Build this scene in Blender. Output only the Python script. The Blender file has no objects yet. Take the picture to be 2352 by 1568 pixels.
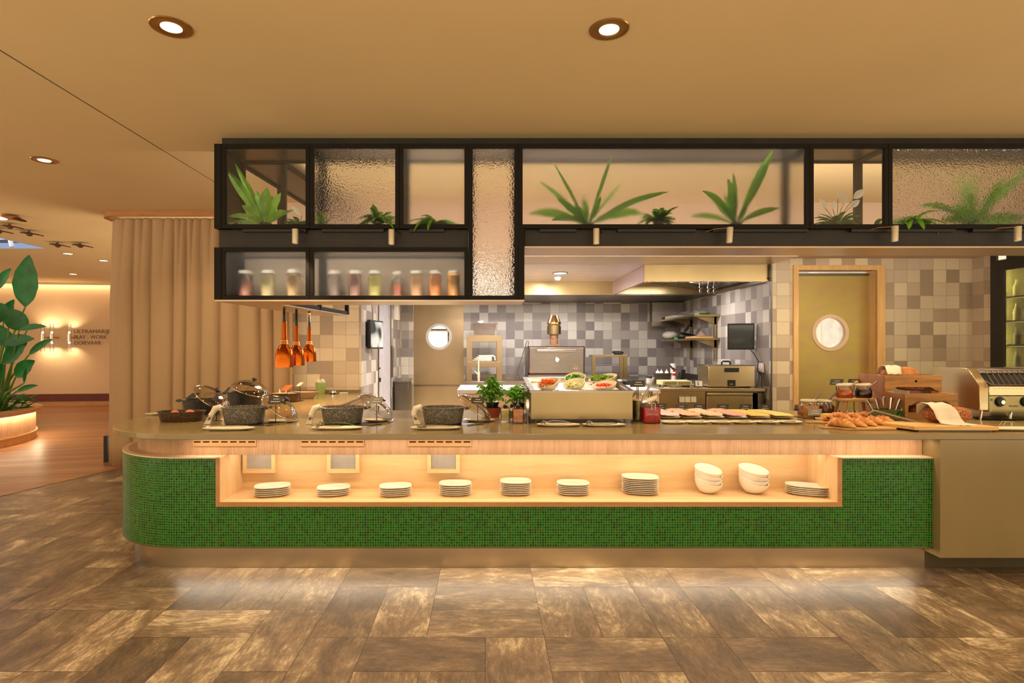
import bpy, math, random
from mathutils import Vector, Matrix
R = math.radians
PI = math.pi
sc = bpy.context.scene
COL = sc.collection

# ---------------------------------------------------------------- camera
F, VX, VY, H = 1306.7, 1115.0, 800.0, 1.47
cam_d = bpy.data.cameras.new('camera'); cam = bpy.data.objects.new('camera', cam_d); COL.objects.link(cam)
cam.location = (0, 0, H); cam.rotation_euler = (R(90), 0, 0)
cam_d.sensor_width = 36; cam_d.lens = F / 2352 * 36
cam_d.shift_x = (1176 - VX) / 2352; cam_d.shift_y = (VY - 784) / 2352
cam_d.clip_start = 0.05; cam_d.clip_end = 100
sc.camera = cam

# ---------------------------------------------------------------- world, exposure
w = bpy.data.worlds.new('world'); sc.world = w; w.use_nodes = True
_t = w.node_tree; _bg = _t.nodes['Background']; _bg.inputs[0].default_value = (1.0, 0.79, 0.53, 1)
_tc = _t.nodes.new('ShaderNodeTexCoord'); _sp = _t.nodes.new('ShaderNodeSeparateXYZ'); _mr = _t.nodes.new('ShaderNodeMapRange')
_t.links.new(_tc.outputs['Generated'], _sp.inputs[0]); _t.links.new(_sp.outputs[2], _mr.inputs[0])
_mr.inputs[1].default_value = -0.30; _mr.inputs[2].default_value = 0.10; _mr.inputs[3].default_value = 3.5; _mr.inputs[4].default_value = 1.15
_t.links.new(_mr.outputs[0], _bg.inputs[1])      # added ambient fill for the open room side, raised below to lift the ceiling
sc.view_settings.view_transform = 'Standard'; sc.view_settings.look = 'None'
sc.view_settings.exposure = 0.0; sc.view_settings.gamma = 1.0
sc.view_settings.use_curve_mapping = False
sc.cycles.max_bounces = 10; sc.cycles.transparent_max_bounces = 16
sc.cycles.transmission_bounces = 8; sc.cycles.sample_clamp_indirect = 6
sc.cycles.caustics_reflective = False; sc.cycles.caustics_refractive = False
try:
    sc.cycles.use_denoising = True
except Exception:
    pass

WARM = (1.0, 0.74, 0.46); WARM2 = (1.0, 0.63, 0.33); NEUT = (1.0, 0.93, 0.93); SOFT = (1.0, 0.85, 0.68)

def lamp(kind, name, loc, energy, color=WARM, rot=(0, 0, 0), size=0.1, size_y=None, spot=None, blend=0.6, tgt=None):
    d = bpy.data.lights.new(name, kind); d.energy = energy; d.color = color
    o = bpy.data.objects.new(name, d); COL.objects.link(o); o.location = loc; o.rotation_euler = rot
    if kind == 'AREA':
        d.size = size
        if size_y: d.shape = 'RECTANGLE'; d.size_y = size_y
        else: d.shape = 'DISK'
    else:
        d.shadow_soft_size = size
    if kind == 'SPOT':
        d.spot_size = R(spot or 90); d.spot_blend = blend
    if tgt is not None:
        o.rotation_euler = (Vector(tgt) - Vector(loc)).to_track_quat('-Z', 'Y').to_euler()
    return o

CZ = 3.148      # ceiling height
CT = 0.917      # worktop height
# ceiling downlights of the dining room (the ones in view get fixtures below)
DOWN = [(-1.64, 2.97), (0.65, 2.99), (2.95, 2.97), (-3.93, 5.07)]
for x, y in DOWN + [(-3.9, 2.97), (-3.9, 0.6), (-1.64, 0.6), (0.65, 0.6), (2.95, 0.6), (5.2, 2.97)]:
    lamp('SPOT', 'downlight_lamp', (x, y, CZ - 0.03), 85, WARM, size=0.06, spot=125, blend=0.9)
# strip lights under the worktop, in the niche and under the mosaic
lamp('AREA', 'worktop_strip', (0.47, 3.765, 0.872), 6.5, (1, 0.80, 0.60), size=4.9, size_y=0.02)
lamp('AREA', 'niche_strip', (0.285, 3.93, 0.796), 6.8, (1, 0.84, 0.60), (R(14), 0, 0), size=4.0, size_y=0.03)
lamp('AREA', 'plinth_strip', (0.4, 3.79, 0.158), 15, (1, 0.82, 0.62), (R(-25), 0, 0), size=4.9, size_y=0.03)
# kitchen lights
for x, y in [(0.0, 8.0), (1.05, 8.0), (-.6, 9.0)]:
    lamp('AREA', 'kitchen_lamp', (x, y, 2.515), 48 if x > -.5 else 14, NEUT, size=0.3)
lamp('AREA', 'canopy_lamp', (2.8, 8.2, 2.45), 34, NEUT, size=0.9, size_y=0.5)
lamp('AREA', 'canopy_lamp', (0.6, 9.6, 2.31), 34, NEUT, size=2.6, size_y=0.3)

# lounge downlights at the left
for x, y in [(-9.0, 12.0), (-6.8, 10.2), (-10.2, 13.0)]:
    lamp('SPOT', 'downlight_lamp', (x, y, CZ - 0.03), 42, WARM, size=0.06, spot=130, blend=0.9)
# daylight-coloured skylight over the lounge
lamp('AREA', 'skylight_lamp', (-10.2, 8.27, 3.5), 60, (0.8, 0.88, 1.0), size=5.2, size_y=2.3)
lamp('SPOT', 'downlight_lamp', (-3.2, 6.1, CZ - .03), 60, WARM, size=.06, spot=125, blend=.9)
lamp('SPOT', 'downlight_lamp', (4.4, 5.9, CZ - .03), 70, WARM, size=.06, spot=125, blend=.9)
lamp('SPOT', 'downlight_lamp', (2.9, 5.9, CZ - .03), 60, WARM, size=.06, spot=125, blend=.9)
lamp('SPOT', 'downlight_lamp', (0.6, 5.9, CZ - .03), 60, WARM, size=.06, spot=125, blend=.9)
# ---------------------------------------------------------------- materials
def lin(c):
    return tuple((x / 255 / 12.92) if x / 255 <= 0.04045 else ((x / 255 + 0.055) / 1.055) ** 2.4 for x in c) + (1,)

class NT:
    """small helper for node materials"""
    def __init__(s, name):
        s.m = bpy.data.materials.new(name); s.m.use_nodes = True
        s.t = s.m.node_tree; s.b = s.t.nodes['Principled BSDF']; s.out = s.t.nodes['Material Output']
    def n(s, typ, **kw):
        nd = s.t.nodes.new(typ)
        for k, v in kw.items():
            if k.startswith('i_'):
                key = k[2:]; key = int(key) if key.isdigit() else key.replace('_', ' ')
                nd.inputs[key].default_value = v
            else: setattr(nd, k, v)
        return nd
    def l(s, a, b): s.t.links.new(a, b)
    def coord(s, kind='Object', scale=(1, 1, 1), rot=(0, 0, 0)):
        c = s.n('ShaderNodeTexCoord'); mp = s.n('ShaderNodeMapping')
        mp.inputs['Scale'].default_value = scale; mp.inputs['Rotation'].default_value = rot
        s.l(c.outputs[kind], mp.inputs['Vector']); return mp.outputs[0]
    def noise(s, vec, scale, detail=4, rough=0.55, dist=0):
        nd = s.n('ShaderNodeTexNoise', i_Scale=scale, i_Detail=detail, i_Roughness=rough, i_Distortion=dist)
        s.l(vec, nd.inputs['Vector']); return nd.outputs['Fac']
    def ramp(s, fac, stops, const=False):
        nd = s.n('ShaderNodeValToRGB'); cr = nd.color_ramp
        if const: cr.interpolation = 'CONSTANT'
        while len(cr.elements) < len(stops): cr.elements.new(0.5)
        for e, (p, c) in zip(cr.elements, stops): e.position = p; e.color = lin(c) if len(c) == 3 else c
        s.l(fac, nd.inputs[0]); return nd.outputs[0]
    def math(s, op, a, b=None, c=None):
        nd = s.n('ShaderNodeMath', operation=op)
        for i, x in enumerate((a, b, c)):
            if x is None: continue
            if isinstance(x, (int, float)): nd.inputs[i].default_value = x
            else: s.l(x, nd.inputs[i])
        return nd.outputs[0]
    def mix(s, fac, a, b, mode='MIX'):
        nd = s.n('ShaderNodeMix', data_type='RGBA', blend_type=mode)
        for i, x in ((0, fac), (6, a), (7, b)):
            if isinstance(x, (int, float)): nd.inputs[i].default_value = x
            elif isinstance(x, tuple): nd.inputs[i].default_value = lin(x) if len(x) == 3 else x
            else: s.l(x, nd.inputs[i])
        return nd.outputs[2]
    def bump(s, h, strength=0.3, dist=0.01):
        nd = s.n('ShaderNodeBump', i_Strength=strength, i_Distance=dist)
        s.l(h, nd.inputs['Height']); s.l(nd.outputs[0], s.b.inputs['Normal']); return nd
    def set(s, **kw):
        for k, v in kw.items():
            k = k.replace('_', ' ')
            if isinstance(v, (int, float)): s.b.inputs[k].default_value = v
            elif isinstance(v, tuple): s.b.inputs[k].default_value = lin(v) if len(v) == 3 else v
            else: s.l(v, s.b.inputs[k])
        return s

def plain(name, col, rough=0.5, metal=0.0, var=0.06, vs=6.0, bump=0.0, bs=60, **kw):
    """one colour with a faint mottling"""
    t = NT(name); v = t.coord()
    f = t.noise(v, vs, 3)
    a = tuple(max(0, c * (1 - var)) for c in col); b = tuple(min(255, c * (1 + var)) for c in col)
    t.set(Base_Color=t.ramp(f, [(0.3, a), (0.7, b)]), Roughness=rough, Metallic=metal, **kw)
    if bump: t.bump(t.noise(v, bs, 2), bump, 0.004)
    return t.m

def steel(name, col, rough=0.28, scale=(1, 1, 120), amp=0.045):
    t = NT(name); v = t.coord(scale=scale)
    f = t.noise(v, 4, 3)
    f2 = t.noise(t.coord(), 1.6, 2)
    t.set(Base_Color=t.ramp(f2, [(0.3, tuple(c * 0.9 for c in col)), (0.7, col)]), Metallic=1.0,
          Roughness=t.math('ADD', t.math('MULTIPLY', f, amp), rough - amp / 2))
    t.bump(f, 0.012, 0.001)
    return t.m

def wood(name, dark, light, scale=6, axis='x', rough=0.45, ring=9):
    t = NT(name)
    sc_ = {'x': (0.5, 6, 6), 'z': (6, 6, 0.5), 'y': (6, 0.5, 6)}[axis]
    v = t.coord(scale=sc_)
    f = t.noise(v, scale, 5, 0.6, 0.6); g = t.noise(v, scale * ring, 3)
    h = t.math('ADD', t.math('MULTIPLY', f, 0.75), t.math('MULTIPLY', g, 0.25))
    t.set(Base_Color=t.ramp(h, [(0.3, dark), (0.68, light)]), Roughness=rough)
    t.bump(g, 0.05, 0.002)
    return t.m

def emit(name, col, strength):
    t = NT(name); v = t.coord(); f = t.noise(v, 3, 1)
    t.set(Base_Color=col, Emission_Color=t.ramp(f, [(0.2, tuple(c * .98 for c in col)), (0.8, col)]), Emission_Strength=strength, Roughness=0.6)
    return t.m

def walltile(name, palette, grout, pitch=0.164):
    """square wall tiles, colour drawn per tile from the palette; UV in metres"""
    t = NT(name); uv = t.coord('UV')
    sp = t.n('ShaderNodeSeparateXYZ'); t.l(uv, sp.inputs[0])
    u = t.math('DIVIDE', sp.outputs[0], pitch); vv = t.math('DIVIDE', sp.outputs[1], pitch)
    cb = t.n('ShaderNodeCombineXYZ'); t.l(t.math('FLOOR', u), cb.inputs[0]); t.l(t.math('FLOOR', vv), cb.inputs[1])
    wn = t.n('ShaderNodeTexWhiteNoise', noise_dimensions='2D'); t.l(cb.outputs[0], wn.inputs['Vector'])
    k = len(palette)
    c = t.ramp(wn.outputs['Value'], [(i / k, p) for i, p in enumerate(palette)], True)
    # faint linen grain
    gr = t.noise(t.coord('UV', (14, 90, 1)), 1.0, 4)
    c = t.mix(t.math('MULTIPLY', gr, 0.22), c, (120, 110, 105))
    du = t.math('ABSOLUTE', t.math('SUBTRACT', t.math('FRACT', u), 0.5)); dv = t.math('ABSOLUTE', t.math('SUBTRACT', t.math('FRACT', vv), 0.5))
    e = t.math('GREATER_THAN', t.math('MAXIMUM', du, dv), 0.488)
    t.set(Base_Color=t.mix(e, c, grout), Roughness=0.42)
    t.bump(t.math('SUBTRACT', 1.0, e), 0.3, 0.003)
    return t.m

def mosaic(name, pitch=0.0167):
    t = NT(name); uv = t.coord('UV')
    sp = t.n('ShaderNodeSeparateXYZ'); t.l(uv, sp.inputs[0])
    wob = t.noise(t.coord('UV'), 9, 1)
    u = t.math('DIVIDE', t.math('ADD', sp.outputs[0], t.math('MULTIPLY', wob, 0.004)), pitch); vv = t.math('DIVIDE', sp.outputs[1], pitch)
    cb = t.n('ShaderNodeCombineXYZ'); t.l(t.math('FLOOR', u), cb.inputs[0]); t.l(t.math('FLOOR', vv), cb.inputs[1])
    wn = t.n('ShaderNodeTexWhiteNoise', noise_dimensions='2D'); t.l(cb.outputs[0], wn.inputs['Vector'])
    pal = [(0, 62, 10), (0, 84, 12), (4, 104, 16), (16, 110, 12), (0, 78, 34), (34, 104, 12), (0, 94, 20), (60, 80, 10)]
    c = t.ramp(wn.outputs['Value'], [(0, pal[0]), (.12, pal[1]), (.34, pal[2]), (.52, pal[6]), (.68, pal[4]), (.78, pal[3]), (.9, pal[5]), (.97, pal[7])], True)
    du = t.math('ABSOLUTE', t.math('SUBTRACT', t.math('FRACT', u), 0.5)); dv = t.math('ABSOLUTE', t.math('SUBTRACT', t.math('FRACT', vv), 0.5))
    e = t.math('GREATER_THAN', t.math('MAXIMUM', du, dv), 0.450)
    t.set(Base_Color=t.mix(e, c, (124, 160, 84)), Roughness=t.math('ADD', t.math('MULTIPLY', e, 0.4), 0.2))
    # every tessera sits a little askew
    vm = t.n('ShaderNodeVectorMath', operation='SUBTRACT'); t.l(wn.outputs['Color'], vm.inputs[0]); vm.inputs[1].default_value = (0.5, 0.5, 0.5)
    vs = t.n('ShaderNodeVectorMath', operation='SCALE'); t.l(vm.outputs[0], vs.inputs[0]); vs.inputs['Scale'].default_value = 0.07
    ge = t.n('ShaderNodeNewGeometry')
    va = t.n('ShaderNodeVectorMath', operation='ADD'); t.l(ge.outputs['Normal'], va.inputs[0]); t.l(vs.outputs[0], va.inputs[1])
    nn = t.n('ShaderNodeVectorMath', operation='NORMALIZE'); t.l(va.outputs[0], nn.inputs[0])
    t.l(nn.outputs[0], t.b.inputs['Normal'])
    return t.m

def stone_floor(name):
    """rust and grey stained stone-look planks; UV along each plank, per-plank random in attribute 'rnd'"""
    t = NT(name)
    at = t.n('ShaderNodeAttribute', attribute_name='rnd')
    uv = t.coord('UV')
    va = t.n('ShaderNodeVectorMath', operation='ADD'); t.l(uv, va.inputs[0]); t.l(at.outputs['Color'], va.inputs[1])
    def strn(s, sc_, det, ro, di=0):
        mp = t.n('ShaderNodeMapping'); mp.inputs['Scale'].default_value = s; t.l(va.outputs[0], mp.inputs['Vector'])
        return t.noise(mp.outputs[0], sc_, det, ro, di)
    big = strn((1, 1.9, 1), 2.8, 9, 0.70, 0.5); fine = strn((3, 11, 1), 5, 7, 0.75, 0.4); speck = strn((1, 1.4, 1), 150, 3, 0.6)
    rn = t.n('ShaderNodeSeparateColor'); t.l(at.outputs['Color'], rn.inputs[0])
    v = t.math('ADD', t.math('MULTIPLY', big, 0.62), t.math('MULTIPLY', fine, 0.38))
    v = t.math('ADD', v, t.math('MULTIPLY', t.math('SUBTRACT', rn.outputs[2], 5.0), 0.012))
    base = t.ramp(v, [(0.32, (60, 49, 37)), (0.43, (90, 75, 58)), (0.50, (114, 96, 74)), (0.56, (140, 121, 94)), (0.62, (186, 168, 136)), (0.69, (224, 210, 182))])
    rust = t.ramp(strn((1, 1.5, 1), 3.1, 4, 0.6), [(0.5, (0, 0, 0)), (0.72, (255, 255, 255))])
    c = t.mix(t.math('MULTIPLY', rust, 0.2), base, (124, 84, 54))
    c = t.mix(t.math('MULTIPLY', t.math('GREATER_THAN', speck, 0.66), 0.35), c, (200, 185, 160))
    t.set(Base_Color=c, Roughness=t.math('ADD', t.math('MULTIPLY', fine, 0.25), 0.24))
    t.bump(fine, 0.12, 0.004)
    return t.m

def granite(name, base, spk, amt=0.56):
    t = NT(name); v = t.coord()
    f = t.noise(v, 240, 2, 0.6); g = t.noise(v, 120, 2)
    c = t.ramp(f, [(amt, base), (amt + 0.05, spk)])
    c = t.mix(t.math('MULTIPLY', g, 0.25), c, tuple(x * .6 for x in spk))
    t.set(Base_Color=c, Roughness=0.38); t.bump(f, 0.08, 0.002)
    return t.m

def glassy(name, tint=(255, 255, 255), gloss=0.12, rough=0.03):
    """thin clear glass: see-through with a fresnel sheen"""
    t = NT(name); t.t.nodes.remove(t.b)
    tr = t.n('ShaderNodeBsdfTransparent'); tr.inputs[0].default_value = lin(tint)
    gl = t.n('ShaderNodeBsdfGlossy'); gl.inputs['Roughness'].default_value = rough
    fr = t.n('ShaderNodeFresnel'); fr.inputs[0].default_value = 1.45
    mx = t.n('ShaderNodeMixShader'); t.l(t.math('MINIMUM', t.math('ADD', fr.outputs[0], gloss * 0.3), 0.9), mx.inputs[0])
    t.l(tr.outputs[0], mx.inputs[1]); t.l(gl.outputs[0], mx.inputs[2]); t.l(mx.outputs[0], t.out.inputs[0])
    return t.m

def frosted(name, rough, ior=1.25, bump=None, tint=(250, 250, 250)):
    t = NT(name)
    t.set(Base_Color=tint, Roughness=rough, IOR=ior, Transmission_Weight=1.0)
    if bump:
        vo = t.n('ShaderNodeTexVoronoi', feature='SMOOTH_F1', i_Scale=bump[0]); 
        n1 = t.noise(t.coord(), bump[0] * 0.8, 2)
        mp = t.coord(); t.l(mp, vo.inputs['Vector'])
        t.bump(t.math('ADD', vo.outputs['Distance'], n1), bump[1], bump[2])
    return t.m

def liquid(name, col, rough=0.08):
    t = NT(name); f = t.noise(t.coord(), 30, 2)
    t.set(Base_Color=t.ramp(f, [(0.3, tuple(c * .8 for c in col)), (0.7, col)]), Roughness=rough, Transmission_Weight=0.08, IOR=1.35)
    return t.m

def mottled(name, cols, scale, rough=0.5, bump=0.0, sss=0.0, detail=5):
    t = NT(name); v = t.coord(); f = t.noise(v, scale, detail, 0.6)
    n = len(cols)
    t.set(Base_Color=t.ramp(f, [(0.32 + 0.36 * i / max(1, n - 1), c) for i, c in enumerate(cols)]), Roughness=rough)
    if bump: t.bump(f, bump, 0.01)
    return t.m

def leafmat(name, dark, light, scale=12, rough=0.38):
    t = NT(name); v = t.coord(); f = t.noise(v, scale, 3)
    oi = t.n('ShaderNodeObjectInfo'); hv = t.n('ShaderNodeHueSaturation'); hv.inputs['Saturation'].default_value = 1.0
    t.l(t.math('ADD', t.math('MULTIPLY', oi.outputs['Random'], 0.5), 0.75), hv.inputs['Value']); t.l(t.ramp(f, [(0.3, dark), (0.7, light)]), hv.inputs['Color'])
    t.set(Base_Color=hv.outputs[0], Roughness=rough)
    t.b.inputs['Transmission Weight'].default_value = 0.0
    tl = t.n('ShaderNodeBsdfTranslucent'); tl.inputs[0].default_value = lin(tuple(min(255, c * 1.25) for c in light))
    mx = t.n('ShaderNodeMixShader'); mx.inputs[0].default_value = 0.26
    t.l(t.b.outputs[0], mx.inputs[1]); t.l(tl.outputs[0], mx.inputs[2]); t.l(mx.outputs[0], t.out.inputs[0])
    return t.m

M = {}
M['ceil'] = plain('painted_plaster', (220, 196, 148), 0.75, var=0.02, vs=0.6)
M['cream'] = plain('cream_paint', (212, 186, 166), 0.8, var=0.02, vs=0.7)
M['floor'] = stone_floor('stained_stone_planks')
M['grout'] = plain('floor_grout', (70, 60, 50), 0.8)
M['tile_warm'] = walltile('room_lit_wall_tiles', [(192, 172, 148), (228, 212, 184), (212, 194, 168), (242, 226, 194), (174, 156, 134), (220, 202, 176)], (164, 146, 120))  # same tile as the kitchen's, warm room light put into the palette
M['tile_cool'] = walltile('kitchen_lit_wall_tiles', [(158, 148, 138), (206, 198, 184), (134, 124, 118), (220, 212, 196), (182, 172, 160), (146, 136, 128)], (150, 142, 130))  # same tile under kitchen lamps, their greyer cast put into the palette
M['lounge'] = plain('warm_lounge_paint', (216, 186, 148), 0.8, var=0.02, vs=0.7)
M['mosaic'] = mosaic('green_glass_mosaic')
def _stone():
    t = NT('olive_composite_stone'); v = t.coord(scale=(1, 1, 0.35)); f = t.noise(v, 2.2, 3, 0.5, 0.2)
    t.set(Base_Color=t.ramp(f, [(0.3, (138, 121, 82)), (0.72, (150, 132, 90))]), Roughness=0.16)
    return t.m
M['stone'] = _stone()
M['oak'] = wood('pale_oak', (214, 178, 128), (236, 206, 158), 3.0, 'x', 0.5)
M['oak_v'] = wood('pale_oak_upright', (216, 180, 130), (238, 208, 162), 3.0, 'z', 0.5)
M['oak_edge'] = wood('oak_edge', (176, 126, 76), (206, 156, 100), 3.0, 'x', 0.5)
M['slat'] = wood('oak_slats', (190, 148, 108), (222, 184, 144), 4.0, 'z', 0.5)
M['door_oak'] = wood('door_oak', (222, 172, 104), (244, 204, 142), 3.0, 'z', 0.45)
M['ledge'] = plain('pale_ledge', (236, 208, 176), 0.5, var=0.03)
M['plinth'] = steel('brushed_plinth_steel', (196, 178, 150), 0.30, (2, 2, 30))
M['steel'] = steel('brushed_steel', (160, 152, 142), 0.27, (1, 1, 90))
M['steel_k'] = steel('lit_kitchen_steel', (216, 198, 156), 0.26, (90, 90, 1))  # lighter copy of the warm steel, the light on it put into the colour
M['steel_w'] = steel('warm_brushed_steel', (168, 148, 108), 0.30, (90, 90, 1))
M['steel_s'] = steel('polished_steel', (214, 208, 198), 0.14, (20, 20, 20), 0.04)
M['steel_d'] = steel('dark_steel', (120, 112, 100), 0.35)
M['black'] = plain('dark_bronze_frame', (20, 15, 9), 0.6, 0.0, var=0.08, Specular_IOR_Level=0.2)
M['beam'] = mottled('blackened_steel', [(14, 11, 8), (26, 21, 14), (36, 29, 19)], 7, 0.5)
M['soffit'] = plain('satin_soffit_panel', (208, 184, 158), 0.35, 0.5, var=0.02)
M['blk'] = plain('black_plastic', (26, 25, 25), 0.4)
M['card'] = plain('black_sign_card', (38, 34, 28), 0.5)
M['card_g'] = plain('grey_sign_card', (112, 106, 88), 0.5)
M['ink'] = plain('white_ink', (230, 222, 205), 0.6)
M['white'] = plain('white_porcelain', (238, 230, 218), 0.25, var=0.015)
M['offw'] = plain('cream_porcelain', (224, 214, 188), 0.3, var=0.02)
M['line'] = plain('grey_glaze_line', (120, 112, 92), 0.4)
M['granite'] = granite('speckled_grey_enamel', (46, 44, 40), (190, 180, 160), 0.55)
M['granite_b'] = granite('speckled_brown_enamel', (44, 30, 22), (150, 110, 66), 0.56)
M['granite_k'] = granite('speckled_black_enamel', (34, 34, 34), (120, 116, 108), 0.6)
M['glass'] = glassy('clear_glass'); M['pane'] = glassy('clear_pane', gloss=0.05)
M['frost'] = frosted('frosted_pane', 0.34, 1.2); M['hammer'] = frosted('hammered_pane', 0.05, 1.25, (85, 0.5, 0.013))
M['backpane'] = plain('milky_back_pane', (206, 190, 168), .5, var=.02, Transmission_Weight=0.35)
M['jarfrost'] = frosted('lightly_frosted_pane', 0.28, 1.15)
M['kdoor'] = steel('stained_door_steel', (172, 150, 116), 0.42)
M['copper'] = NT('orange_anodised_metal').set(Base_Color=(206, 104, 30), Metallic=1.0, Roughness=0.16).m
M['leaf'] = leafmat('fern_leaf', (62, 124, 20), (136, 192, 56)); M['leaf_d'] = leafmat('dark_leaf', (22, 70, 22), (60, 120, 40))
M['leaf_y'] = leafmat('yellow_green_leaf', (112, 160, 40), (170, 205, 80)); M['basil'] = leafmat('basil_leaf', (58, 130, 30), (140, 200, 66), 30); M['fern'] = leafmat('bright_fern', (92, 160, 36), (160, 214, 76), 12)
M['banana'] = leafmat('broad_tropical_leaf', (8, 66, 30), (26, 118, 50), 6); M['stem'] = plain('green_stem', (92, 128, 50), 0.5)
M['petal'] = leafmat('white_spathe', (226, 222, 196), (244, 240, 220)); M['soil'] = mottled('potting_soil', [(36, 26, 18), (66, 48, 32)], 60, 0.9)
M['terra'] = plain('terracotta', (158, 74, 48), 0.6); M['linen'] = plain('white_linen', (228, 218, 196), 0.85, bump=0.3, bs=400)
M['stripe'] = plain('grey_stripe', (110, 100, 88), 0.85)
M['curtain'] = mottled('beige_curtain_weave', [(172, 144, 110), (198, 168, 130)], 260, 0.85, 0.25)
M['rail'] = wood('curtain_rail_wood', (156, 104, 58), (190, 136, 84), 4, 'x')
M['plank'] = wood('acacia', (120, 76, 30), (184, 136, 66), 3.5, 'x', 0.5); M['plank_r'] = wood('reddish_acacia', (146, 94, 60), (196, 138, 94), 3.5, 'z', 0.5)
M['board'] = wood('pale_board', (204, 160, 92), (232, 194, 126), 4, 'x'); M['beech'] = wood('olive_wood_board', (176, 130, 76), (208, 166, 106), 5, 'x')
M['wall_base'] = plain('dark_red_skirting', (96, 34, 18), 0.45); M['bronze'] = plain('brass', (190, 150, 90), 0.25, 1.0)
M['skin_egg'] = plain('brown_eggshell', (226, 128, 78), 0.5); M['white_glow'] = emit('lit_room_white', (240, 244, 250), 1.0)
M['ventglow'] = emit('warm_vent_glow', (255, 190, 110), 1.3)
M['lampface'] = emit('lamp_face', (255, 226, 176), 7.0); M['coolface'] = emit('cool_lamp_face', (235, 250, 255), 6.0)
def wood_floor():
    t = NT('oak_floorboards'); v = t.coord('Object', (0.35, 7.0, 1), (0, 0, R(-20)))
    f = t.noise(v, 3, 5, 0.6, 0.5); sp = t.n('ShaderNodeSeparateXYZ'); t.l(t.coord('Object', (1, 1, 1), (0, 0, R(-20))), sp.inputs[0])
    b = t.math('DIVIDE', sp.outputs[1], 0.14)
    wn = t.n('ShaderNodeTexWhiteNoise', noise_dimensions='1D'); t.l(t.math('FLOOR', b), wn.inputs['W'])
    e = t.math('GREATER_THAN', t.math('ABSOLUTE', t.math('SUBTRACT', t.math('FRACT', b), 0.5)), 0.485)
    h = t.math('ADD', t.math('MULTIPLY', f, 0.7), t.math('MULTIPLY', wn.outputs['Value'], 0.3))
    t.set(Base_Color=t.mix(e, t.ramp(h, [(0.3, (132, 86, 50)), (0.7, (170, 122, 78))]), (84, 54, 32)), Roughness=0.38)
    return t.m
M['wfloor'] = wood_floor()

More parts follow.
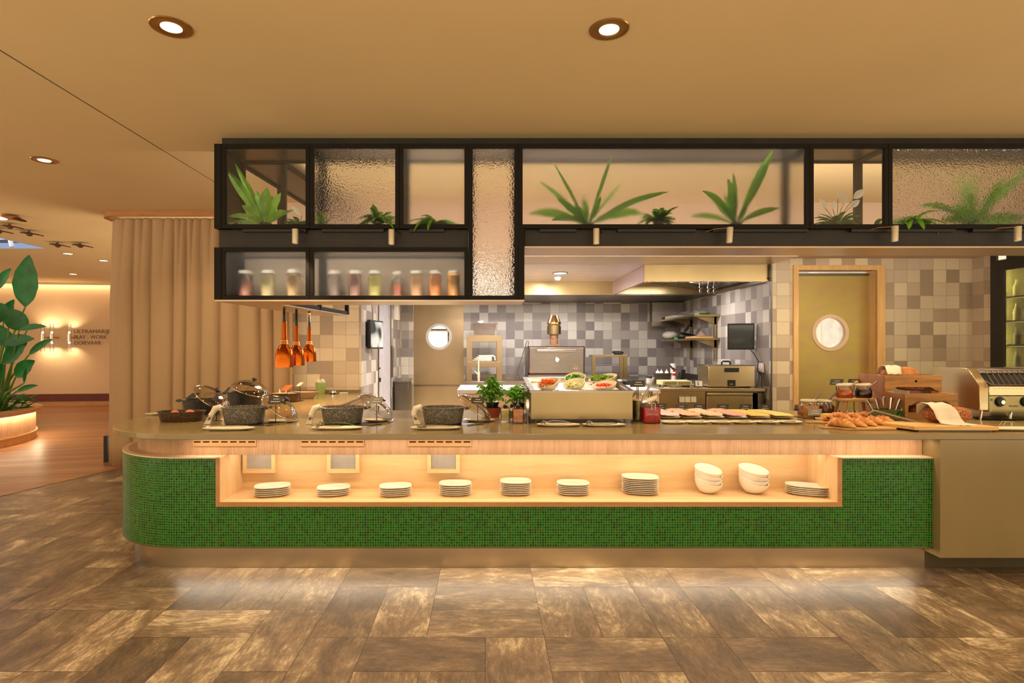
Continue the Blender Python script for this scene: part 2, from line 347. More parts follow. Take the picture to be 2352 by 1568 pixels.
# ---------------------------------------------------------------- geometry helpers
class MB:
    def __init__(s): s.v = []; s.f = []; s.uv = {}; s.mi = {}
    def add(s, vs, fs):
        o = len(s.v); s.v += [tuple(p) for p in vs]; s.f += [tuple(i + o for i in f) for f in fs]; return s
    def box(s, x0, x1, y0, y1, z0, z1):
        return s.add([(x0, y0, z0), (x1, y0, z0), (x1, y1, z0), (x0, y1, z0), (x0, y0, z1), (x1, y0, z1), (x1, y1, z1), (x0, y1, z1)],
                     [(3, 2, 1, 0), (4, 5, 6, 7), (0, 1, 5, 4), (1, 2, 6, 5), (2, 3, 7, 6), (3, 0, 4, 7)])
    def obox(s, c, size, rot=(0, 0, 0)):
        m = Matrix.Translation(c) @ Euler3(rot); a, b, d = (x / 2 for x in size)
        vs = [m @ Vector(p) for p in [(-a, -b, -d), (a, -b, -d), (a, b, -d), (-a, b, -d), (-a, -b, d), (a, -b, d), (a, b, d), (-a, b, d)]]
        return s.add(vs, [(3, 2, 1, 0), (4, 5, 6, 7), (0, 1, 5, 4), (1, 2, 6, 5), (2, 3, 7, 6), (3, 0, 4, 7)])
    def quad(s, pts, uvs=None):
        s.add(pts, [tuple(range(len(pts)))])
        if uvs: s.uv[len(s.f) - 1] = uvs
        return s
    def loft(s, rings, cap0=True, cap1=True, closed=True):
        n = len(rings[0]); o = len(s.v)
        for r in rings: s.v += [tuple(p) for p in r]
        for i in range(len(rings) - 1):
            for j in range(n if closed else n - 1):
                k = (j + 1) % n
                s.f.append((o + i * n + j, o + i * n + k, o + (i + 1) * n + k, o + (i + 1) * n + j))
        if cap0: s.f.append(tuple(o + j for j in range(n))[::-1])
        if cap1: s.f.append(tuple(o + (len(rings) - 1) * n + j for j in range(n)))
        return s
    def lathe(s, prof, n=24, c=(0, 0, 0), sx=1, sy=1, cap0=True, cap1=True, rot=None):
        m = rot or Matrix()
        return s.loft([[Vector(c) + (m @ Vector((r * sx * math.cos(2 * PI * j / n), r * sy * math.sin(2 * PI * j / n), z))) for j in range(n)] for r, z in prof], cap0, cap1)
    def tube(s, pts, r, n=8, cap=True):
        pts = [Vector(p) for p in pts]; rings = []
        rs = r if isinstance(r, (list, tuple)) else [r] * len(pts)
        up = Vector((0, 0, 1)); prev = None
        for i, p in enumerate(pts):
            d = (pts[min(i + 1, len(pts) - 1)] - pts[max(i - 1, 0)]).normalized()
            if prev is None:
                a = d.cross(up if abs(d.z) < 0.9 else Vector((1, 0, 0))).normalized()
            else:
                a = (prev - d * prev.dot(d)).normalized()
            prev = a; b = d.cross(a)
            rings.append([p + (a * math.cos(2 * PI * j / n) + b * math.sin(2 * PI * j / n)) * rs[i] for j in range(n)])
        return s.loft(rings, cap, cap)
    def prism(s, poly, z0, z1):
        return s.loft([[(x, y, z0) for x, y in poly], [(x, y, z1) for x, y in poly]])
    def prism_y(s, poly, y0, y1):     # polygon in xz
        return s.loft([[(x, y0, z) for x, z in poly], [(x, y1, z) for x, z in poly]])
    def ell(s, c, rx, ry, rz, n=16, m=10, rot=None):
        mt = rot or Matrix()
        rings = []
        for i in range(1, m):
            a = PI * i / m
            rings.append([Vector(c) + (mt @ Vector((rx * math.sin(a) * math.cos(2 * PI * j / n), ry * math.sin(a) * math.sin(2 * PI * j / n), -rz * math.cos(a)))) for j in range(n)])
        return s.loft(rings)
    def build(s, name, mat, parent=None, loc=(0, 0, 0), rz=0, bev=0, seg=2, ang=35, smooth=True):
        me = bpy.data.meshes.new(name); me.from_pydata([tuple(p) for p in s.v], [], s.f); me.update()
        if s.uv:
            ul = me.uv_layers.new(name='UVMap')
            for fi, uvs in s.uv.items():
                for li, q in zip(me.polygons[fi].loop_indices, uvs): ul.data[li].uv = q
        mats = mat if isinstance(mat, (list, tuple)) else [mat]
        for x in mats: me.materials.append(M[x] if isinstance(x, str) else x)
        for fi, k in s.mi.items(): me.polygons[fi].material_index = k
        if smooth:
            me.shade_smooth(); me.set_sharp_from_angle(angle=R(ang))
        o = bpy.data.objects.new(name, me); COL.objects.link(o); o.location = loc; o.rotation_euler = (0, 0, rz)
        if parent: o.parent = parent
        if bev:
            b = o.modifiers.new('bevel', 'BEVEL'); b.width = bev; b.segments = seg; b.limit_method = 'ANGLE'; b.angle_limit = R(40)
        return o
def Euler3(r):
    return Matrix.Rotation(r[2], 4, 'Z') @ Matrix.Rotation(r[1], 4, 'Y') @ Matrix.Rotation(r[0], 4, 'X')
def sring(a, b, z, e=2.0, n=32, c=(0, 0), rot=0):
    """superellipse ring"""
    out = []
    for j in range(n):
        t = 2 * PI * j / n; ct, st = math.cos(t), math.sin(t)
        x = a * math.copysign(abs(ct) ** (2 / e), ct); y = b * math.copysign(abs(st) ** (2 / e), st)
        out.append((c[0] + x * math.cos(rot) - y * math.sin(rot), c[1] + x * math.sin(rot) + y * math.cos(rot), z))
    return out
def tag(o, label=None, cat=None, group=None, kind=None):
    if label: o['label'] = label
    if cat: o['category'] = cat
    if group: o['group'] = group
    if kind: o['kind'] = kind
    return o
def thing(name, label, cat, loc=(0, 0, 0), rz=0, group=None):
    o = bpy.data.objects.new(name, None); COL.objects.link(o); o.empty_display_size = 0.1
    o.location = loc; o.rotation_euler = (0, 0, rz)
    return tag(o, label, cat, group)
def struct(o, label=None): return tag(o, label, None, None, 'structure')
def kids(o): return [c for c in ALLK.get(o.name, [])]
def dup(o, label, loc=None, rz=None, group=None, scale=None):
    """copy of a thing with copies of its parts and sub-parts"""
    r = o.copy(); COL.objects.link(r); r['label'] = label
    if loc is not None: r.location = loc
    if rz is not None: r.rotation_euler = (0, 0, rz)
    if scale is not None: r.scale = (scale,) * 3 if not isinstance(scale, tuple) else scale
    if group: r['group'] = group
    for ch in list(o.children):
        c = ch.copy(); COL.objects.link(c); c.parent = r
        for g in list(ch.children):
            d = g.copy(); COL.objects.link(d); d.parent = c
    return r
def at(px, py, Y):                # a point seen at that place of the photo, at distance Y
    return Vector(((px - VX) * Y / F, Y, H - (py - VY) * Y / F))
def on(px, py, z=CT):             # the spot on a level surface
    Y = F * (H - z) / (py - VY); return Vector(((px - VX) * Y / F, Y, z))
# ================================================================ THE SETTING
# --- stone plank floor: one mesh, planks laid as random dominoes on a 0.3 m grid
def floor_tiles():
    rnd = random.Random(11); P_, Q = 0.300, 0.3065
    X0, Y0 = -7.2, -1.395 + 0.0; nx, ny = 52, 29
    used = set(); mb = MB(); cols = []
    for j in range(ny):
        for i in range(nx):
            if (i, j) in used: continue
            opt = []
            if (i + 1, j) not in used and i + 1 < nx: opt.append('h')
            if j + 1 < ny and (i, j + 1) not in used: opt.append('v')
            k = rnd.choice(opt) if opt else 's'
            if k == 'h' and (i, j - 1) in used and rnd.random() < 0.15 and 'v' in opt: k = 'v'
            a, b = (2, 1) if k == 'h' else (1, 2) if k == 'v' else (1, 1)
            for p in range(a):
                for q in range(b): used.add((i + p, j + q))
            g = 0.0012; x0, x1 = X0 + i * P_ + g, X0 + (i + a) * P_ - g; y0, y1 = Y0 + j * Q + g, Y0 + (j + b) * Q - g
            if k == 'v': uv = [(y0, -x0), (y0, -x1), (y1, -x1), (y1, -x0)]
            else: uv = [(x0, y0), (x1, y0), (x1, y1), (x0, y1)]
            mb.quad([(x0, y0, 0), (x1, y0, 0), (x1, y1, 0), (x0, y1, 0)], uv)
            cols.append((rnd.uniform(0, 9), rnd.uniform(0, 9), rnd.uniform(0, 10)))
    gi = len(mb.f)
    mb.box(X0, X0 + nx * P_, Y0, Y0 + ny * Q, -0.05, -0.0015)
    for k in range(gi, len(mb.f)): mb.mi[k] = 1
    o = mb.build('floor', ['floor', 'grout'], smooth=False)
    ca = o.data.color_attributes.new('rnd', 'FLOAT_COLOR', 'CORNER')
    for pi, p in enumerate(o.data.polygons):
        c = cols[pi] if pi < len(cols) else (0, 0, 0)
        for li in p.loop_indices: ca.data[li].color = (c[0], c[1], c[2], 1)
    return o
struct(floor_tiles(), 'stone-look plank floor in worn brown and grey around the counter')
mb = MB(); mb.prism([(-16, 2.0), (-5.73, 2.0), (-4.82, 5.65), (-4.30, 7.75), (-4.30, 15.2), (-16, 15.2)], 0.0, 0.004)
struct(mb.build('floor_wood', 'wfloor', smooth=False), 'oak floorboards left of the curtain')

# --- ceiling, with the skylight opening at the left
def ceiling():
    mb = MB(); z0, z1 = CZ, CZ + 0.12
    sx0, sx1, sy0, sy1 = -13.0, -7.40, 7.0, 9.53       # skylight hole
    mb.box(-16, -2.742, -1.5, sy0, z0, z1); mb.box(-2.728, 8, -1.5, 7.6, z0, z1)
    mb.box(sx1, -2.742, sy0, 15.4, z0, z1); mb.box(-16, sx0, sy0, sy1, z0, z1); mb.box(-16, sx1, sy1, 15.4, z0, z1)
    mb.box(-2.728, 8, 7.6, 15.4, z0, z1)
    return mb.build('ceiling', 'ceil', smooth=False)
struct(ceiling(), 'beige plastered ceiling with a narrow shadow joint')
struct(MB().box(-2.742, -2.728, -1.5, 7.6, CZ + 0.004, CZ + .12).build('trim_9', plain('painted_joint_shade', (40, 32, 24), .7), smooth=False), 'dark strip painting the shade in the ceiling joint')  # dark filler added so the open joint reads as shaded
mb = MB(); mb.box(-13.1, -7.35, 6.9, 9.6, 3.55, 3.6); mb.box(-7.40, -7.37, 7.0, 9.53, CZ, 3.55); mb.box(-13, -7.4, 9.53, 9.56, CZ, 3.55)
struct(mb.build('window_1', emit('skylight_glass', (150, 170, 215), 0.9), smooth=False), 'bluish skylight recessed into the ceiling')
mb = MB(); mb.box(-13, -7.6, 9.44, 9.52, 3.235, 3.275)
struct(mb.build('trim_1', 'blk', smooth=False), 'black lighting rail inside the skylight')

def wq(mb, x0, y0, x1, y1, z0, z1):
    """upright rectangle with UV in metres"""
    L = math.hypot(x1 - x0, y1 - y0); off = x0 * 1.0 + 7
    mb.quad([(x0, y0, z0), (x1, y1, z0), (x1, y1, z1), (x0, y0, z1)], [(off, z0), (off + L, z0), (off + L, z1), (off, z1)]); return mb

# cream far wall of the lounge, slightly bowed
mb = MB(); pts = [(-16, 13.2), (-13, 14.2), (-11.2, 14.62), (-9.6, 14.8), (-8.2, 14.86), (-5.5, 14.9), (-2.4, 14.9)]
mb.loft([[(x, y, 0) for x, y in pts], [(x, y, CZ + .02) for x, y in pts]], False, False, False)
struct(mb.build('wall_far', 'lounge'), 'cream wall of the lounge behind the curtain')
mb = MB(); mb.loft([[(x, y - .02, z) for x, y in pts] for z in (0.11, 0.30)] + [[(x, y, 0.30) for x, y in pts]], False, False, False)
struct(mb.build('baseboard_far', 'wall_base', smooth=False), 'dark red skirting along the lounge wall')
mb = MB(); mb.loft([[(x, y - .01, z) for x, y in pts] for z in (0.0, 0.11)], False, False, False)
struct(mb.build('trim_2', 'oak_edge', smooth=False), 'wooden strip below the red skirting')
for (xa_, ya_), (xb_, yb_) in zip(pts[1:], pts[2:]):
    L_ = math.hypot(xb_ - xa_, yb_ - ya_); a_ = math.atan2(yb_ - ya_, xb_ - xa_)
    o = lamp('AREA', 'cove_lamp', ((xa_ + xb_) / 2, (ya_ + yb_) / 2 - .11, CZ - 0.03), 2.4 * L_, WARM, (R(50), 0, a_), size=L_, size_y=0.04)
mb = MB(); mb.prism([(x, y - .19) for x, y in pts] + [(x, y - .17) for x, y in pts[::-1]], CZ - 0.055, CZ - .001)
struct(mb.build('trim_3', 'ceil', smooth=False), 'plaster cove lip above the lounge wall')

# left tiled wall behind the counter's leg, and the kitchen walls
mb = MB(); wq(mb, -2.62, 7.15, -1.56, 7.15, 0, 2.53); mb.box(-2.62, -1.57, 7.152, 7.3, 0, 2.53)
struct(mb.build('wall_back_left', 'tile_warm', smooth=False), 'beige tiled wall behind the left end of the counter')
mb = MB(); mb.box(-2.62, 6.2, 6.55, 7.14, 2.60, CZ); mb.box(-2.62, -1.56, 6.9, 7.14, 2.53, 2.6)
struct(mb.build('wall_header', 'cream', smooth=False), 'cream bulkhead above the kitchen opening')
mb = MB(); wq(mb, -1.56, 7.152, -1.56, 8.25, 0, 2.7); wq(mb, -1.56, 9.32, -1.56, 10.6, 0, 2.7)
struct(mb.build('wall_kitchen_left', 'tile_cool', smooth=False), 'tiled left wall of the kitchen')
mb = MB(); wq(mb, -1.7, 10.55, -1.335, 10.55, 0, 2.7); wq(mb, -0.405, 10.55, 3.62, 10.55, 0, 2.7); wq(mb, -1.335, 10.55, -0.405, 10.55, 2.35, 2.7)
struct(mb.build('wall_kitchen_back', 'tile_cool', smooth=False), 'grey chequered tile wall at the back of the kitchen')
mb = MB(); wq(mb, 3.60, 10.56, 3.60, 7.152, 0, 2.7)
struct(mb.build('wall_kitchen_right', 'tile_cool', smooth=False), 'tiled right wall of the kitchen')
mb = MB(); DX0, DX1, DZ = 3.863, 5.012, 2.515
wq(mb, 3.60, 7.15, DX0 + .03, 7.15, 0, CZ); wq(mb, DX1 - .03, 7.15, 6.11, 7.15, 0, CZ); wq(mb, DX0 + .03, 7.15, DX1 - .03, 7.15, DZ - .03, CZ)
wq(mb, 3.60, 7.16, 3.60, 7.15, 0, CZ)
struct(mb.build('wall_back_right', 'tile_warm', smooth=False), 'beige tiled wall around the oak-framed door')
mb = MB(); mb.box(3.588, 3.602, 7.14, 7.155, 0, 2.6)
struct(mb.build('trim_4', 'steel_d', smooth=False), 'metal corner strip at the kitchen opening')
mb = MB(); wq(mb, 6.11, 7.15, 6.11, 6.85, 0, CZ); wq(mb, 6.11, 6.85, 6.11, 1.0, 2.61, CZ)
struct(mb.build('wall_right', 'tile_warm', smooth=False), 'beige tiled side wall beside the drinks fridge')

# kitchen ceiling of metal planks
def kceil():
    mb = MB()
    y = 7.18
    for k in range(8):
        mb.box(-1.7, 3.6, y, y + 0.235, 2.53, 2.56); y += 0.24
    mb.box(-1.7, 3.6, 7.15, 10.6, 2.565, 2.6)
    return mb.build('ceiling_kitchen', plain('kitchen_ceiling_panels', (214, 196, 190), 0.25, 0.35, var=.02), bev=0.004)
struct(kceil(), 'metal plank ceiling of the kitchen')
mb = MB(); mb.box(-1.56, 3.6, 6.55, 7.15, 2.53, 2.60)
struct(mb.build('trim_5', 'soffit', smooth=False), 'steel edge along the kitchen ceiling')

# door with porthole builder (structure: leaf, frame, porthole)
def porthole_leaf(x0, x1, y, z1, cx, cz, r, leafmat_, ringmat):
    mb = MB(); n = 40; k = []
    for j in range(n):
        a = 2 * PI * j / n; c, s_ = math.cos(a), math.sin(a)
        tx = (x1 - cx) / c if c > 1e-6 else (x0 - cx) / c if c < -1e-6 else 1e9
        tz = (z1 - cz) / s_ if s_ > 1e-6 else (0 - cz) / s_ if s_ < -1e-6 else 1e9
        t_ = min(tx, tz); k.append((cx + c * t_, cz + s_ * t_))
    corners = [(x1, z1), (x0, z1), (x0, 0), (x1, 0)]
    hole = [(cx + r * math.cos(2 * PI * j / n), cz + r * math.sin(2 * PI * j / n)) for j in range(n)]
    for yy in (y, y + 0.05):
        for j in range(n):
            q = (j + 1) % n; poly = [hole[j], k[j]]
            for cc in corners:
                a0 = math.atan2(k[j][1] - cz, k[j][0] - cx) % (2 * PI); a1 = math.atan2(k[q][1] - cz, k[q][0] - cx) % (2 * PI)
                ac = math.atan2(cc[1] - cz, cc[0] - cx) % (2 * PI)
                if a1 < a0: a1 += 2 * PI
                if a0 < ac < a1 - 1e-9 or a0 < ac + 2 * PI < a1: poly.append(cc)
            poly += [k[q], hole[q]]
            mb.quad([(a, yy, b) for a, b in poly])
    mb.loft([[(a, yy, b) for a, b in hole] for yy in (y, y + .05)], False, False)
    leaf = mb.build('door_leaf', leafmat_, smooth=False)
    ring = MB(); pr = [(r - 0.005, y - 0.012), (r + 0.04, y - 0.012), (r + 0.045, y), (r - .005, y + .05)]
    n = 48
    ring.loft([[(cx + q * math.cos(2 * PI * j / n), yy, cz + q * math.sin(2 * PI * j / n)) for q, yy in pr] for j in range(n + 1)], False, False)
    rg = ring.build('porthole_ring', ringmat)
    g = MB(); g.loft([[(cx + r * math.cos(2 * PI * j / n), yy, cz + r * math.sin(2 * PI * j / n)) for j in range(n)] for yy in (y + .02, y + .026)])
    gl = g.build('porthole_glass', 'pane')
    return leaf, rg, gl
doorsteel = NT('stained_brass_toned_steel'); _f = doorsteel.noise(doorsteel.coord(scale=(1, 1, 1.6)), 1.5, 4)
doorsteel.set(Base_Color=doorsteel.ramp(_f, [(0.35, (186, 156, 110)), (0.55, (190, 170, 98)), (0.7, (188, 160, 116))]), Metallic=0.6, Roughness=0.42); doorsteel = doorsteel.m
def door(name, label, parts, frame=None):
    e = bpy.data.objects.new(name, None); COL.objects.link(e); struct(e, label)
    for p in parts + (frame or []): p.parent = e
    return e
lf = porthole_leaf(3.925, 4.93, 7.30, 2.40, 4.425, 1.671, 0.195, doorsteel, M['ledge'])
fr = MB(); fr.prism_y([(DX0, 0), (DX0 + .062, 0), (DX0 + .062, DZ - .062), (DX1 - .10, DZ - .062), (DX1 - .10, 0), (DX1, 0), (DX1, DZ), (DX0, DZ)], 7.125, 7.16)
fr.box(DX0 + .045, DX0 + .062, 7.15, 7.36, 0, DZ - .062); fr.box(DX1 - .10, DX1 - .083, 7.15, 7.36, 0, DZ - .062); fr.box(DX0 + .045, DX1 - .083, 7.15, 7.36, DZ - .062, DZ - .045)
frame = fr.build('door_frame', 'door_oak', bev=0.002)
rail = MB(); rail.box(3.93, 4.90, 7.26, 7.30, 2.40, 2.43); sr = rail.build('sliding_rail', 'steel_d')
door('door_1', 'olive steel door with round porthole in an oak frame', [lf[0], lf[1], lf[2]], [frame, sr])
lf2 = porthole_leaf(-1.335, -0.405, 10.56, 2.35, -0.864, 1.688, 0.205, 'kdoor', plain('pale_porthole_ring', (196, 188, 180), .35, .2))
sb = MB(); sb.obox((-0.90, 10.545, 0.78), (0.84, 0.012, 0.02)); kb = sb.build('kick_rib', 'steel')
door('door_2', 'tall steel kitchen door with round porthole', [lf2[0], lf2[1], lf2[2], kb])
d3 = MB(); d3.box(-1.60, -1.555, 8.27, 9.30, 0, 2.5); d3o = d3.build('door_leaf', plain('pale_lilac_door', (176, 172, 176), 0.45), bev=0.004)
d3f = MB(); d3f.box(-1.60, -1.545, 8.25, 8.275, 0, 2.53); d3f.box(-1.60, -1.545, 9.30, 9.325, 0, 2.53); d3fo = d3f.build('door_frame', 'steel_d')
d3h = MB(); d3h.box(-1.555, -1.535, 8.33, 8.36, .98, 1.04); d3h.box(-1.555, -1.54, 8.33, 8.35, 1.17, 1.19); d3ho = d3h.build('door_lock', 'blk')
door('door_3', 'pale door in the left kitchen wall', [d3o, d3ho], [d3fo])
# bright rooms seen through the portholes
mb = MB(); mb.box(3.64, 6.6, 9.4, 9.45, 0, 2.8); mb.box(3.64, 3.68, 7.5, 9.4, 0, 2.8); mb.box(6.55, 6.6, 7.5, 9.4, 0, 2.8)
mb.box(3.64, 6.6, 7.5, 9.45, 2.8, 2.85)
struct(mb.build('wall_scullery', plain('white_panels', (232, 236, 240), 0.6), smooth=False), 'white room behind the right porthole')
lamp('AREA', 'scullery_lamp', (4.9, 8.3, 2.78), 13, (0.95, 0.97, 1.0), size=1.0)
mb = MB(); mb.box(5.1, 5.24, 8.95, 9.0, 0, 2.8); mb.box(5.3, 5.33, 8.95, 9.0, 0, 2.8)
struct(mb.build('trim_6', 'white', smooth=False), 'white pipes behind the right porthole')
mb = MB(); mb.box(-2.6, 0.8, 13.0, 13.05, 0, 2.8); mb.box(-2.6, 0.8, 10.9, 13, 2.8, 2.85)
struct(mb.build('wall_pantry', plain('white_panels2', (236, 238, 240), 0.6), smooth=False), 'white room behind the left porthole')
lamp('AREA', 'pantry_lamp', (-0.9, 12.0, 2.78), 24, (0.97, 0.98, 1.0), size=1.0)
mb = MB(); X0, X1, Z0, Z1 = -1.62, -0.86, 1.45, 1.88
for a in ((X0, X1, Z0 - .03, Z0), (X0, X1, Z1, Z1 + .03), (X0 - .03, X0, Z0 - .03, Z1 + .03), (X1, X1 + .03, Z0 - .03, Z1 + .03)): mb.box(a[0], a[1], 12.97, 13, a[2], a[3])
fo = mb.build('wall_frame', 'blk', smooth=False); tag(fo, 'black-edged white board seen through the left porthole', 'board')

# ================================================================ THE COUNTER
CX, CY, YB = -2.01, 4.436, 6.90
def path(r, x_end, x_start=None, back=YB):
    """front edge from x_end leftwards, round the corner and back along the leg"""
    pts = [(x_end, CY - r)]
    if x_start is not None: return pts + [(x_start, CY - r)]
    for k in range(25):
        a = -PI / 2 - k * PI / 48
        pts.append((CX + r * math.cos(a), CY + r * math.sin(a)))
    pts.append((CX - r, back)); return pts
def band(mb, outer, inner, z0, z1):
    o = len(mb.v); s_ = 0; L = [0]
    for a, b in zip(outer, outer[1:]): s_ += math.hypot(a[0] - b[0], a[1] - b[1]); L.append(s_)
    L = [-x for x in L]
    for a, b in zip(outer, inner): mb.v += [(a[0], a[1], z0), (a[0], a[1], z1), (b[0], b[1], z1), (b[0], b[1], z0)]
    for i in range(len(outer) - 1):
        for j in range(4):
            k = (j + 1) % 4
            mb.f.append((o + i * 4 + j, o + (i + 1) * 4 + j, o + (i + 1) * 4 + k, o + i * 4 + k))
            if j == 0: mb.uv[len(mb.f) - 1] = [(L[i], z0), (L[i + 1], z0), (L[i + 1], z1), (L[i], z1)]
    mb.f.append((o, o + 1, o + 2, o + 3)); e = o + (len(outer) - 1) * 4; mb.f.append((e + 3, e + 2, e + 1, e)); return mb
RM, RS, RK, RW = 0.691, 0.601, 0.616, 0.75
YM, YS, YK, YW = CY - RM, CY - RS, CY - RK, CY - RW
cnt = thing('buffet_counter', 'long buffet counter clad in green glass mosaic with an oak crockery niche', 'counter', (0, 4.4, 0))
def cpart(mb, name, mat, **k):
    label = k.pop('label', None)
    o = mb.build(name, mat, cnt, (0, -4.4, 0), **k)
    if label: o['label'] = label
    return o
NX0, NX1, TX0, TX1 = -1.747, 2.316, -1.773, 2.344
cpart(band(MB(), path(RM, TX0), path(RM - .05, TX0), 0.163, 0.745), 'mosaic_panel', 'mosaic', label='curved green mosaic end')
cpart(band(MB(), path(RM, TX1, TX0), path(RM - .05, TX1, TX0), 0.163, 0.430), 'mosaic_panel', 'mosaic', label='long green mosaic band under the niche')
cpart(band(MB(), path(RM, 2.946, TX1), path(RM - .05, 2.946, TX1), 0.163, 0.745), 'mosaic_panel', 'mosaic', label='square green mosaic panel at the right')
cpart(band(MB(), path(RM + .002, TX0), path(RS - .02, TX0), 0.745, 0.753), 'ledge', 'ledge')
cpart(band(MB(), path(RM + .002, 2.947, TX1), path(RS - .02, 2.947, TX1), 0.745, 0.753), 'ledge', 'ledge')
cpart(band(MB(), path(RM + .003, 2.946), path(RM - .03, 2.946), 0.155, 0.163), 'edge_strip', 'steel_w')
cpart(band(MB(), path(RK, 2.948), path(RK - .04, 2.948), 0.0, 0.163), 'plinth', 'plinth', ang=60)
cpart(MB().box(-2.0, 2.946, YM + .06, 5.05, 0.163, 0.43), 'carcass', 'oak_edge', smooth=False)
cpart(MB().box(-1.9, 2.946, 4.16, 5.05, 0.43, 0.876), 'carcass', 'oak_edge', smooth=False)
# slatted band
def slats(rr, xa, z0, z1):
    mb = MB(); p = path(rr, xa); L = 0; pts = []
    step = 0.0078
    seg = list(zip(p, p[1:])); acc = 0
    for a, b in seg:
        d = math.hypot(b[0] - a[0], b[1] - a[1])
        if a[1] > 5.3 and b[1] > 5.3: break
        while acc < d:
            t_ = acc / d; pts.append((a[0] + (b[0] - a[0]) * t_, a[1] + (b[1] - a[1]) * t_, (b[0] - a[0]) / d, (b[1] - a[1]) / d)); acc += step
        acc -= d
    for x, y, dx, dy in pts:
        nx, ny = dy, -dx
        if nx * (x - CX) + ny * (y - CY) < 0 and x < CX: nx, ny = -nx, -ny
        if x >= CX: nx, ny = 0, -1
        h = 0.0029
        q = [(x - dx * h, y - dy * h), (x + dx * h, y + dy * h), (x + dx * h + nx * .0035, y + dy * h + ny * .0035), (x - dx * h + nx * .0035, y - dy * h + ny * .0035)]
        mb.prism(q, z0, z1)
    return mb
sl = band(MB(), path(RS - .004, 2.946), path(RS - .02, 2.946), 0.753, 0.878)
m2 = slats(RS - .004, 2.94, 0.753, 0.878); sl.add(m2.v, m2.f)
cpart(sl, 'slatted_panel', 'slat', smooth=False)
for pa, pb in ((444, 589), (691, 837), (938, 1083)):
    xa, xb = (pa - VX) * YS / F, (pb - VX) * YS / F
    g = MB(); zt, zb, zl = 0.876, 0.812, 0.836
    g.box(xa, xb, YS - .008, YS + .012, zb, zl)
    n_ = 7; wv = (xb - xa) / n_
    for k in range(n_ + 1):
        c_ = xa + k * wv; a0 = max(xa, c_ - .008); b0 = min(xb, c_ + .008); g.box(a0, b0, YS - .008, YS + .012, zl, zl + .011)
    g.box(xa, xb, YS - .008, YS + .012, zl + .011, zt)
    go = cpart(g, 'vent_grille', 'oak_edge', smooth=False)
    gb = MB().box(xa, xb, YS - .003, YS, zl, zl + .011).build('grille_slot', 'blk', go, smooth=False)
# niche
cpart(MB().box(NX0, NX1, 4.10, 4.115, 0.461, 0.80), 'niche_back', 'oak', smooth=False)
cpart(MB().box(NX0 - .02, NX1 + .02, YM - .002, 4.115, 0.440, 0.461), 'niche_floor', 'oak', smooth=False, bev=.001)
cpart(MB().box(NX0 - .02, NX0, YM - .002, 4.115, 0.461, 0.753).box(NX0 - .02, NX0, YS + .01, 4.115, 0.75, 0.81), 'niche_side', 'oak_v', smooth=False)
cpart(MB().box(NX1, NX1 + .02, YM - .002, 4.115, 0.461, 0.753).box(NX1, NX1 + .02, YS + .01, 4.115, 0.75, 0.81), 'niche_side', 'oak_v', smooth=False)
cpart(MB().box(NX0 - .02, NX1 + .02, YS + .012, 4.115, 0.80, 0.81), 'niche_top', 'oak', smooth=False)
tr = MB().prism_y([(TX0, .430), (TX1, .430), (TX1, .752), (TX1 - .0275, .752), (TX1 - .0275, .4605), (TX0 + .0255, .4605), (TX0 + .0255, .752), (TX0, .752)], YM - .008, YM - .0035)
cpart(tr, 'niche_frame', 'oak_edge', smooth=False)
for pa, pb in ((559, 633), (752, 826), (982, 1056)):
    xa, xb = (pa - VX) * 4.07 / F, (pb - VX) * 4.07 / F; z0, z1 = 0.582, 0.79
    g = MB()
    g.prism_y([(xa, z0), (xb, z0), (xb, z1), (xb - .026, z1), (xb - .026, z0 + .028), (xa + .026, z0 + .028), (xa + .026, z1), (xa, z1)], 4.055, 4.10)
    go = cpart(g, 'grille_frame', 'oak', smooth=False)
    gm = MB().box(xa + .02, xb - .02, 4.078, 4.085, z0 + .02, z1)
    for k in range(22): gm.box(xa + .026, xb - .026, 4.072, 4.078, z0 + .03 + k * .008, z0 + .034 + k * .008)
    gm.build('mesh_screen', plain('grey_mesh_%d' % pa, (196, 190, 186), 0.5), go, smooth=False)
# worktop (L-shaped slab, waterfall block at the right)
wt = thing('worktop', 'olive-beige composite stone worktop with rounded left end', 'worktop', (0, 4.4, CT))
o_ = path(RW, 5.6) ; poly = o_ + [(-2.36, YB), (-2.36, 7.13), (-1.42, 7.13), (-1.42, 5.09), (5.6, 5.09)]
mb = MB(); mb.prism([(x, y - 4.4) for x, y in poly], -0.039, 0.0)
mb.build('slab', 'stone', wt, bev=0.004, smooth=False)
mb = MB(); mb.box(2.948, 5.6, YW - 4.4 + .0005, 5.09 - 4.4, 0.112 - CT, -0.0392)
mb.build('side_panel', 'stone', wt, bev=0.003, smooth=False)
mb = MB(); mb.box(2.948, 5.6, YK - 4.4, 5.0 - 4.4, -CT, 0.112 - CT)
mb.build('plinth', plain('dark_olive_plinth', (86, 74, 44), 0.4), wt, smooth=False)
mb = MB(); mb.box(-2.58, -1.45, 5.2, 6.88, 0.0, 0.876)
mb.build('leg_base', 'oak_edge', wt, (0, -4.4, -CT), smooth=False)
mb = MB(); mb.box(-2.36, -1.56, 7.118, 7.148, CT, CT + .035); mb.build('upstand', 'stone', wt, (0, -4.4, -CT), smooth=False)

